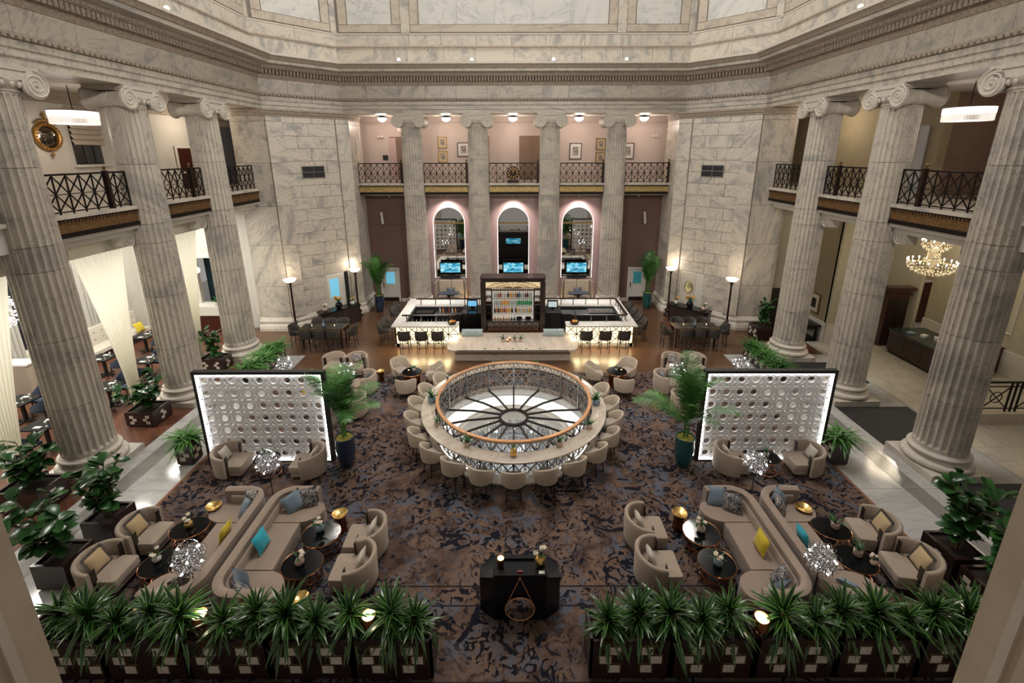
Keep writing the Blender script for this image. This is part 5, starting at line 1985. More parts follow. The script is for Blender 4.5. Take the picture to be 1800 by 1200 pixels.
# ---- planter boxes and shrubs along the aisles
planter_box(-9.08, 10.86, 0.42, 0.42, 0.66, 'narrow dark planter at the left post of the left screen', faces=('right', 'front'))
fern(-9.08, 10.86, 0.64, 'arching green plant in the narrow planter left of the left screen', 0.25, 0.25, 130, 1, 1.15)
planter_box(8.92, 10.80, 0.42, 0.42, 0.72, 'narrow dark planter at the right post of the right screen', faces=('left',))
fern(8.92, 10.80, 0.70, 'arching green plant in the narrow planter right of the right screen', 0.25, 0.25, 130, 2, 1.15)
for s, w in ((-1, 'left'), (1, 'right')):
    for k in range(3):
        y = 15.45 + k * 0.85
        q = ('nearest', 'middle', 'farthest')[k]
        planter_box(s * 9.9, y, 0.5, 0.8, 0.55, '%s dark planter of the row behind the %s screen' % (q, w), faces=('left', 'right'))
        fern(s * 9.9, y, 0.52, 'bushy green fern in the %s planter behind the %s screen' % (q, w), 0.4, 0.7, 190, 20 + k + 5 * s, 1.15)
planter_box(-11.95, 16.55, 0.95, 0.62, 0.52, 'dark planter between the middle and farthest left columns', faces=('right', 'front'))
fig(-11.95, 16.55, 0.46, 'fiddle leaf fig between the middle and farthest left columns', 1.25, 60, 0.5, 4, 1.0)
planter_box(-11.75, 12.85, 0.9, 0.75, 0.52, 'dark planter with inlaid squares between the nearest and middle left columns', faces=('right', 'front'))
fig(-11.75, 12.85, 0.46, 'fiddle leaf fig between the nearest and middle left columns', 1.0, 60, 0.8, 5, 1.2)
planter_box(-11.75, 9.25, 1.05, 0.72, 0.6, 'dark planter in front of the nearest left column', faces=('right',))
fig(-11.75, 9.25, 0.54, 'fiddle leaf fig in the planter before the nearest left column', 1.15, 70, 0.8, 6, 1.25)
planter_box(-9.08, 8.33, 0.66, 0.66, 0.6, 'dark slatted planter behind the farther left fringed-cushion armchair', faces=('right',))
fig(-9.08, 8.33, 0.54, 'bright-leaved fig behind the farther left fringed-cushion armchair', 1.45, 84, 0.75, 7, 1.1, lean=(-0.15, 0.1))
planter_box(-9.08, 7.28, 0.66, 0.66, 0.6, 'dark slatted planter behind the nearer left fringed-cushion armchair', faces=('right',))
fig(-9.08, 7.28, 0.54, 'sprawling fig behind the nearer left fringed-cushion armchair', 1.35, 84, 0.95, 8, 1.15, lean=(-0.5, 0.1))
planter_box(8.98, 7.42, 0.70, 0.72, 0.6, 'dark slatted planter at right front, the farther of two', faces=('left',))
fig(8.98, 7.42, 0.54, 'large fig in the farther planter at right front', 1.55, 90, 0.85, 9, 1.15, lean=(0.2, 0.2))
planter_box(8.98, 6.55, 0.70, 0.80, 0.6, 'dark slatted planter at right front, the nearer of two', faces=('left',))
fig(8.98, 6.55, 0.54, 'large fig in the nearer planter at right front', 1.35, 90, 0.8, 10, 1.15, lean=(0.25, 0.0))
planter_box(11.5, 19.55, 0.9, 0.8, 0.62, 'dark planter in front of the right corner pier', faces=('left',))
fig(11.5, 19.55, 0.56, 'glossy fig in front of the right corner pier', 1.25, 70, 0.45, 11, 1.0)

# ---- front planters with dracaenas and copper lamps
def frontplanter(x0, x1, y0, lab):
    w = x1 - x0
    t = thing('long_planter', lab, 'planter', ((x0 + x1) / 2, y0 + 0.26, 0), 0, 'long front planters')
    d, h = 0.52, 0.86
    MB().bx(-w / 2, w / 2, -d / 2, -d / 2 + 0.04, 0.06, h).bx(-w / 2, w / 2, d / 2 - 0.04, d / 2, 0.06, h).bx(-w / 2, -w / 2 + 0.04, -d / 2, d / 2, 0.06, h).bx(w / 2 - 0.04, w / 2, -d / 2, d / 2, 0.06, h).build('box', M['espresso'], t)
    MB().bx(-w / 2 + 0.02, w / 2 - 0.02, -d / 2 + 0.03, d / 2 - 0.03, 0, 0.07).build('recessed_plinth', M['black_matte'], t)
    MB().bx(-w / 2 + 0.04, w / 2 - 0.04, -d / 2 + 0.04, d / 2 - 0.04, h - 0.14, h - 0.08).build('soil', M['soil'], t)
    n = int(w / 0.44)
    for k in range(n):
        u = (k + 0.5) * w / n - w / 2
        for i, (du, z) in enumerate(((0.07, 0.66), (-0.08, 0.47), (0.07, 0.28))):
            if k % 2:
                du = -du
            block('inlay_frame', M['gold_dull'], (u + du, -d / 2 - 0.002, z), (0.225, 0.008, 0.20), 0, t)
            block('inlay_ground', M['black_matte'], (u + du, -d / 2 - 0.004, z), (0.21, 0.010, 0.185), 0, t)
            block('inlay_square', M['inlay'], (u + du, -d / 2 - 0.006, z), (0.18, 0.014, 0.155), 0, t)
    return t
XL = [(-7.95, -6.62), (-6.60, -5.28), (-5.26, -3.96), (-3.94, -2.62), (-2.60, -1.33)]
XR = [(1.20, 2.50), (2.52, 3.84), (3.86, 5.16), (5.18, 6.48), (6.50, 7.80)]
for k, (a, b) in enumerate(XL):
    frontplanter(a, b, 5.36, 'long inlaid front planter left of the aisle, %s from the aisle' % ORD[4 - k])
for k, (a, b) in enumerate(XR):
    frontplanter(a, b, 5.36, 'long inlaid front planter right of the aisle, %s from the aisle' % ORD[k])
xs_l = [-1.62, -2.02, -2.70, -3.22, -3.72, -4.22, -4.72, -5.45, -5.95, -6.45, -6.95, -7.45]
xs_r = [1.50, 2.02, 2.52, 3.02, 3.50, 4.35, 4.85, 5.35, 5.85, 6.35, 6.85, 7.35]
for k, x in enumerate(xs_l):
    dracaena(x, 5.62 + 0.05 * ((k * 7) % 3 - 1), 0.76, 'striped dracaena in the left front planters, %s from the aisle' % ORD[k], 40 + k, 72, 0.92 + 0.1 * ((k * 5) % 3 - 1))
for k, x in enumerate(xs_r):
    dracaena(x, 5.62 + 0.05 * ((k * 5) % 3 - 1), 0.76, 'striped dracaena in the right front planters, %s from the aisle' % ORD[k], 60 + k, 72, 0.92 + 0.1 * ((k * 7) % 3 - 1))
for k, (x, y, lab) in enumerate(((-5.10, 5.60, 'copper cup lamp among the left dracaenas, the one farther from the aisle'), (-2.36, 5.58, 'copper cup lamp among the left dracaenas, the one nearer the aisle'),
                                 (3.95, 5.52, 'copper cup lamp among the right dracaenas, the one nearer the aisle'), (7.72, 5.62, 'copper cup lamp among the right dracaenas, by the right jamb'))):
    t = thing('copper_lamp', lab, 'lamp', (x, y, 0.80), 0, 'copper cup lamps')
    MB().tube([(0, 0, -0.05), (0, 0, 0.12)], 0.012, 6).build('stem', M['copper_dark'], t)
    MB().lathe([(0.05, 0.10), (0.115, 0.14), (0.125, 0.24), (0.115, 0.34), (0.105, 0.34), (0.115, 0.24), (0.10, 0.15)], 20, cap=False).build('shade', M['copper'], t, 40)
    MB().lathe([(0.0, 0.318), (0.104, 0.315)], 20, cap=False).build('diffuser', M['e_copperlamp'], t)
    light('POINT', 'copper_lamp_light', (x, y, 1.22), 5, WARM, 0.05)

# ---- host desk
t = thing('host_desk', 'faceted glossy black host desk standing in the central aisle', 'desk', (0.09, 6.35, 0), 0)
MB().bx(-0.47, 0.47, 0.0, 0.42, 0.0, 1.02).build('body', M['black'], t)
MB().bx(-0.49, 0.49, -0.01, 0.10, 1.02, 1.06).bx(-0.49, -0.36, 0.10, 0.42, 1.02, 1.06).bx(0.36, 0.49, 0.10, 0.42, 1.02, 1.06).bx(-0.36, 0.36, 0.34, 0.42, 1.02, 1.06).build('top_ledge', M['black'], t)
for s in (-1, 1):
    vs = [(s * 0.47, 0.0, 0), (s * 0.74, 0.20, 0), (s * 0.74, 0.42, 0), (s * 0.47, 0.42, 0), (s * 0.47, 0.0, 1.0), (s * 0.74, 0.20, 0.78), (s * 0.74, 0.42, 0.82), (s * 0.47, 0.42, 1.02)]
    fs = [(0, 1, 5, 4), (1, 2, 6, 5), (2, 3, 7, 6), (4, 5, 6, 7), (0, 3, 2, 1), (0, 4, 7, 3)]
    MB().add(vs, fs).build('faceted_wing', M['black'], t)
d = thing('hanging_logo_mirror', 'round copper-rimmed mirror with printed name hanging on the desk front', 'mirror', (0.09, 6.325, 0.31), 0)
n = 40
rd = 0.265
MB().lathe([(0.0, 0.0), (rd, 0.0), (rd, 0.012), (0, 0.012)], n, m=Matrix.Rotation(PI / 2, 4, 'X'), cap=False).build('disc', plain('logo_mirror', (0.90, 0.88, 0.86), 0.03, 1.0), d)
MB().tube([(rd * math.cos(2 * PI * k / n), -0.008, rd * math.sin(2 * PI * k / n)) for k in range(n)], 0.012, 6, True).build('rim', M['copper_paint'], d, 60)
for s in (-1, 1):
    MB().bar((s * rd * 0.93, -0.01, rd * 0.36), (0.0, 0.0, 0.72), 0.02, 0.008).build('strap', M['copper_paint'], d)
fc = bpy.data.curves.new('logo_lettering', 'FONT')
fc.body = "'aqimero"
fc.size = 0.128
fc.align_x = 'CENTER'
fc.align_y = 'CENTER'
fc.extrude = 0.001
tmp = bpy.data.objects.new('logo_tmp', fc)
COL.objects.link(tmp)
bpy.context.view_layer.update()
me = bpy.data.meshes.new_from_object(tmp.evaluated_get(bpy.context.evaluated_depsgraph_get()))
bpy.data.objects.remove(tmp)
me.materials.clear()
me.materials.append(M['black_matte'])
lo = mobj('lettering', me, d, (0, -0.018, 0.0))
lo.rotation_euler = (PI / 2, 0, 0)
candle(-0.26, 6.56, 1.06, 'tall copper candle holder on the left of the host desk', 1.9)
potplant(0.46, 6.58, 1.06, 'round gold vase with white blooms on the right of the host desk', 'gold', 'flower', 77, 1.4)
tag(MB().bx(-0.05, 0.05, -0.03, 0.03, 0, 0.004).build('name_card', M['white_ceramic'], None, None, (0.48, 6.40, 1.061)), 'small white card lying on the host desk', 'card')
tag(MB().bx(-0.05, 0.05, -0.012, 0.012, 0, 0.02).build('red_device', plain('red_plastic', (0.25, 0.01, 0.01), 0.4), None, None, (0.09, 6.41, 1.061)), 'small dark red device on the host desk ledge', 'device')

# ---- skylight, railing and ring counter
sky = thing('skylight', 'domed round glass skylight with dark spokes in the middle of the floor', 'skylight', (OX, OY, 0))
HUB, ZH, ZG = 0.42, 0.36, 0.06
NS = 16
for k in range(NS):
    a0, a1 = 2 * PI * (k + 0.5) / NS, 2 * PI * (k + 1.5) / NS
    vs = []
    for r, z in ((HUB, ZH), (1.4, 0.26), (RG - 0.02, ZG)):
        for j in range(4):
            a = a0 + (a1 - a0) * j / 3
            vs.append((r * math.cos(a), r * math.sin(a), z))
    fs = [(i * 4 + j, i * 4 + j + 1, i * 4 + j + 5, i * 4 + j + 4) for i in range(2) for j in range(3)]
    MB().add(vs, fs).build('pane', plain('skylight_glass', (0.9, 0.95, 0.96), 0.05, alpha=0.12) if k == 0 else bpy.data.materials['skylight_glass'], sky)
    a = 2 * PI * k / NS + PI / 2
    MB().bar((HUB * math.cos(a), HUB * math.sin(a), ZH + 0.01), (1.4 * math.cos(a), 1.4 * math.sin(a), 0.275), 0.05, 0.05).bar((1.4 * math.cos(a), 1.4 * math.sin(a), 0.275), ((RG - 0.01) * math.cos(a), (RG - 0.01) * math.sin(a), ZG + 0.01), 0.05, 0.05).build('spoke', M['iron'], sky)
MB().lathe([(HUB - 0.03, ZH - 0.04), (HUB + 0.05, ZH - 0.04), (HUB + 0.05, ZH + 0.05), (HUB - 0.03, ZH + 0.05), (HUB - 0.03, ZH - 0.04)], 40, cap=False).build('hub_ring', M['iron'], sky)
MB().lathe([(0.0, ZH + 0.02), (HUB - 0.03, ZH)], 32, cap=False).build('hub_pane', bpy.data.materials['skylight_glass'], sky)
# the lit room below
lr = struct(MB().lathe([(RG + 0.25, -0.01), (RG + 0.25, -3.2), (0.0, -3.2)], 48, OX, OY, cap=False).build('wall_lower_room', M['white']))
MB().lathe([(RG - 0.02, -0.25), (1.9, -0.32)], 48, OX, OY, cap=False).build('lit_cove', M['e_below'], lr)
MB().lathe([(1.9, -0.34), (1.86, -0.42), (1.80, -0.44)], 48, OX, OY, cap=False).build('cove_moulding', M['carved_light'], lr)
ch = thing('crystal_rain_chandelier', 'wide crystal strand chandelier hanging in the lit room below the skylight', 'chandelier', (OX, OY, -0.6))
st = MB()
rnd = random.Random(5)
for i in range(2200):
    r = 1.75 * math.sqrt(rnd.random())
    a = rnd.uniform(0, 2 * PI)
    l = rnd.uniform(0.4, 1.0)
    st.box(r * math.cos(a), r * math.sin(a), -l / 2 - 0.2, 0.014, 0.014, l, rnd.uniform(0, 1.5))
tag(st.build('crystal_strands', plain('crystal', (0.45, 0.48, 0.52), 0.15, 0.85), ch), kind='stuff')
for k in range(7):
    r = 0.25 * (k + 1)
    MB().tube([(r * math.cos(2 * PI * j / 36), r * math.sin(2 * PI * j / 36), -0.18) for j in range(36)], 0.012, 4, True).build('hoop', M['chrome'], ch)
for k in range(12):
    a = 2 * PI * k / 12
    MB().ball((1.2 * math.cos(a), 1.2 * math.sin(a), -0.25), 0.03, 8, 6).build('bulb', M['e_bulb'], ch)
light('POINT', 'lower_room_light', (OX, OY, -1.4), 170, (1, 0.98, 0.95), 0.8)

rl = thing('skylight_railing', 'circular lattice railing with copper handrail round the skylight', 'railing', (OX, OY, 0))
RR = 2.31
MB().lathe([(RR - 0.045, 1.12), (RR + 0.045, 1.12), (RR + 0.055, 1.145), (RR + 0.04, 1.165), (RR - 0.04, 1.165), (RR - 0.055, 1.145), (RR - 0.045, 1.12)], 72, cap=False).build('handrail', M['copper_rail'], rl, 40)
for z in (0.09, 0.44, 0.80, 1.06):
    MB().lathe([(RR - 0.012, z), (RR + 0.012, z), (RR + 0.012, z + 0.022), (RR - 0.012, z + 0.022), (RR - 0.012, z)], 72, cap=False).build('ring_bar', M['rail_metal'], rl)
NB = 48
lt = MB()
for k in range(NB):
    a0, a1 = 2 * PI * k / NB, 2 * PI * (k + 1) / NB
    am = (a0 + a1) / 2
    p = lambda a, z: (RR * math.cos(a), RR * math.sin(a), z)
    for z0, z1 in ((0.09, 0.44), (0.44, 0.80)):
        lt.bar(p(a0, z0), p(a1, z1), 0.022)
        lt.bar(p(a0, z1), p(a1, z0), 0.022)
    lt.bar(p(a0, 0.80), p(am, 1.06), 0.022)
    lt.bar(p(am, 1.06), p(a1, 0.80), 0.022)
    lt.bar(p(a0, 0.05), p(a0, 1.06), 0.022)
tag(lt.build('lattice', M['rail_metal'], rl), kind='stuff')
for k in range(16):
    a = 2 * PI * k / 16 + PI / 2
    MB().box(RR * math.cos(a), RR * math.sin(a), 0.58, 0.05, 0.05, 1.10, a).build('post', M['steel'], rl)

ct = thing('ring_counter', 'ring-shaped pale marble counter encircling the skylight railing', 'counter', (OX, OY, 0))
MB().lathe([(2.38, 0.83), (2.79, 0.83), (2.80, 0.84), (2.80, 0.875), (2.79, 0.88), (2.38, 0.88), (2.38, 0.83)], 96, cap=False).build('marble_top', M['counter'], ct, 35)
MB().lathe([(2.36, 0.0), (2.60, 0.0), (2.60, 0.07), (2.36, 0.07), (2.36, 0.0)], 72, cap=False).build('plinth_ring', M['counter'], ct)
MB().lathe([(2.40, 0.79), (2.60, 0.79), (2.60, 0.83), (2.40, 0.83)], 72, cap=False).build('under_ring', M['iron'], ct)
for k in range(16):
    a = 2 * PI * (k + 0.5) / 16
    MB().bar((2.36 * math.cos(a), 2.36 * math.sin(a), 0.55), (2.70 * math.cos(a), 2.70 * math.sin(a), 0.82), 0.03).build('bracket', M['iron'], ct)

cs = make_cstool()
for k in range(-8, 8):
    a = -PI / 2 + k * math.radians(15.55)
    x, y = OX + 2.97 * math.cos(a), OY + 2.97 * math.sin(a)
    lab = 'cream counter stool at the ring counter, directly in front of the gold pineapple' if k == 0 else \
          'cream counter stool at the ring counter, %s to the %s of the gold pineapple' % (ORD[abs(k) - 1], 'left' if k < 0 else 'right')
    if k == -8:
        o = cs
    else:
        o = dup(cs, (0, 0, 0))
    o.location = (x, y, 0)
    o.rotation_euler = (0, 0, a + PI)
    tag(o, lab, None, 'cream counter stools')

for k, (x, y, lab, pot, kd, s) in enumerate((
    (-2.56, 12.45, 'blue pot with spiky plant at the left of the ring counter', 'pot_blue', 'airy', 1.9), (-2.20, 11.20, 'small pale pot plant on the ring counter, left front', 'terracotta', 'spike', 1.2),
    (-1.25, 10.28, 'small pale pot plant on the ring counter, left of the pineapple', 'terracotta', 'spike', 1.4), (1.18, 10.28, 'small pale pot plant on the ring counter, right of the pineapple', 'terracotta', 'spike', 1.4),
    (2.08, 11.06, 'small pale pot plant on the ring counter, right front', 'terracotta', 'spike', 1.4), (2.50, 12.30, 'blue pot with leafy plant at the right of the ring counter', 'pot_blue', 'airy', 1.9),
    (2.22, 13.78, 'small succulent on the ring counter, right back', 'terracotta', 'spike', 1.0), (-2.26, 13.80, 'small succulent on the ring counter, left back', 'terracotta', 'spike', 1.0),
    (-0.75, 14.86, 'small succulent on the far side of the ring counter, left', 'terracotta', 'spike', 1.0), (0.75, 14.86, 'small succulent on the far side of the ring counter, right', 'terracotta', 'spike', 1.0))):
    potplant(x, y, 0.88, lab, pot, kd, 90 + k, s)
pn = thing('gold_pineapple', 'gold pineapple ornament on the ring counter nearest the camera', 'ornament', (OX, 9.87, 0.88))
MB().lathe([(0.03, 0.0), (0.075, 0.03), (0.092, 0.10), (0.085, 0.18), (0.05, 0.23), (0.02, 0.24)], 16).build('body', M['gold'], pn, 40)
ps = [(_sl, Matrix.Translation((0, 0, 0.22)) @ Euler((0, -1.2 + 0.25 * (k % 3), k * 0.9), 'XYZ').to_matrix().to_4x4() @ Matrix.Scale(0.9, 4)) for k in range(12)]
join_leaves(ps, 'crown', M['succ_leaf'], pn)
# ------------------------------------------------------------------ the bar
bar = thing('bar_counter', 'square white-topped bar counter with backlit lattice fronts behind the skylight', 'bar', (0, 0, 0))
BX, BI = 5.33, 4.86
def topslab(nm, x0, x1, y0, y1):
    return MB().bx(x0, x1, y0, y1, 1.04, 1.10).build(nm, M['bar_top'], bar)
topslab('counter_top', -BX, -2.45, 18.24, 18.82)
topslab('counter_top', 2.25, BX, 18.24, 18.82)
topslab('counter_top', -BX, -BI, 18.82, 21.0)
topslab('counter_top', BI, BX, 18.82, 21.0)
topslab('counter_top', -BX, BX, 21.0, 22.1)
for q in ((-5.22, -2.45, 18.62, 18.70), (2.25, 5.22, 18.62, 18.70), (-5.22, -5.14, 18.62, 22.0), (5.14, 5.22, 18.62, 22.0)):
    MB().bx(*q, 0.12, 1.04).build('backlit_panel', M['e_onyx'], bar)
MB().bx(-5.24, -2.45, 18.55, 18.75, 0.0, 0.12).bx(2.25, 5.24, 18.55, 18.75, 0.0, 0.12).bx(-5.28, -5.1, 18.55, 22.0, 0.0, 0.12).bx(5.1, 5.28, 18.55, 22.0, 0.0, 0.12).build('plinth', M['bar_top'], bar)
MB().bx(-BX + 0.1, BX - 0.1, 21.9, 22.0, 0.0, 1.04).bx(-4.9, 4.9, 21.0, 21.1, 0, 1.04).bx(-4.9, -4.8, 18.75, 21.0, 0, 1.04).bx(4.8, 4.9, 18.75, 21.0, 0, 1.04).bx(-4.9, -2.45, 18.75, 18.85, 0, 1.04).bx(2.25, 4.9, 18.75, 18.85, 0, 1.04).build('inner_wall', M['black_matte'], bar)
lt = MB()
def panel_lattice(p0, p1, n):
    p0, p1 = Vector((*p0, 0)), Vector((*p1, 0))
    for k in range(n):
        a, b = p0.lerp(p1, k / n), p0.lerp(p1, (k + 1) / n)
        for z0, z1 in ((0.14, 0.58), (0.58, 1.02)):
            za, zb = Vector((0, 0, z0)), Vector((0, 0, z1))
            lt.bar(a + za, b + zb, 0.022)
            lt.bar(a + zb, b + za, 0.022)
            lt.bar(a + za, b + za, 0.018)
        lt.bar(a + Vector((0, 0, 0.12)), a + Vector((0, 0, 1.04)), 0.026)
panel_lattice((-5.22, 18.60), (-2.45, 18.60), 6)
panel_lattice((2.25, 18.60), (5.22, 18.60), 6)
panel_lattice((-5.24, 18.60), (-5.24, 22.0), 7)
panel_lattice((5.24, 18.60), (5.24, 22.0), 7)
tag(lt.build('lattice', M['iron_brown'], bar), kind='stuff')
for s in (-1, 1):
    light('AREA', 'bar_floor_glow', (s * 3.8, 18.40, 0.75), 42, (1.0, 0.80, 0.42), 2.6, (s * 3.8, 17.3, 0.0), shape='RECTANGLE', size_y=0.15)
    light('AREA', 'bar_top_light', (s * 4.0, 20.6, 2.6), 35, (1.0, 0.95, 0.9), 1.6, (s * 4.0, 20.2, 1.0))
# glass rails on posts along the inner edges
def glassrail(p0, p1, n, lab):
    p0, p1 = Vector((*p0, 0)), Vector((*p1, 0))
    L = (p1 - p0).length
    rz = math.atan2((p1 - p0).y, (p1 - p0).x)
    t = thing('glass_hanging_rail', lab, 'rail', (p0.x, p0.y, 1.10), rz, 'dark rails on the bar top')
    MB().bx(0, L, -0.06, 0.06, 0.30, 0.34).build('rail', M['iron_brown'], t)
    for k in range(n):
        x = L * (k + 0.3) / (n - 0.4)
        MB().bx(x - 0.02, x + 0.02, -0.02, 0.02, 0, 0.30).build('post', M['steel'], t)
    return t
glassrail((-4.95, 18.74), (-2.6, 18.74), 4, 'dark bar-top rail on posts, front left')
glassrail((2.5, 18.74), (4.95, 18.74), 4, 'dark bar-top rail on posts, front right')
glassrail((-4.8, 21.08), (-1.5, 21.08), 5, 'dark bar-top rail on posts, back left')
glassrail((1.5, 21.08), (4.9, 21.08), 6, 'dark bar-top rail on posts, back right')
glassrail((4.95, 18.80), (4.95, 21.05), 5, 'dark bar-top rail on posts along the right end')

# sunken work area of the bar: steel sinks, bins and bottles
for k, (x0, x1, y0, y1, z, nm, mt, lab, cat) in enumerate((
    (-4.75, -3.9, 20.3, 20.95, 0.95, 'black_cooler', 'black', 'black cooler cabinet inside the bar at left', 'cooler'),
    (-3.85, -2.5, 20.4, 20.95, 0.85, 'steel_worktop', 'steel', 'steel worktop inside the bar at back left', 'worktop'),
    (-2.45, -1.55, 19.7, 20.9, 1.15, 'service_station', 'black', 'tall black service station left of the bottle display', 'cabinet'),
    (1.5, 2.2, 19.9, 20.9, 1.10, 'service_station', 'black_matte', 'black service station right of the bottle display', 'cabinet'),
    (2.25, 2.85, 20.0, 20.6, 1.0, 'steel_bin', 'steel', 'steel ice bin inside the bar, the left of two', 'bin'),
    (2.90, 3.5, 20.0, 20.6, 1.0, 'steel_bin', 'steel', 'steel ice bin inside the bar, the right of two', 'bin'),
    (-4.75, -2.5, 18.86, 19.3, 0.88, 'speed_rail', 'steel', 'steel speed rail behind the front left bar top', 'rail'),
    (2.4, 4.75, 18.86, 19.25, 0.70, 'speed_rail', 'black_matte', 'dark speed rail behind the front right bar top', 'rail'),
    (3.55, 4.78, 20.3, 20.98, 0.96, 'drain_board', 'steel', 'slatted steel drain board at the back right of the bar', 'drainer'),
)):
    t = thing(nm, lab, cat, ((x0 + x1) / 2, (y0 + y1) / 2, 0))
    w, d = x1 - x0, y1 - y0
    MB().bx(-w / 2, w / 2, -d / 2, d / 2, 0.0, z - 0.03).build('body', M['black_matte' if mt == 'steel' else mt], t)
    MB().bx(-w / 2 - 0.01, w / 2 + 0.01, -d / 2 - 0.01, d / 2 + 0.01, z - 0.03, z).build('top', M[mt], t)
    if nm == 'drain_board':
        for j in range(16):
            MB().bx(-w / 2 + w * (j + 0.2) / 16, -w / 2 + w * (j + 0.6) / 16, -d / 2 + 0.05, d / 2 - 0.05, z, z + 0.02).build('slat', M['chrome'], t)
    if nm == 'service_station':
        pass
# till screens
for x, lab, col in ((-2.0, 'blue-lit till screen left of the bottle display', (0.12, 0.35, 0.55)), (1.82, 'grey-lit till screen right of the bottle display', (0.35, 0.42, 0.42))):
    t = thing('till_screen', lab, 'screen', (x, 20.3, 1.15 if x < 0 else 1.10), 0)
    MB().bx(-0.06, 0.06, 0.1, 0.2, 0, 0.12).build('foot', M['black'], t)
    MB().bx(-0.25, 0.25, 0.08, 0.14, 0.08, 0.46).build('case', M['black'], t)
    MB().bx(-0.2, 0.2, 0.065, 0.082, 0.13, 0.40).build('display', emis('till_%d' % int(x > 0), col, 0.8), t)

# bottle shapes
def bottle_mesh(nm, mat, r, h, neck=0.35):
    return MB().lathe([(r, 0), (r, h * (1 - neck) - r * 0.6), (r * 0.4, h * (1 - neck)), (r * 0.36, h * 0.94), (r * 0.44, h * 0.95), (r * 0.44, h)], 8).mesh(nm, mat, 40)
BM = {}
for k, c, tr in (('clear', (0.55, 0.58, 0.58), 0.0), ('amber', (0.62, 0.22, 0.04), 0.0), ('gold', (0.85, 0.45, 0.08), 0.0), ('green', (0.03, 0.36, 0.12), 0.0), ('dark', (0.02, 0.015, 0.012), 0.0), ('red', (0.30, 0.05, 0.03), 0.0), ('white', (0.70, 0.68, 0.64), 0.0), ('blue', (0.08, 0.20, 0.35), 0.0)):
    BM[k] = bottle_mesh('bottle', plain('bottle_' + k, c, 0.12), 0.040, 0.29)
def bottle(kind, x, y, z, lab, s=1.0, grp='bottles on the display'):
    o = mobj('bottle', BM[kind], None, (x, y, z))
    o.scale = (s, s, s)
    return tag(o, lab, 'bottle', grp)

for k in range(12):
    bottle(('clear', 'white', 'clear', 'blue')[k % 4], -4.55 + 0.17 * k, 18.98, 0.88, '%s bottle in the front left speed rail, %s from the left' % (('clear', 'white', 'clear', 'blue')[k % 4], ORD[k]), 0.85, 'speed rail bottles')
for k in range(7):
    bottle(('clear', 'amber', 'dark', 'red')[k % 4], -3.6 + 0.15 * k, 20.7, 0.85, '%s bottle on the steel worktop in the bar, %s from the left' % (('clear', 'amber', 'dark', 'reddish')[k % 4], ORD[k]), 0.9, 'worktop bottles')
# ---- bottle display
ds = thing('bottle_display', 'dark arched-top bottle display cabinet with lit shelves in the middle of the bar', 'cabinet', (-0.06, 18.85, 0))
W2 = 1.44
prof = [(-W2, 0.0), (W2, 0.0)] + arc(W2 - 0.28, 0.52, 0.28, 0, PI / 2, 5) + arc(-W2 + 0.28, 0.52, 0.28, PI / 2, PI, 5)
prof = arc(W2 - 0.22, 0.22, 0.22, -PI / 2, 0, 5) + arc(W2 - 0.22, 0.60, 0.22, 0, PI / 2, 5) + arc(-W2 + 0.22, 0.60, 0.22, PI / 2, PI, 5) + arc(-W2 + 0.22, 0.22, 0.22, PI, 1.5 * PI, 5)
MB().prism(prof, 2.98, 3.08).build('cornice', M['espresso'], ds)
MB().prism([(x * 0.985, y) for x, y in prof], 2.90, 2.98).build('frieze', M['espresso'], ds)
for s in (-1, 1):
    MB().bx(s * 1.42, s * 1.32, 0.02, 0.80, 0.60, 2.90).build('side_panel', M['espresso'], ds)
    MB().bx(s * 1.32, s * 1.20, 0.02, 0.14, 0.60, 2.90).build('stile', M['espresso'], ds)
    MB().bx(s * 0.96, s * 0.90, 0.02, 0.10, 1.02, 2.52).build('inner_post', M['espresso'], ds)
    sh = MB()
    for z in (1.06, 1.42, 1.80, 2.16):
        sh.bx(s * 1.20, s * 0.96, 0.10, 0.50, z, z + 0.02)
    sh.build('side_shelf', M['espresso'], ds)
    MB().bx(s * 1.20, s * 0.96, 0.40, 0.42, 1.9, 2.45).build('lit_lattice_back', M['e_shelf'], ds)
    lt = MB()
    for k in range(9):
        a = PI * k / 8 - PI / 2
        lt.bar((s * 1.20, 0.08, 2.15), (s * (1.20 - 0.24 * abs(math.cos(a)) - 0.02), 0.08, 2.15 + 0.27 * math.sin(a)), 0.012)
    lt.build('fan_lattice', M['copper_dark'], ds)
MB().bx(-0.93, 0.93, 0.44, 0.47, 1.05, 2.50).build('lit_back', M['e_shelf'], ds)
for k, z in enumerate((1.06, 1.42, 1.78, 2.13)):
    MB().bx(-0.92, 0.92, 0.10, 0.44, z - 0.02, z).build('shelf', M['glass'], ds)
MB().bx(-1.20, 1.20, 0.04, 0.10, 2.50, 2.56).bx(-1.20, 1.20, 0.04, 0.10, 1.0, 1.05).build('cross_rail', M['espresso'], ds)
MB().bx(-1.2, 1.2, 0.30, 0.33, 2.56, 2.90).build('canopy_glow', emis('canopy_glow', (1.0, 0.80, 0.45), 0.45), ds)
lt = MB()
for k in range(13):
    a = PI * k / 12
    lt.bar((0, 0.06, 2.60), (1.18 * math.cos(a) if abs(math.cos(a)) > 0.2 else 0.9 * math.cos(a), 0.06, min(2.60 + 0.9 * math.sin(a) * 0.36, 2.90)), 0.018)
for r in (0.3, 0.55, 0.85):
    lt.tube([(r * 1.3 * math.cos(PI * k / 16), 0.06, 2.60 + r * 0.34 * math.sin(PI * k / 16)) for k in range(17)], 0.010, 4)
lt.build('sunburst_lattice', M['copper_dark'], ds)
lt = MB()
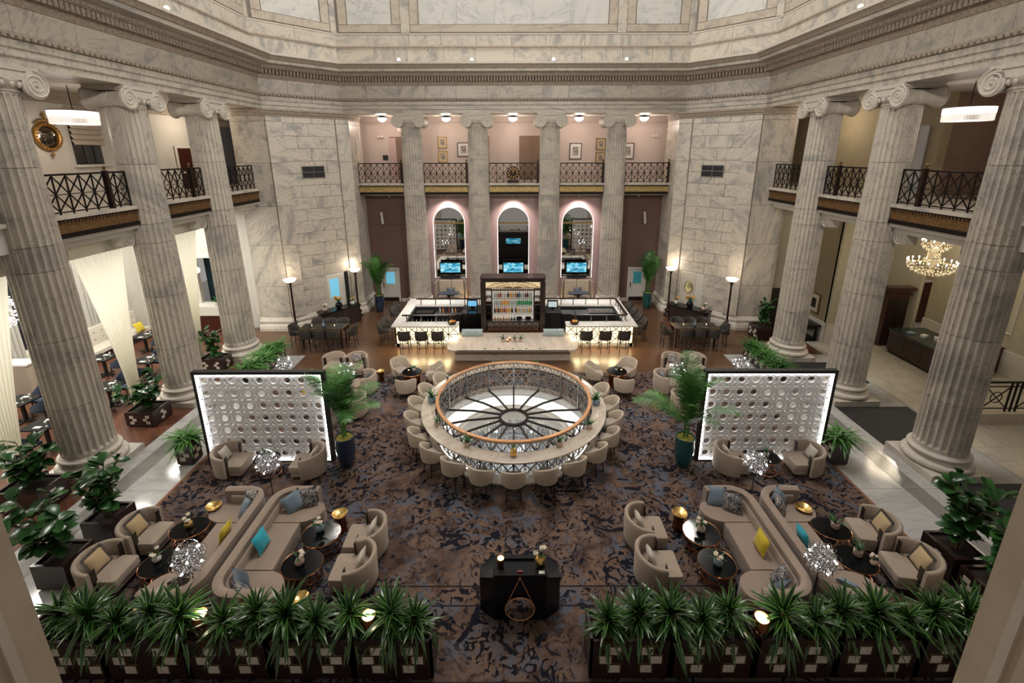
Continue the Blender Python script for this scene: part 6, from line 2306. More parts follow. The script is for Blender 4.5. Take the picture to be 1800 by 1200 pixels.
for k in range(8):
    x0, x1 = -1.15 + 2.3 * k / 8, -1.15 + 2.3 * (k + 1) / 8
    lt.bar((x0, 0.05, 0.68), (x1, 0.05, 0.99), 0.014)
    lt.bar((x0, 0.05, 0.99), (x1, 0.05, 0.68), 0.014)
    lt.bar((x0, 0.05, 0.66), (x0, 0.05, 1.0), 0.018)
lt.build('lower_lattice', M['iron'], ds)
MB().bx(-1.18, 1.18, 0.30, 0.33, 0.66, 1.0).build('mirror_back', M['steel'], ds)
MB().bx(-1.3, 1.3, 0.0, 0.78, 0.60, 0.66).build('base_board', M['copper_dark'], ds)
MB().bx(-1.32, 1.32, 0.74, 0.80, 0.6, 2.9).build('rear_panel', M['black_matte'], ds)
kinds = {3: ['clear', 'clear', 'amber', 'red', 'white', 'white', 'white', 'dark', 'gold', 'gold', 'clear', 'amber', 'dark', 'blue', 'clear', 'clear', 'red', 'dark', 'clear', 'white'],
         2: ['clear', 'clear', 'clear', 'clear', 'gold', 'gold', 'gold', 'gold', 'clear', 'clear', 'clear', 'clear', 'green', 'green', 'green', 'green', 'green', 'green', 'green', 'green'],
         1: ['dark', 'amber', 'dark', 'amber', 'amber', 'red', 'amber', 'gold', 'gold', 'dark', 'white', 'dark', 'gold', 'clear', 'clear', 'gold', 'clear', 'clear', 'gold', 'clear'],
         0: ['amber', 'gold', 'amber', 'amber', 'gold', 'gold', 'dark', 'dark']}
CN = {'clear': 'clear', 'amber': 'amber', 'gold': 'golden', 'green': 'green', 'dark': 'dark', 'red': 'reddish', 'white': 'white', 'blue': 'blue'}
SN = ['bottom', 'second', 'third', 'top']
for r, z in enumerate((1.06, 1.42, 1.78, 2.13)):
    ks = kinds[r]
    for k, kd in enumerate(ks):
        n = len(ks)
        x = -0.06 - 0.86 + 1.72 * (k + 0.5) / (n if r else 14)
        bottle(kd, x, 18.85 + 0.24 + 0.05 * (k % 2), z, '%s bottle on the %s shelf of the bar display, %s from the left' % (CN[kd], SN[r], ORD[k]), 1.0 if r else 0.7)
for k, x in enumerate((0.22, 0.62)):
    t = thing('black_bowl', 'low black bowl on the bottom display shelf, %s' % ('left of two' if k == 0 else 'right of two'), 'bowl', (x, 19.1, 1.06))
    MB().lathe([(0.05, 0), (0.12, 0.04), (0.14, 0.12), (0.125, 0.12), (0.10, 0.03), (0, 0.02)], 16).build('bowl_body', M['black'], t, 40)
# the display's far side, seen in the middle mirror: a small screen and glass shelves
t = thing('rear_shelf_unit', 'dark shelf unit of glasses on the far side of the bottle display', 'shelf', (-0.06, 19.66, 0.66))
MB().bx(-1.0, 1.0, 0.0, 0.03, 0, 2.2).build('back_board', M['black_matte'], t)
for z in (0.4, 0.75, 1.1, 1.45):
    MB().bx(-0.95, 0.95, 0.03, 0.22, z - 0.02, z).build('shelf', M['espresso'], t)
MB().bx(-0.5, 0.5, 0.03, 0.06, 1.62, 1.98).build('rear_screen', M['tv'], t)

# ---- low marble counter in front of the display
fcn = thing('sushi_counter', 'low rounded marble counter projecting from the front of the bar', 'counter', (0, 0, 0))
MB().prism([(-2.42, 18.72), (-2.82, 17.9), (-2.80, 17.5)] + [(-2.42 - 0.36 * math.cos(a), 17.2 - 0.36 * math.sin(a)) for a in (0.2, 0.6, 1.0, 1.4)] + [(2.25 + 0.36 * math.cos(a), 17.2 - 0.36 * math.sin(a)) for a in (1.4, 1.0, 0.6, 0.2)] + [(2.64, 17.5), (2.66, 17.9), (2.24, 18.72)], 0.54, 0.60).build('marble_top', M['counter'], fcn)
MB().bx(-2.45, 2.30, 17.16, 18.6, 0.0, 0.50).build('marble_base', M['counter'], fcn)
MB().bx(-2.36, 2.22, 17.05, 18.6, 0.50, 0.54).build('shadow_gap', M['iron'], fcn)
MB().bx(-2.35, 2.2, 16.835, 16.86, 0.575, 0.603).build('slot', M['iron'], fcn)
for k in range(5):
    MB().bx(-1.2 + 0.56 * k - 0.045, -1.2 + 0.56 * k + 0.045, 16.99, 17.05, 0.60, 0.606).build('inlay_socket', M['black_matte'], fcn)
for k, (x, lab) in enumerate(((-0.48, 'first from the left'), (0.02, 'second from the left'), (0.26, 'third from the left'))):
    potplant(x, 17.75, 0.60, 'small succulent on the low marble bar counter, %s' % lab, 'terracotta', 'spike', 140 + k, 1.3)
candle(-0.28, 17.72, 0.60, 'candle glass between the succulents on the low bar counter, nearer one', 1.3)
candle(-0.20, 17.88, 0.60, 'candle glass between the succulents on the low bar counter, farther one', 1.5)
for s, w in ((-1, 'left'), (1, 'right')):
    x = -0.06 + s * 1.78
    t = thing('glass_food_case', 'low glass food case on the marble counter, %s of the bottle display' % w, 'display case', (x, 18.42, 0.60))
    MB().bx(-0.46, 0.46, -0.13, 0.13, 0, 0.03).build('base', M['steel'], t)
    MB().bx(-0.46, 0.46, -0.13, -0.12, 0.03, 0.26).bx(-0.46, 0.46, -0.13, 0.13, 0.25, 0.26).build('glass', plain('case_glass_' + w, (0.7, 0.85, 0.85), 0.05, alpha=0.25), t)
    MB().bx(-0.42, 0.42, 0.05, 0.07, 0.03, 0.24).build('lit_back', plain('case_tiles_' + w, (0.35, 0.42, 0.40), 0.3, var=0.3, scale=6), t)
for s, w in ((-1, 'left'), (1, 'right')):
    xb = -2.72 if s < 0 else 2.62
    t = thing('fruit_bowl', 'dark bowl of fruit on the %s front end of the bar top' % w, 'bowl', (xb, 18.50, 1.10))
    MB().lathe([(0.08, 0), (0.16, 0.04), (0.20, 0.11), (0.19, 0.11), (0.14, 0.03), (0, 0.02)], 18).build('bowl_body', M['iron_brown'], t, 40)
    rnd = random.Random(s + 5)
    for k in range(9):
        a = k * 2.4
        r = 0.045 * math.sqrt(k)
        tag(MB().ball((0, 0, 0), 0.046, 8, 6).build('fruit', M['orange' if (k + s) % 3 else 'lemon'], None, 60, (xb + r * math.cos(a), 18.50 + r * math.sin(a), 1.10 + 0.135 - 0.10 * r)),
            '%s fruit in the %s bar bowl' % ('orange' if (k + s) % 3 else 'yellow', w), 'fruit', 'fruit in the %s bar bowl' % w)

# ---- bar stools
bs = make_barstool()
BS = [(-4.70, 18.02, PI / 2, 'dark leather bar stool at the front left of the bar, left of three'), (-3.97, 18.02, PI / 2, 'dark leather bar stool at the front left of the bar, middle of three'), (-3.27, 18.02, PI / 2, 'dark leather bar stool at the front left of the bar, right of three'),
      (3.07, 18.02, PI / 2, 'dark leather bar stool at the front right of the bar, left of three'), (3.88, 18.02, PI / 2, 'dark leather bar stool at the front right of the bar, middle of three'), (4.68, 18.02, PI / 2, 'dark leather bar stool at the front right of the bar, right of three'),
      (-5.78, 18.80, 0, 'dark leather bar stool at the left end of the bar, nearest'), (-5.78, 19.45, 0, 'dark leather bar stool at the left end of the bar, second'), (-5.82, 20.95, 0, 'dark leather bar stool at the left end of the bar, third'), (-5.82, 21.60, 0, 'dark leather bar stool at the left end of the bar, farthest'),
      (5.72, 19.20, PI, 'dark leather bar stool at the right end of the bar, nearest'), (5.72, 20.0, PI, 'dark leather bar stool at the right end of the bar, second'), (5.70, 20.80, PI, 'dark leather bar stool at the right end of the bar, third'), (5.68, 21.6, PI, 'dark leather bar stool at the right end of the bar, farthest')]
for tx, w in ((-8.42, 'left'), (7.95, 'right')):
    for k in range(3):
        BS.append((tx - 0.55 + 0.58 * k, 18.18, PI / 2, 'dark leather stool on the near side of the %s communal table, %s of three' % (w, ('left', 'middle', 'right')[k])))
        BS.append((tx - 0.55 + 0.58 * k, 19.20, -PI / 2, 'dark leather stool on the far side of the %s communal table, %s of three' % (w, ('left', 'middle', 'right')[k])))
    BS.append((tx - 1.20, 18.60, 0.0, 'dark leather stool at the left end of the %s communal table' % w))
    BS.append((tx + 1.20, 18.60, PI, 'dark leather stool at the right end of the %s communal table' % w))
for i, (x, y, rz, lab) in enumerate(BS):
    o = bs if i == 0 else dup(bs, (0, 0, 0))
    o.location = (x, y, 0)
    o.rotation_euler = (0, 0, rz)
    tag(o, lab, None, 'dark leather stools')

for tx, w in ((-8.42, 'left'), (7.95, 'right')):
    t = thing('communal_table', 'high dark communal table with brass edge at the back %s' % w, 'table', (tx, 18.64, 0), 0, 'communal tables')
    for k in range(3):
        MB().bx(-0.93 + 0.62 * k + 0.006, -0.93 + 0.62 * (k + 1) - 0.006, -0.31, 0.31, 0.92, 0.95).build('top_panel', M['blackglass'], t)
    MB().bx(-0.95, 0.95, -0.33, -0.31, 0.915, 0.955).bx(-0.95, 0.95, 0.31, 0.33, 0.915, 0.955).bx(-0.95, -0.93, -0.31, 0.31, 0.915, 0.955).bx(0.93, 0.95, -0.31, 0.31, 0.915, 0.955).bx(-0.316, -0.304, -0.31, 0.31, 0.93, 0.953).bx(0.304, 0.316, -0.31, 0.31, 0.93, 0.953).build('brass_edge', M['brass'], t)
    for x in (-0.85, 0.85):
        for y in (-0.26, 0.26):
            MB().bx(x - 0.025, x + 0.025, y - 0.025, y + 0.025, 0, 0.92).build('leg', M['iron_brown'], t)
    b = thing('blue_glass_bottle', 'pale blue glass bottle in the middle of the %s communal table' % w, 'bottle', (tx, 18.64, 0.95))
    MB().lathe([(0.05, 0), (0.065, 0.03), (0.055, 0.11), (0.018, 0.19), (0.018, 0.27), (0.022, 0.28)], 14).build('glass_body', M['pot_blue'], b, 40)
    for s in (-1, 1):
        t2 = thing('votive_candle', 'votive candle at the %s of the %s communal table' % ('left' if s < 0 else 'right', w), 'candle', (tx + s * 0.5, 18.62, 0.95))
        MB().lathe([(0.025, 0), (0.03, 0.07), (0.026, 0.07), (0.02, 0.01)], 10).build('glass', M['white_ceramic'], t2)
        MB().ball((0, 0, 0.075), 0.018, 6, 4, 1.4).build('flame', M['e_candle'], t2)

# ---- console buffets behind the communal tables, with vases; torchiere lamps
for s, w in ((-1, 'left'), (1, 'right')):
    cx, cy, rz = s * 8.72, 21.28, s * -PI / 4 + (0 if s > 0 else 0)
    rz = PI / 4 if s < 0 else -PI / 4
    t = thing('console_buffet', 'dark curved-end console buffet before the %s corner wall' % w, 'console', (cx, cy, 0), rz, 'console buffets')
    MB().prism([(-1.05, -0.2), (-0.9, -0.34), (0.9, -0.34), (1.05, -0.2), (1.05, 0.2), (0.9, 0.30), (-0.9, 0.30), (-1.05, 0.2)], 0.84, 0.90).build('top', M['black'], t)
    MB().prism([(-1.0, -0.18), (-0.86, -0.30), (0.86, -0.30), (1.0, -0.18), (1.0, 0.2), (-1.0, 0.2)], 0.0, 0.84).build('body', M['espresso'], t)
    for k in range(4):
        MB().bx(-0.80 + 0.41 * k, -0.43 + 0.41 * k, -0.315, -0.30, 0.08, 0.78).build('door', M['espresso'], t)
    c, q = math.cos(rz), math.sin(rz)
    P_ = lambda u, v: (cx + u * c - v * q, cy + u * q + v * c)
    for k, (u, kd, pot, sc_) in enumerate(((-0.7 * -s, 'flower', 'terracotta', 1.6), (0.0, 'gold', 'black', 2.4), (0.7 * -s, 'gold', 'white_ceramic', 1.6))):
        x, y = P_(u, 0)
        potplant(x, y, 0.90, 'vase of %s flowers on the %s console, %s' % ('cream' if kd == 'flower' else 'orange', w, ('nearer the side columns', 'in the middle', 'nearer the back wall')[k]), pot, kd, 160 + k, sc_)


def torchiere(x, y, h, lab):
    t = thing('torchiere_lamp', lab, 'lamp', (x, y, 0), 0, 'torchiere lamps')
    MB().lathe([(0.20, 0), (0.20, 0.06), (0.15, 0.09), (0.10, 0.20), (0.16, 0.26), (0.16, 0.32), (0.08, 0.40), (0.06, 0.55), (0.10, 0.60), (0.05, 0.66)], 16).build('ornate_base', M['iron_brown'], t, 40)
    MB().lathe([(0.045, 0.64), (0.038, h - 0.30), (0.06, h - 0.27), (0.045, h - 0.22), (0.11, h - 0.12), (0.12, h - 0.10)], 14).build('pole', M['iron_brown'], t, 40)
    MB().lathe([(0.09, h - 0.11), (0.20, h - 0.06), (0.28, h + 0.04), (0.27, h + 0.045), (0.18, h - 0.03), (0.0, h - 0.05)], 24, cap=False).build('glass_bowl', M['e_torch'], t, 60)
    light('POINT', 'torchiere_light', (x, y, h + 0.25), 14, (1.0, 0.84, 0.66), 0.15)
    return t
torchiere(-10.38, 20.10, 2.66, 'bronze torchiere lamp with glowing bowl by the left pier, nearer the side columns')
torchiere(-8.22, 22.55, 2.52, 'bronze torchiere lamp with glowing bowl by the left pier, nearer the back wall')
torchiere(8.10, 22.55, 2.55, 'bronze torchiere lamp with glowing bowl by the right pier, nearer the back wall')
torchiere(10.05, 20.05, 2.66, 'bronze torchiere lamp with glowing bowl by the right pier, nearer the side columns')

# doors in the corner piers
x, y, rz = NICHE[-1]
d = struct(thing('door_3', None, None, (x, y, 0), rz))
MB().bx(-0.60, 0.60, 0.0, 0.012, 0.0, 2.42).build('door_recess', M['offwhite'], d)
MB().bx(-0.60, -0.40, 0.012, 0.02, 0.0, 2.42).build('dark_gap', M['black_matte'], d)
lf = MB().bx(-0.25, 0.52, 0.012, 0.045, 0.0, 2.36).build('door_leaf', M['white'], d)
MB().bx(-0.05, 0.40, 0.045, 0.055, 1.18, 2.16).build('pane', M['e_door'], lf)
x, y, rz = NICHE[1]
d = struct(thing('door_4', None, None, (x, y, 0), rz))
MB().bx(-0.60, 0.60, 0.0, 0.012, 0.0, 2.42).build('door_recess', M['offwhite'], d)
MB().bx(-0.20, 0.56, 0.012, 0.04, 0.0, 2.36).build('door_leaf', M['carved_light'], d)
ov = thing('oval_mirror', 'small oval gilt mirror hanging in the right corner wall recess', 'mirror', (x, y, 0), rz)
n = 28
MB().add([(0.10 + 0.20 * math.cos(2 * PI * k / n), 0.06, 1.62 + 0.27 * math.sin(2 * PI * k / n)) for k in range(n)], [tuple(range(n))]).build('glass', plain('pale_mirror', (0.62, 0.60, 0.36), 0.1, 0.6), ov)
MB().tube([(0.10 + 0.21 * math.cos(2 * PI * k / n), 0.06, 1.62 + 0.28 * math.sin(2 * PI * k / n)) for k in range(n)], 0.02, 6, True).build('frame', M['gold_dull'], ov, 60)

# ---- under the arches: televisions, banquettes, tables
for cx, w in zip(arx, ('left', 'middle', 'right')):
    t = thing('television', 'wide television showing blue waves in the %s arch' % w, 'television', (cx, 24.92, 0), 0, 'televisions in the arches')
    MB().bx(-0.62, 0.62, -0.03, 0.03, 1.70, 2.36).build('bezel', M['black'], t)
    MB().bx(-0.56, 0.56, -0.045, -0.03, 1.76, 2.30).build('picture', M['tv'], t)
    MB().bx(-0.1, 0.1, -0.05, 0.05, 1.42, 1.70).build('stand', M['black'], t)
    b = thing('soundbar', 'dark speaker bar under the %s arch television' % w, 'speaker', (cx, 24.82, 1.45))
    MB().bx(-0.56, 0.56, -0.06, 0.06, 0.0, 0.16).build('case', M['black_matte'], b)
    for k in (-1, 1):
        MB().lathe([(0.0, 0), (0.035, 0.0)], 10, m=Matrix.Translation((k * 0.2, -0.062, 0.08)) @ Matrix.Rotation(PI / 2, 4, 'X'), cap=False).build('cone', M['chrome'], b)
    light('SPOT', 'arch_downlight', (cx, 24.35, 6.0), 260, (1.0, 0.84, 0.80), 0.06, (cx, 25.0, 3.6), 120, 0.9)
    dl_ = thing('downlight', 'small round downlight above the %s arch' % w, 'light', (cx, 24.9, 5.98))
    MB().lathe([(0.04, 0.0), (0.05, 0.08)], 10).build('can', M['white'], dl_)
for x, w in ((-6.8, 'left'), (6.8, 'right')):
    dl_ = thing('downlight', 'small round downlight above the %s taupe wall' % w, 'light', (x, 24.9, 5.98))
    MB().lathe([(0.04, 0.0), (0.05, 0.08)], 10).build('can', M['white'], dl_)
for x, w in ((-7.27, 'left'), (7.2, 'right')):
    t = thing('wall_sconce', 'white tilted tube sconce on the %s taupe wall' % w, 'lamp', (x, 24.93, 4.86), 0, 'tube sconces')
    MB().tube([(-0.03, -0.05, 0.32), (0.03, -0.10, -0.32)], 0.075, 12).build('tube_shade', M['white_ceramic'], t, 40)
    MB().bx(-0.04, 0.04, -0.02, 0.06, -0.06, 0.06).build('bracket', M['white'], t)
for cx, w in ((arx[0], 'left'), (arx[2], 'right')):
    t = thing('banquette', 'high-backed cream banquette under the %s arch' % w, 'banquette', (cx + (0.06 if cx < 0 else 0.0), 24.50, 0), 0, 'cream banquettes')
    t.scale = (0.86, 0.8, 1)
    MB().bx(-0.92, 0.92, -0.35, 0.25, 0.0, 0.32).build('base', M['espresso'], t)
    mb = MB()
    rbox(mb, -0.82, 0.82, -0.38, 0.12, 0.32, 0.52, 0.06)
    mb.build('seat', M['beige'], t, 40)
    for k in range(2):
        mb = MB()
        rbox(mb, -0.82 + 0.82 * k + 0.01, 0.82 * k - 0.01, 0.05, 0.28, 0.50, 1.38, 0.05)
        mb.build('back_panel', M['cream'], t, 40)
    for s in (-1, 1):
        MB().add([(s * 0.82, 0.28, 0.3), (s * 0.82, 0.28, 1.42), (s * 0.98, -0.2, 1.30), (s * 0.98, -0.2, 0.3), (s * 0.90, 0.28, 0.3), (s * 0.90, 0.28, 1.42), (s * 1.05, -0.2, 1.30), (s * 1.05, -0.2, 0.3)],
                 [(0, 1, 2, 3), (7, 6, 5, 4), (1, 5, 6, 2), (2, 6, 7, 3), (0, 4, 5, 1), (0, 3, 7, 4)]).build('wing', M['beige'], t)
    tb = thing('small_dark_table', 'dark square table in front of the %s banquette' % w, 'table', (cx, 23.85, 0))
    MB().bx(-0.55, 0.55, -0.28, 0.28, 0.82, 0.86).build('top', M['navy'], tb)
    MB().bx(-0.06, 0.06, -0.06, 0.06, 0.03, 0.82).build('column', M['black_matte'], tb)
    MB().bx(-0.28, 0.28, -0.2, 0.2, 0.0, 0.03).build('foot', M['black_matte'], tb)
    pillow('slate', (cx + 0.03, 24.36, 0.78), (0, 1.2, -PI / 2), 'slate cushion standing on the %s arch banquette' % w, 1.1)
    light('POINT', 'column_uplight', (cx - 1.0, 24.0, 0.35), 9, (1.0, 0.78, 0.40), 0.1)
    light('POINT', 'column_uplight', (cx + 1.0, 24.0, 0.35), 9, (1.0, 0.78, 0.40), 0.1)
    # brass stair rail beside the banquette
    s = -1 if cx < 0 else 1
    st_ = thing('brass_handrail', 'thin brass handrail beside the %s banquette' % w, 'handrail', (cx + s * 1.15, 23.75, 0))
    MB().tube([(s * 0.9, 0, 0.75), (s * 0.35, 0, 0.98), (0, 0, 1.02), (s * -0.1, 0, 1.22)], 0.018, 6).build('rail', M['brass'], st_)
    for u in (0.85, 0.30):
        MB().tube([(s * u, 0, 0), (s * u, 0, 0.8 if u > 0.5 else 1.0)], 0.014, 6).build('post', M['brass'], st_)

# ------------------------------------------------------------------ upper balcony furnishings
for k, x in enumerate((-7.09, -3.65, -0.05, 3.51, 7.01)):
    t = thing('ceiling_bowl_light', 'frosted bowl ceiling light over the back balcony, %s from the left' % ORD[k], 'lamp', (x, 25.7, 10.24), 0, 'frosted bowl lights')
    MB().lathe([(0.10, 0.0), (0.12, -0.03), (0.27, -0.07), (0.28, -0.10), (0.25, -0.10)], 20, cap=False).build('bronze_ring', M['iron_brown'], t, 40)
    MB().lathe([(0.25, -0.10), (0.22, -0.20), (0.13, -0.28), (0.0, -0.31)], 20, cap=False).build('bowl', M['e_bowl'], t, 60)
    MB().ball((0, 0, -0.33), 0.022, 8, 6).build('finial', M['iron_brown'], t)
    light('POINT', 'bowl_light', (x, 25.55, 9.70), 40, (1.0, 0.83, 0.72), 0.2)
def picture(x, z, w, h, lab, frame, y=26.98):
    t = thing('framed_picture', lab, 'picture', (x, y, z), 0, 'framed pictures on the back balcony')
    MB().bx(-w / 2, w / 2, -0.03, 0.0, -h / 2, -h / 2 + 0.045).bx(-w / 2, w / 2, -0.03, 0, h / 2 - 0.045, h / 2).bx(-w / 2, -w / 2 + 0.045, -0.03, 0, -h / 2, h / 2).bx(w / 2 - 0.045, w / 2, -0.03, 0, -h / 2, h / 2).build('frame', frame, t)
    MB().bx(-w / 2 + 0.04, w / 2 - 0.04, -0.012, 0, -h / 2 + 0.04, h / 2 - 0.04).build('mat_board', M['white_ceramic'] if frame.name != 'gilt_wood' else plain('cream_board_%d' % int(x * 10), (0.50, 0.42, 0.28), 0.8), t)
    MB().bx(-w * 0.22, w * 0.22, -0.016, -0.012, -h * 0.26, h * 0.26).build('print', pattern('print_%d_%d' % (int(x * 10), int(z * 10)), (0.40, 0.36, 0.30), (0.08, 0.06, 0.05), 14, 0.5), t)
picture(-4.10, 8.89, 0.52, 0.64, 'gold-framed print on the back balcony wall, upper one of the second bay', M['gold_dull'])
picture(-4.10, 8.10, 0.55, 0.64, 'gold-framed print on the back balcony wall, lower one of the second bay', M['gold_dull'])
picture(-2.90, 8.50, 0.70, 0.78, 'brown-framed print partly behind the inner left column', M['mahogany'])
picture(-1.70, 8.90, 0.52, 0.64, 'gold-framed print right of the inner left column, upper one', M['gold_dull'])
picture(-1.70, 8.10, 0.52, 0.64, 'gold-framed print right of the inner left column, lower one', M['gold_dull'])
picture(3.54, 8.40, 0.70, 0.90, 'brown-framed print on the back balcony wall in the fourth bay', M['mahogany'])
picture(4.98, 8.78, 0.54, 0.64, 'gold-framed print left of the outer right column, upper one', M['gold_dull'])
picture(4.98, 8.02, 0.54, 0.64, 'gold-framed print left of the outer right column, lower one', M['gold_dull'])
picture(6.55, 8.40, 0.70, 0.90, 'brown-framed print right of the outer right column', M['mahogany'])
d = struct(thing('door_5', None, None, (0.88, 26.99, ZM)))
MB().bx(-0.58, 0.58, -0.02, 0.0, 0, 2.46).build('door_leaf', M['brown_wall'], d)
d = struct(thing('door_6', None, None, (-6.75, 26.99, ZM)))
MB().bx(-0.40, 0.45, -0.02, 0.0, 0, 2.42).build('door_leaf', M['brown_wall'], d)
MB().bx(-0.42, 0.0, -0.06, -0.02, 0, 2.36).build('door_panel', M['rose'], d)
for s in (-1, 1):
    d = struct(MB().bx(s * 8.70, s * 8.66, 25.4, 26.5, ZM, 9.3).build('door_%d' % (7 if s < 0 else 8), M['marble_warm']))
ex = thing('exit_sign', 'small red-lettered exit sign above the back balcony door', 'sign', (-6.46, 26.97, 9.60))
MB().bx(-0.16, 0.16, -0.04, 0.0, -0.10, 0.10).build('sign_case', M['white_ceramic'], ex)
ec = bpy.data.curves.new('exit_lettering', 'FONT')
ec.body = 'EXIT'
ec.size = 0.14
ec.align_x = 'CENTER'
ec.align_y = 'CENTER'
tmp = bpy.data.objects.new('exit_tmp', ec)
COL.objects.link(tmp)
bpy.context.view_layer.update()
me = bpy.data.meshes.new_from_object(tmp.evaluated_get(bpy.context.evaluated_depsgraph_get()))
bpy.data.objects.remove(tmp)
me.materials.clear()
me.materials.append(M['e_exit'])
o = mobj('lettering', me, ex, (0, -0.045, 0))
o.rotation_euler = (PI / 2, 0, 0)
for x, z, w in ((-7.55, 9.20, 'left'), (7.95, 9.20, 'right')):
    t = thing('wall_spotlight', 'small white wall spotlight at the %s end of the back balcony' % w, 'lamp', (x, 26.98, z))
    MB().bx(-0.04, 0.04, -0.10, 0, -0.03, 0.03).build('arm', M['white'], t)
    for s in (-1, 1):
        MB().lathe([(0.03, 0.0), (0.06, 0.12)], 10, m=Matrix.Translation((s * 0.10, -0.12, 0.02)) @ Matrix.Rotation(PI / 2, 4, 'X')).build('head', M['white'], t)
tag(MB().bx(-0.15, 0.15, -0.02, 0, -0.14, 0.14).build('wall_plaque', M['black_matte'], None, None, (-7.41, 26.98, 8.06)), 'small black plaque on the back balcony wall by the left door', 'plaque')
# clock on the back railing
ck = thing('balcony_clock', 'round dark clock with gold hour bars on the back balcony railing', 'clock', (-0.05, 23.84, 7.32))
RX = Matrix.Rotation(PI / 2, 4, 'X')
MB().lathe([(0.0, 0.03), (0.30, 0.03), (0.34, 0.02), (0.34, -0.04), (0, -0.04)], 36, m=RX, cap=False).build('case', M['iron_brown'], ck, 40)
for k in range(12):
    a = 2 * PI * k / 12
    MB().box(0.235, 0, 0, 0.12, 0.012, 0.038, 0, Matrix.Translation((0, -0.035, 0)) @ Matrix.Rotation(a, 4, 'Y')).build('hour_bar', M['gold'], ck)
for a, l in ((1.35, 0.15), (1.62, 0.20)):
    MB().box(l / 2, 0, 0, l, 0.012, 0.022, 0, Matrix.Translation((0, -0.045, 0)) @ Matrix.Rotation(-a, 4, 'Y')).build('clock_hand', M['gold'], ck)
MB().bx(-0.30, 0.30, -0.03, 0.04, -0.50, -0.36).build('clock_bracket', M['iron_brown'], ck)
# left balcony: round gilt mirror, window with roman blind, drum pendant, doors
gm = thing('gilt_convex_mirror', 'round gilt mirror with carved crest on the left balcony wall', 'mirror', (-14.56, 14.76, 8.82), 0)
RY = Matrix.Rotation(PI / 2, 4, 'Y')
MB().lathe([(0.0, 0.09), (0.20, 0.07), (0.33, 0.0)], 32, m=RY, cap=False).build('convex_glass', M['mirror_dim'], gm, 60)
MB().lathe([(0.32, 0.0), (0.33, 0.06), (0.36, 0.08), (0.42, 0.06), (0.44, 0.03), (0.44, 0.0)], 36, m=RY, cap=False).build('gilt_frame', M['gold_dull'], gm, 40)
bd = MB()
for k in range(26):
    a = 2 * PI * k / 26
    bd.ball((0.08, 0.39 * math.cos(a), 0.39 * math.sin(a)), 0.03, 6, 4)
tag(bd.build('bead_ring', M['gold_dull'], gm), kind='stuff')
cr = MB()
for k in range(9):
    a = PI / 2 + (k - 4) * 0.17
    cr.ball((0.05, 0.50 * math.cos(a), 0.50 * math.sin(a)), 0.055 - 0.005 * abs(k - 4), 7, 5)
cr.ball((0.05, 0, 0.62), 0.06, 7, 5).ball((0.05, 0, 0.71), 0.035, 7, 5).ball((0.05, 0, -0.52), 0.05, 7, 5).ball((0.05, 0, -0.60), 0.03, 7, 5)
cr.build('carved_crest', M['gold_dull'], gm, 60)
wn = struct(thing('window_1', None, None, (-14.59, 16.08, 0)))
MB().bx(-0.02, 0.01, -0.52, 0.52, 7.96, 9.7).build('window_glass', M['night'], wn)
MB().bx(-0.02, 0.10, -0.62, 0.62, 7.88, 7.96).build('window_sill', M['white'], wn)
for k in range(3):
    MB().bx(0.01, 0.03, -0.52 + 0.35 * k, -0.48 + 0.35 * k, 7.96, 8.6).build('window_bar', M['night'], wn)
rb = thing('roman_blind', 'pleated cream roman blind half lowered over the left balcony window', 'blind', (-14.55, 16.08, 0))
for k in range(7):
    z = 9.78 - 0.17 * k
    MB().add([(0.02, -0.58, z), (0.02, 0.58, z), (0.10, 0.58, z - 0.15), (0.10, -0.58, z - 0.15), (0.04, 0.58, z - 0.17), (0.04, -0.58, z - 0.17)], [(0, 1, 2, 3), (3, 2, 4, 5)]).build('pleat', M['blind'], rb)
for s, w in ((-1, 'left'), (1, 'right')):
    y = 14.25 if s < 0 else 13.8
    t = thing('drum_pendant', 'wide crystal drum pendant hanging over the %s balcony' % w, 'lamp', (s * 13.1, y, 0), 0, 'drum pendants')
    MB().tube([(0, 0, 9.5), (0, 0, 10.3)], 0.012, 6).build('cord', M['iron'], t)
    sk = MB()
    for k in range(90):
        a = 2 * PI * k / 90
        sk.box(0.56 * math.cos(a), 0.56 * math.sin(a), 9.26, 0.02, 0.018, 0.20, a)
    tag(sk.build('crystal_skirt', M['e_drum'], t), kind='stuff')
    MB().lathe([(0.58, 9.36), (0.58, 9.52)], 36, cap=False).build('upper_band', emis('drum_bright_' + w, (1.0, 0.92, 0.88), 0.9), t)
    MB().lathe([(0.0, 9.18), (0.55, 9.17)], 36, cap=False).build('diffuser', M['e_drum'], t)
    MB().tube([(0.57 * math.cos(2 * PI * k / 36), 0.57 * math.sin(2 * PI * k / 36), 9.53) for k in range(36)], 0.015, 5, True).build('rim', M['steel'], t)
    light('POINT', 'drum_light', (s * 13.1, y, 8.95), 32 if s < 0 else 14, (1.0, 0.84, 0.70), 0.3)
d = struct(thing('door_9', None, None, (-14.58, 20.9, ZM)))
MB().bx(0, 0.04, -0.75, -0.62, 0, 1.85).bx(0, 0.04, -0.62, 0.62, 1.75, 1.85).build('door_frame', M['white'], d)
MB().bx(0, 0.02, -0.62, 0.62, 0, 1.75).build('door_leaf', M['mahogany'], d)
struct(MB().bx(-14.58, -14.54, 22.9, 24.3, ZM, 9.6).build('door_10', plain('blue_grey_door', (0.20, 0.23, 0.28), 0.5)))
struct(MB().bx(14.58, 14.53, 16.6, 16.95, ZM, 9.2).build('trim_8', plain('blue_white_pilaster', (0.40, 0.41, 0.44), 0.6)))
d = struct(thing('window_2', None, None, (12.6, 24.36, ZM)))
MB().bx(-0.3, 1.6, -0.02, 0.03, 0.0, 2.35).build('window_frame', plain('blue_white_frame', (0.36, 0.42, 0.46), 0.6), d)
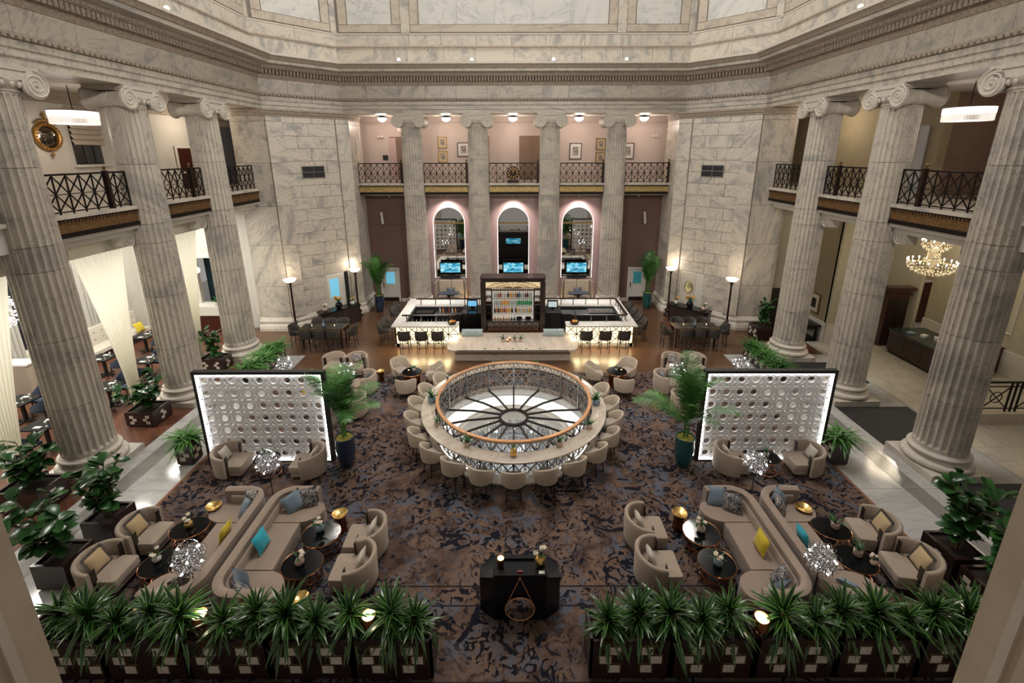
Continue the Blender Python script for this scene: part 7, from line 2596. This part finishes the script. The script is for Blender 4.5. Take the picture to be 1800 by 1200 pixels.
for k in range(2):
    MB().bx(-0.15 + 0.85 * k, 0.5 + 0.85 * k, -0.04, -0.02, 0.1, 1.75).build('pane', M['night'], d)
for k, y in enumerate((12.4, 14.8)):
    d = struct(thing('door_%d' % (11 + k), None, None, (16.98, y, ZM)))
    MB().bx(-0.04, 0.0, -0.5, 0.5, 0, 2.05).build('door_leaf', M['offwhite'] if k == 0 else M['black_matte'], d)
for k, z in enumerate((9.0, 8.3)):
    t = thing('gilt_framed_picture', 'gilt-framed picture in the right balcony recess, %s one' % ('upper' if k == 0 else 'lower'), 'picture', (16.96, 11.4, z))
    MB().bx(-0.03, 0, -0.25, 0.25, -0.28, 0.28).build('frame', M['gold_dull'], t)
    MB().bx(-0.04, -0.03, -0.19, 0.19, -0.22, 0.22).build('print', M['brown_wall'], t)
# little floodlights on the cornice ledge
for k, (x, y) in enumerate(((-5.35, 22.95), (-1.95, 22.95), (1.85, 22.95), (5.25, 22.95), (-10.4, 15.2), (10.4, 15.2))):
    t = thing('ledge_floodlight', ('small round floodlight on the back cornice ledge, %s from the left' % ORD[k]) if k < 4 else 'small floodlight on the %s cornice ledge' % ('left' if k == 4 else 'right'), 'light', (x, y, 12.37), 0, 'ledge floodlights')
    MB().bx(-0.05, 0.05, -0.05, 0.05, 0.0, 0.06).build('foot', M['black_matte'], t)
    MB().ball((0, 0, 0.13), 0.08, 12, 8).build('lamp_head', emis('flood', (1, 1, 1), 0.6) if k == 0 else bpy.data.materials['flood'], t, 60)
# ------------------------------------------------------------------ restaurant on the left
struct(MB().bx(-18.4, -18.1, 4.0, 21.2, 0, 6.2).build('wall_left', M['offwhite']))
eb = MB()
eb.bx(-18.2, -15.2, 20.9, 21.1, 0, 6.2).bx(-13.6, -12.2, 20.9, 21.1, 0, 6.2).bx(-15.2, -13.6, 20.9, 21.1, 3.55, 6.2).bx(-15.2, -13.6, 20.9, 21.1, 0, 1.3)
lend = struct(eb.build('wall_left_end', M['offwhite']))
struct(MB().bx(-18.4, -12.2, 4.0, 21.2, 6.06, 6.12).build('ceiling_left', M['offwhite']))
MB().bx(-15.3, -13.5, 20.86, 20.92, 3.55, 3.70).bx(-12.5, -12.35, 20.7, 20.9, 0.8, 5.6).build('opening_trim', M['white'], lend)
pt = thing('pantry_niche', 'dark pantry niche with gold panel at the far end of the left room', 'niche', (-14.4, 21.1, 0))
MB().bx(-0.85, 0.85, 0.5, 0.55, 0.0, 3.6).build('back_board', plain('teal_dark_board', (0.006, 0.02, 0.025), 0.3), pt)
MB().bx(-0.1, 0.6, 0.35, 0.40, 1.35, 2.6).build('gold_panel', plain('amber_panel', (0.42, 0.28, 0.10), 0.5), pt)
cn = thing('pantry_counter', 'white-topped wooden counter below the pantry niche', 'counter', (-14.4, 20.6, 0))
MB().bx(-0.95, 0.95, -0.3, 0.28, 1.22, 1.30).bx(-0.95, 0.95, -0.3, -0.26, 0.85, 1.22).build('white_top', M['white'], cn)
MB().bx(-0.9, 0.9, -0.28, 0.28, 0, 0.85).build('wood_front', M['mahogany'], cn)
potplant(-14.2, 20.5, 1.30, 'green plant in a bowl on the pantry counter', 'white_ceramic', 'airy', 200, 2.0)
gl = thing('globe_pendant', 'clear globe pendant lamp in front of the pantry niche', 'lamp', (-14.9, 20.5, 0))
MB().tube([(0, 0, 3.2), (0, 0, 6.07)], 0.01, 5).build('cord', M['iron'], gl)
MB().ball((0, 0, 3.05), 0.16, 14, 10).build('globe', emis('globe_glow', (1.0, 0.85, 0.65), 1.6), gl, 60)
# windows with drapes on the outer wall
for k, y in enumerate((9.0, 12.2, 15.6, 18.9)):
    w = struct(thing('window_%d' % (3 + k), None, None, (-18.08, y, 0)))
    MB().bx(0, 0.02, -0.75, 0.75, 1.3, 5.2).build('window_glass', M['night'], w)
    for s in (-1, 1):
        MB().bx(0, 0.06, s * 0.75, s * 0.85, 1.2, 5.3).build('window_frame', M['white'], w)
    MB().bx(0, 0.10, -0.9, 0.9, 1.2, 1.32).build('window_sill', M['white'], w)
    for s in (-1, 1):
        def dr_fn(u, v):
            yy = s * (0.35 + 0.75 * u)
            return (0.16 + 0.05 * math.sin(u * 30), yy, 1.0 + 4.7 * v)
        o = MB().grid(dr_fn, 36, 1).build('drape', M['curtain_grey'], None, 60, (-18.08, y, 0))
        tag(o, 'pleated grey drape %s of the %s restaurant window' % ('right' if s > 0 else 'left', ('nearest', 'second', 'third', 'farthest')[k]), 'drape', 'grey window drapes')
for k, (a, b) in enumerate(((15.2, 16.75), (16.85, 18.4), (18.5, 20.0))):
    t = thing('tufted_banquette', 'button-tufted cream banquette along the restaurant wall, %s section' % ('nearest', 'middle', 'farthest')[k], 'banquette', (-17.55, (a + b) / 2, 0), 0, 'tufted banquettes')
    L = b - a
    MB().bx(-0.45, 0.35, -L / 2, L / 2, 0, 0.30).build('base', M['espresso'], t)
    mb = MB(); rbox(mb, -0.3, 0.38, -L / 2, L / 2, 0.30, 0.47, 0.05); mb.build('seat', M['pale_pillow'], t, 40)
    mb = MB(); rbox(mb, -0.48, -0.26, -L / 2, L / 2, 0.40, 1.25, 0.05); mb.build('back_pad', M['pale_pillow'], t, 40)
    for i in range(4):
        for j in range(2):
            MB().ball((-0.255, -L / 2 + L * (i + 0.5) / 4, 0.72 + 0.3 * j), 0.03, 6, 4).build('button', M['beige'], t)
for k, (pk, y, lab) in enumerate((('yellow', 19.3, 'yellow cushion on the farthest restaurant banquette'), ('leaf', 16.6, 'leaf printed cushion on the restaurant banquette'), ('yellow', 16.0, 'yellow cushion on the nearest restaurant banquette'))):
    pillow(pk, (-17.12, y, 0.68), (0, 1.2, 0), lab, 1.15)
bxp = thing('banquette_end_wall', 'low cream partition wall at the end of the banquettes', 'partition', (-17.4, 14.55, 0))
MB().bx(-0.7, 0.42, -0.25, 0.25, 0, 1.2).build('panel', M['beige'], bxp)
MB().bx(-0.72, 0.44, -0.27, 0.27, 1.2, 1.26).build('cap', M['white'], bxp)
dc = make_diningchair()
DT = [(-13.70, 11.55, 'nearest, beside the nearest column'), (-15.75, 12.85, 'near the left edge of the picture'), (-13.75, 13.75, 'behind the fig between nearest and middle columns'), (-14.05, 15.80, 'just left of the middle column'), (-15.9, 16.0, 'in front of the leaf-print cushion'), (-16.0, 18.15, 'in front of the farthest yellow cushion')]
first = True
for k, (x, y, w) in enumerate(DT):
    t = thing('restaurant_table', 'dark restaurant table %s' % w, 'table', (x, y, 0), 0, 'restaurant tables')
    MB().bx(-0.40, 0.40, -0.36, 0.36, 0.71, 0.745).build('table_top', M['blackglass'], t)
    MB().bx(-0.04, 0.04, -0.04, 0.04, 0.03, 0.71).build('column', M['black_matte'], t)
    MB().bx(-0.28, 0.28, -0.05, 0.05, 0, 0.035).bx(-0.05, 0.05, -0.28, 0.28, 0, 0.036).build('foot', M['black_matte'], t)
    wall = k >= 4
    spots = [(0.62, 0.0, PI)] if wall else [(0.05, -0.62, PI / 2), (0.0, 0.62, -PI / 2)]
    if k == 1:
        spots = [(0.62, 0.05, PI), (0.0, 0.66, -PI / 2)]
    for j, (dx, dy, rz) in enumerate(spots):
        o = dc if first else dup(dc, (0, 0, 0))
        first = False
        o.location = (x + dx, y + dy, 0)
        o.rotation_euler = (0, 0, rz)
        tag(o, 'navy chair, %s of table %s' % ('aisle side' if wall else ('near side', 'far side')[j], w), None, 'navy dining chairs')
    for j, (dx, dy) in enumerate(((0.02, -0.2), (-0.02, 0.2))):
        n = tag(MB().bx(-0.10, 0.10, -0.05, 0.05, 0, 0.015).build('napkin', M['white_ceramic'], None, None, (x + dx, y + dy, 0.745)), 'folded white napkin on the table %s, %s side' % (w, ('near', 'far')[j]), 'napkin', 'folded napkins')
        g = thing('wine_glass', 'small wine glass on the table %s, %s side' % (w, ('near', 'far')[j]), 'glass', (x + 0.2, y + dy * 0.6, 0.745), 0, 'wine glasses')
        MB().lathe([(0.03, 0), (0.004, 0.01), (0.004, 0.07), (0.03, 0.10), (0.032, 0.15), (0.03, 0.15)], 10).build('bowl', M['white_ceramic'], g)

def curtain(t0, t1, b0, b1, zt, zb, lab, x=-12.42, n=10):
    def fn(u, v):
        w = v ** 1.4
        a = t0 + (t1 - t0) * u
        b = b0 + (b1 - b0) * u
        # v=0 at the bottom
        yy = b + (a - b) * w
        zz = zb + (zt - zb) * v
        return (x + 0.05 * math.sin(u * n * 2 * PI) * (0.4 + 0.6 * (1 - v)), yy, zz)
    o = MB().grid(fn, n * 6, 14).build('sheer_curtain', M['sheer'], None, 60)
    return tag(o, lab, 'curtain', 'white sheer curtains')
curtain(12.35, 14.05, 13.15, 13.45, 5.5, 0.05, 'white sheer curtain gathered to a point between nearest and middle left columns')
curtain(11.30, 12.30, 11.28, 11.5, 5.5, 0.05, 'white sheer curtain drawn against the nearest left column', x=-12.40)
curtain(16.30, 17.50, 16.25, 16.55, 5.5, 0.05, 'white sheer curtain between middle and farthest left columns')
curtain(9.2, 10.7, 9.35, 9.75, 5.5, 0.05, 'white sheer curtain at the left edge of the picture')
vl = struct(MB().bx(-12.5, -12.36, 6.0, 17.6, 5.45, 5.95).build('trim_9', M['curtain']))
cb = thing('crystal_ball_chandelier', 'round crystal ball chandelier at the left edge of the restaurant', 'chandelier', (-15.2, 12.5, 3.8))
MB().tube([(0, 0, 0.5), (0, 0, 2.26)], 0.012, 5).build('cord', M['iron'], cb)
cm = MB()
rnd = random.Random(8)
for k in range(420):
    z = 1 - 2 * (k + 0.5) / 420
    a = k * 2.39996
    r = 0.62 * rnd.uniform(0.75, 1.0)
    cm.ball((r * math.sqrt(1 - z * z) * math.cos(a), r * math.sqrt(1 - z * z) * math.sin(a), r * z * 0.85), 0.022, 5, 4)
tag(cm.build('crystal_beads', plain('crystal_bead', (0.8, 0.8, 0.82), 0.12, 0.6, emit=(1, 0.98, 0.95), es=0.35), cb, 60), kind='stuff')
for k in range(10):
    a = k * 0.63
    MB().ball((0.4 * math.cos(a), 0.4 * math.sin(a), 0.15 * (k % 3 - 1)), 0.03, 8, 6).build('bulb', M['e_bulb'], cb)
# ceiling fittings of the restaurant
for y in (8.0, 11.5, 15.0, 18.5):
    light('AREA', 'restaurant_ceiling_light', (-15.3, y, 6.0), 200, (1.0, 0.97, 0.88), 1.6, (-15.3, y, 0))

# ------------------------------------------------------------------ lobby on the right
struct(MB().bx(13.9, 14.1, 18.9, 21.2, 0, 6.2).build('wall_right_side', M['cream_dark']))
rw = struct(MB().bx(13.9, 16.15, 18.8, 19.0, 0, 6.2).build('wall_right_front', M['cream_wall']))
struct(MB().bx(12.2, 13.95, 20.7, 20.9, 0, 6.2).build('wall_right_return', M['cream_wall']))
pk_ = struct(MB().bx(16.9, 21.8, 21.5, 21.7, 0, 6.2).build('wall_right_far', plain('peach_plaster', (0.50, 0.36, 0.27), 0.8)))
struct(MB().bx(17.25, 17.4, 18.4, 21.6, 0, 6.2).build('wall_right_pilaster', M['cream_wall']))
rr_ = struct(MB().bx(18.9, 19.1, 4.0, 19.6, 0, 6.2).bx(21.7, 21.9, 19, 21.7, 0, 6.2).build('wall_right', M['cream_wall']))
struct(MB().bx(11.9, 22, 4.0, 21.8, 6.06, 6.12).build('ceiling_right', M['offwhite']))
struct(MB().bx(13.85, 13.9, 18.9, 20.7, 0, 0.95).bx(13.9, 16.15, 18.76, 18.8, 0, 0.95).bx(16.9, 20.2, 21.44, 21.5, 0, 1.15).bx(18.84, 18.9, 10, 19.6, 0, 0.95).build('baseboard_right', M['white']))
# raised frames on the lobby walls
for nm, pts in (('panel_frame', [(14.6, 18.77, 2.2), (15.7, 18.77, 2.2), (15.7, 18.77, 5.6), (14.6, 18.77, 5.6)]),):
    MB().tube(pts, 0.05, 4, True).build(nm, M['white'], rw)
for y0, y1 in ((12.9, 15.3), (16.0, 18.2)):
    MB().tube([(18.88, y0, 1.6), (18.88, y1, 1.6), (18.88, y1, 5.4), (18.88, y0, 5.4)], 0.05, 4, True).build('panel_frame', M['white'], rr_)
t = thing('gilt_wall_panel', 'tall gilt-framed mirror on the lobby wall at the right edge', 'mirror', (18.84, 14.2, 0))
MB().bx(-0.03, 0.0, -0.8, 0.8, 1.8, 5.2).build('glass', M['mirror_dim'], t)
MB().tube([(-0.04, -0.85, 1.75), (-0.04, 0.85, 1.75), (-0.04, 0.85, 5.25), (-0.04, -0.85, 5.25)], 0.06, 6, True).build('gilt_frame', M['gold_dull'], t)
t = thing('framed_print', 'small dark portrait in a gold frame on the tan lobby wall', 'picture', (13.88, 19.82, 1.62))
MB().bx(-0.03, 0, -0.36, 0.36, -0.45, 0.45).build('frame', M['gold_dull'], t)
MB().bx(-0.04, -0.03, -0.30, 0.30, -0.39, 0.39).build('mat_board', M['pale_pillow'], t)
MB().bx(-0.05, -0.04, -0.15, 0.15, -0.22, 0.22).build('print', M['black_matte'], t)
d = struct(thing('door_13', None, None, (16.65, 18.6, 0)))
MB().bx(-0.50, 0.42, -0.05, 0.2, 0, 2.6).build('door_case', M['mahogany'], d)
MB().bx(-0.60, 0.54, -0.17, 0.25, 2.6, 2.72).bx(-0.55, 0.48, -0.12, 0.22, 2.35, 2.42).build('door_cornice', M['mahogany'], d)
for s in (-1, 1):
    MB().bx(s * 0.22 - 0.24, s * 0.22 + 0.16, -0.08, -0.05, 0.1, 2.2).build('door_leaf', M['espresso'], d)
d = struct(thing('door_14', None, None, (20.55, 21.48, 0)))
MB().bx(-0.55, 0.55, -0.06, 0.0, 0, 2.1).build('door_leaf', M['mahogany'], d)
MB().bx(-0.65, -0.55, -0.08, 0.0, 0, 2.2).bx(0.55, 0.65, -0.08, 0, 0, 2.2).bx(-0.55, 0.55, -0.08, 0, 2.1, 2.2).build('door_frame', M['white'], d)
MB().ball((0.4, -0.09, 1.0), 0.04, 8, 6).build('door_handle', M['brass'], d)
struct(MB().bx(12.32, 12.8, 20.66, 20.7, 0, 2.05).build('door_15', M['espresso']))
t = thing('reception_desk', 'dark wood reception desk with marble top in the lobby', 'desk', (16.95, 16.8, 0), 0.0)
MB().bx(-0.9, 0.55, -1.35, 1.2, 0.12, 1.0).build('body', M['mahogany'], t)
MB().bx(-0.85, 0.5, -1.3, 1.15, 0, 0.12).build('plinth', M['black_matte'], t)
MB().bx(-0.95, 0.6, -1.4, 1.25, 1.0, 1.06).build('marble_top', plain('green_marble', (0.02, 0.035, 0.03), 0.1, var=0.6, scale=10), t)
for k in range(3):
    MB().bx(-0.915, -0.90, -1.25 + 0.82 * k, -0.5 + 0.82 * k, 0.22, 0.9).build('panel', M['espresso'], t)
for k, (dx, dy, w) in enumerate(((-0.55, 0.6, 'left'), (-0.3, 0.25, 'middle'), (-0.1, -0.1, 'right'))):
    b = thing('paper_stack', 'pale paper stack on the reception desk, %s one' % w, 'paper', (16.95 + dx, 16.8 + dy, 1.06), 0.4 * k)
    MB().bx(-0.12, 0.12, -0.09, 0.09, 0, 0.06 + 0.03 * k).build('sheets', M['white_ceramic'] if k else M['pot_blue'], b)
t = thing('lobby_console', 'dark carved console against the tan lobby wall', 'console', (13.45, 19.55, 0))
MB().bx(-0.35, 0.35, -0.55, 0.55, 0.72, 0.80).build('top', M['black'], t)
MB().bx(-0.30, 0.30, -0.48, 0.48, 0.0, 0.10).build('plinth', M['black'], t)
for x in (-0.24, 0.24):
    for y in (-0.42, 0.42):
        MB().lathe([(0.05, 0.1), (0.07, 0.3), (0.04, 0.5), (0.06, 0.72)], 8, x, y).build('leg', M['black'], t)
MB().bx(-0.28, 0.28, -0.44, 0.44, 0.58, 0.72).build('apron', M['black'], t)
t = thing('wooden_post_lamp', 'thin dark standing post with ornate top beside the middle right column', 'stand', (14.3, 18.3, 0))
MB().lathe([(0.16, 0), (0.16, 0.04), (0.03, 0.08), (0.03, 1.5), (0.07, 1.56), (0.03, 1.62), (0.08, 1.72), (0.0, 1.8)], 10).build('post', M['iron_brown'], t, 40)

# crystal chandelier with two tiers
chd = thing('crystal_chandelier', 'two-tier candle chandelier of crystal in the lobby on the right', 'chandelier', (15.6, 16.4, 0))
MB().tube([(0, 0, 5.3), (0, 0, 6.06)], 0.02, 6).build('chain', M['brass'], chd)
MB().lathe([(0.05, 5.5), (0.12, 5.35), (0.05, 5.15), (0.20, 5.0), (0.08, 4.9), (0.10, 4.6), (0.22, 4.4), (0.05, 4.1), (0.10, 3.95), (0.0, 3.85)], 16).build('stem', plain('chandelier_crystal', (0.75, 0.66, 0.48), 0.1, 0.6, emit=(1.0, 0.8, 0.5), es=0.12), chd, 60)
cm = MB()
rnd = random.Random(11)
for (r, z, n) in ((0.42, 4.98, 26), (0.36, 4.88, 22), (0.24, 4.80, 16), (0.18, 4.65, 14), (0.18, 4.55, 14), (0.25, 4.42, 18), (0.72, 4.20, 40), (0.68, 4.10, 38), (0.58, 4.0, 32), (0.42, 3.92, 24), (0.25, 3.86, 14)):
    for k in range(n):
        a = 2 * PI * k / n
        cm.ball((r * math.cos(a), r * math.sin(a), z + 0.02 * (k % 2)), 0.028, 5, 4, 1.5)
tag(cm.build('crystal_drops', bpy.data.materials['chandelier_crystal'], chd, 60), kind='stuff')
for r, z, n in ((0.42, 5.05, 10), (0.72, 4.28, 18)):
    MB().tube([(r * math.cos(2 * PI * k / 32), r * math.sin(2 * PI * k / 32), z - 0.05) for k in range(32)], 0.015, 5, True).build('tier_ring', M['brass'], chd)
    for k in range(n):
        a = 2 * PI * k / n
        cdl = MB().lathe([(0.016, z - 0.04), (0.016, z + 0.07)], 6, r * math.cos(a), r * math.sin(a)).build('candle_tube', M['white_ceramic'], chd)
        MB().ball((r * math.cos(a), r * math.sin(a), z + 0.11), 0.024, 6, 5, 1.7).build('flame_bulb', M['e_flame'], cdl)
light('POINT', 'chandelier_light', (15.6, 16.4, 4.5), 90, (1.0, 0.82, 0.58), 0.5)
for x, y in ((15.5, 12.5), (18.0, 18.0), (19.5, 20.5), (14.2, 20.0)):
    light('AREA', 'lobby_ceiling_light', (x, y, 6.0), 34, (1.0, 0.86, 0.68), 1.0, (x, y, 0))
# stair railing at the right edge, on a stone kerb
kb = struct(MB().bx(14.5, 18.9, 12.5, 12.8, 0.0, 0.38).build('trim_10', M['jamb_light']))
t = thing('stair_railing', 'dark iron stair railing on a stone kerb at the right edge', 'railing', (14.5, 12.65, 0.38))
MB().bx(0, 4.4, -0.03, 0.03, 1.00, 1.05).bx(0, 4.4, -0.015, 0.015, 0.86, 0.89).bx(0, 4.4, -0.015, 0.015, 0.10, 0.13).build('rails', M['iron'], t)
for k in range(4):
    x0 = 0.05 + 1.1 * k
    for dx in (0.0, 0.16, 0.94):
        MB().bx(x0 + dx - 0.02, x0 + dx + 0.02, -0.02, 0.02, 0, 1.0).build('baluster', M['iron'], t)
    lt = MB()
    lt.bar((x0 + 0.16, 0, 0.12), (x0 + 0.94, 0, 0.87), 0.025).bar((x0 + 0.16, 0, 0.87), (x0 + 0.94, 0, 0.12), 0.025)
    lt.tube([(x0 + 0.55 + 0.18 * math.cos(2 * PI * j / 16), 0, 0.5 + 0.18 * math.sin(2 * PI * j / 16)) for j in range(16)], 0.014, 5, True)
    lt.build('cross_panel', M['iron'], t)
t = thing('lobby_cabinet', 'reddish wooden cabinet against the lobby wall at the right edge', 'cabinet', (18.5, 16.6, 0))
MB().bx(-0.3, 0.3, -0.6, 0.6, 0, 1.0).build('body', M['mahogany'], t)
MB().bx(-0.33, 0.33, -0.63, 0.63, 1.0, 1.05).build('top', M['espresso'], t)
# added point lights without fittings, lifting the dark ends of the side balconies
for s, p in ((-1, 60), (1, 60)):
    light('POINT', 'balcony_end_fill', (s * 13.2, 20.4, 9.6), p, (1.0, 0.84, 0.68), 0.2)
light('POINT', 'balcony_recess_fill', (15.9, 13.0, 9.6), 24, (1.0, 0.80, 0.66), 0.2)  # also added without a fitting, to brighten the recess
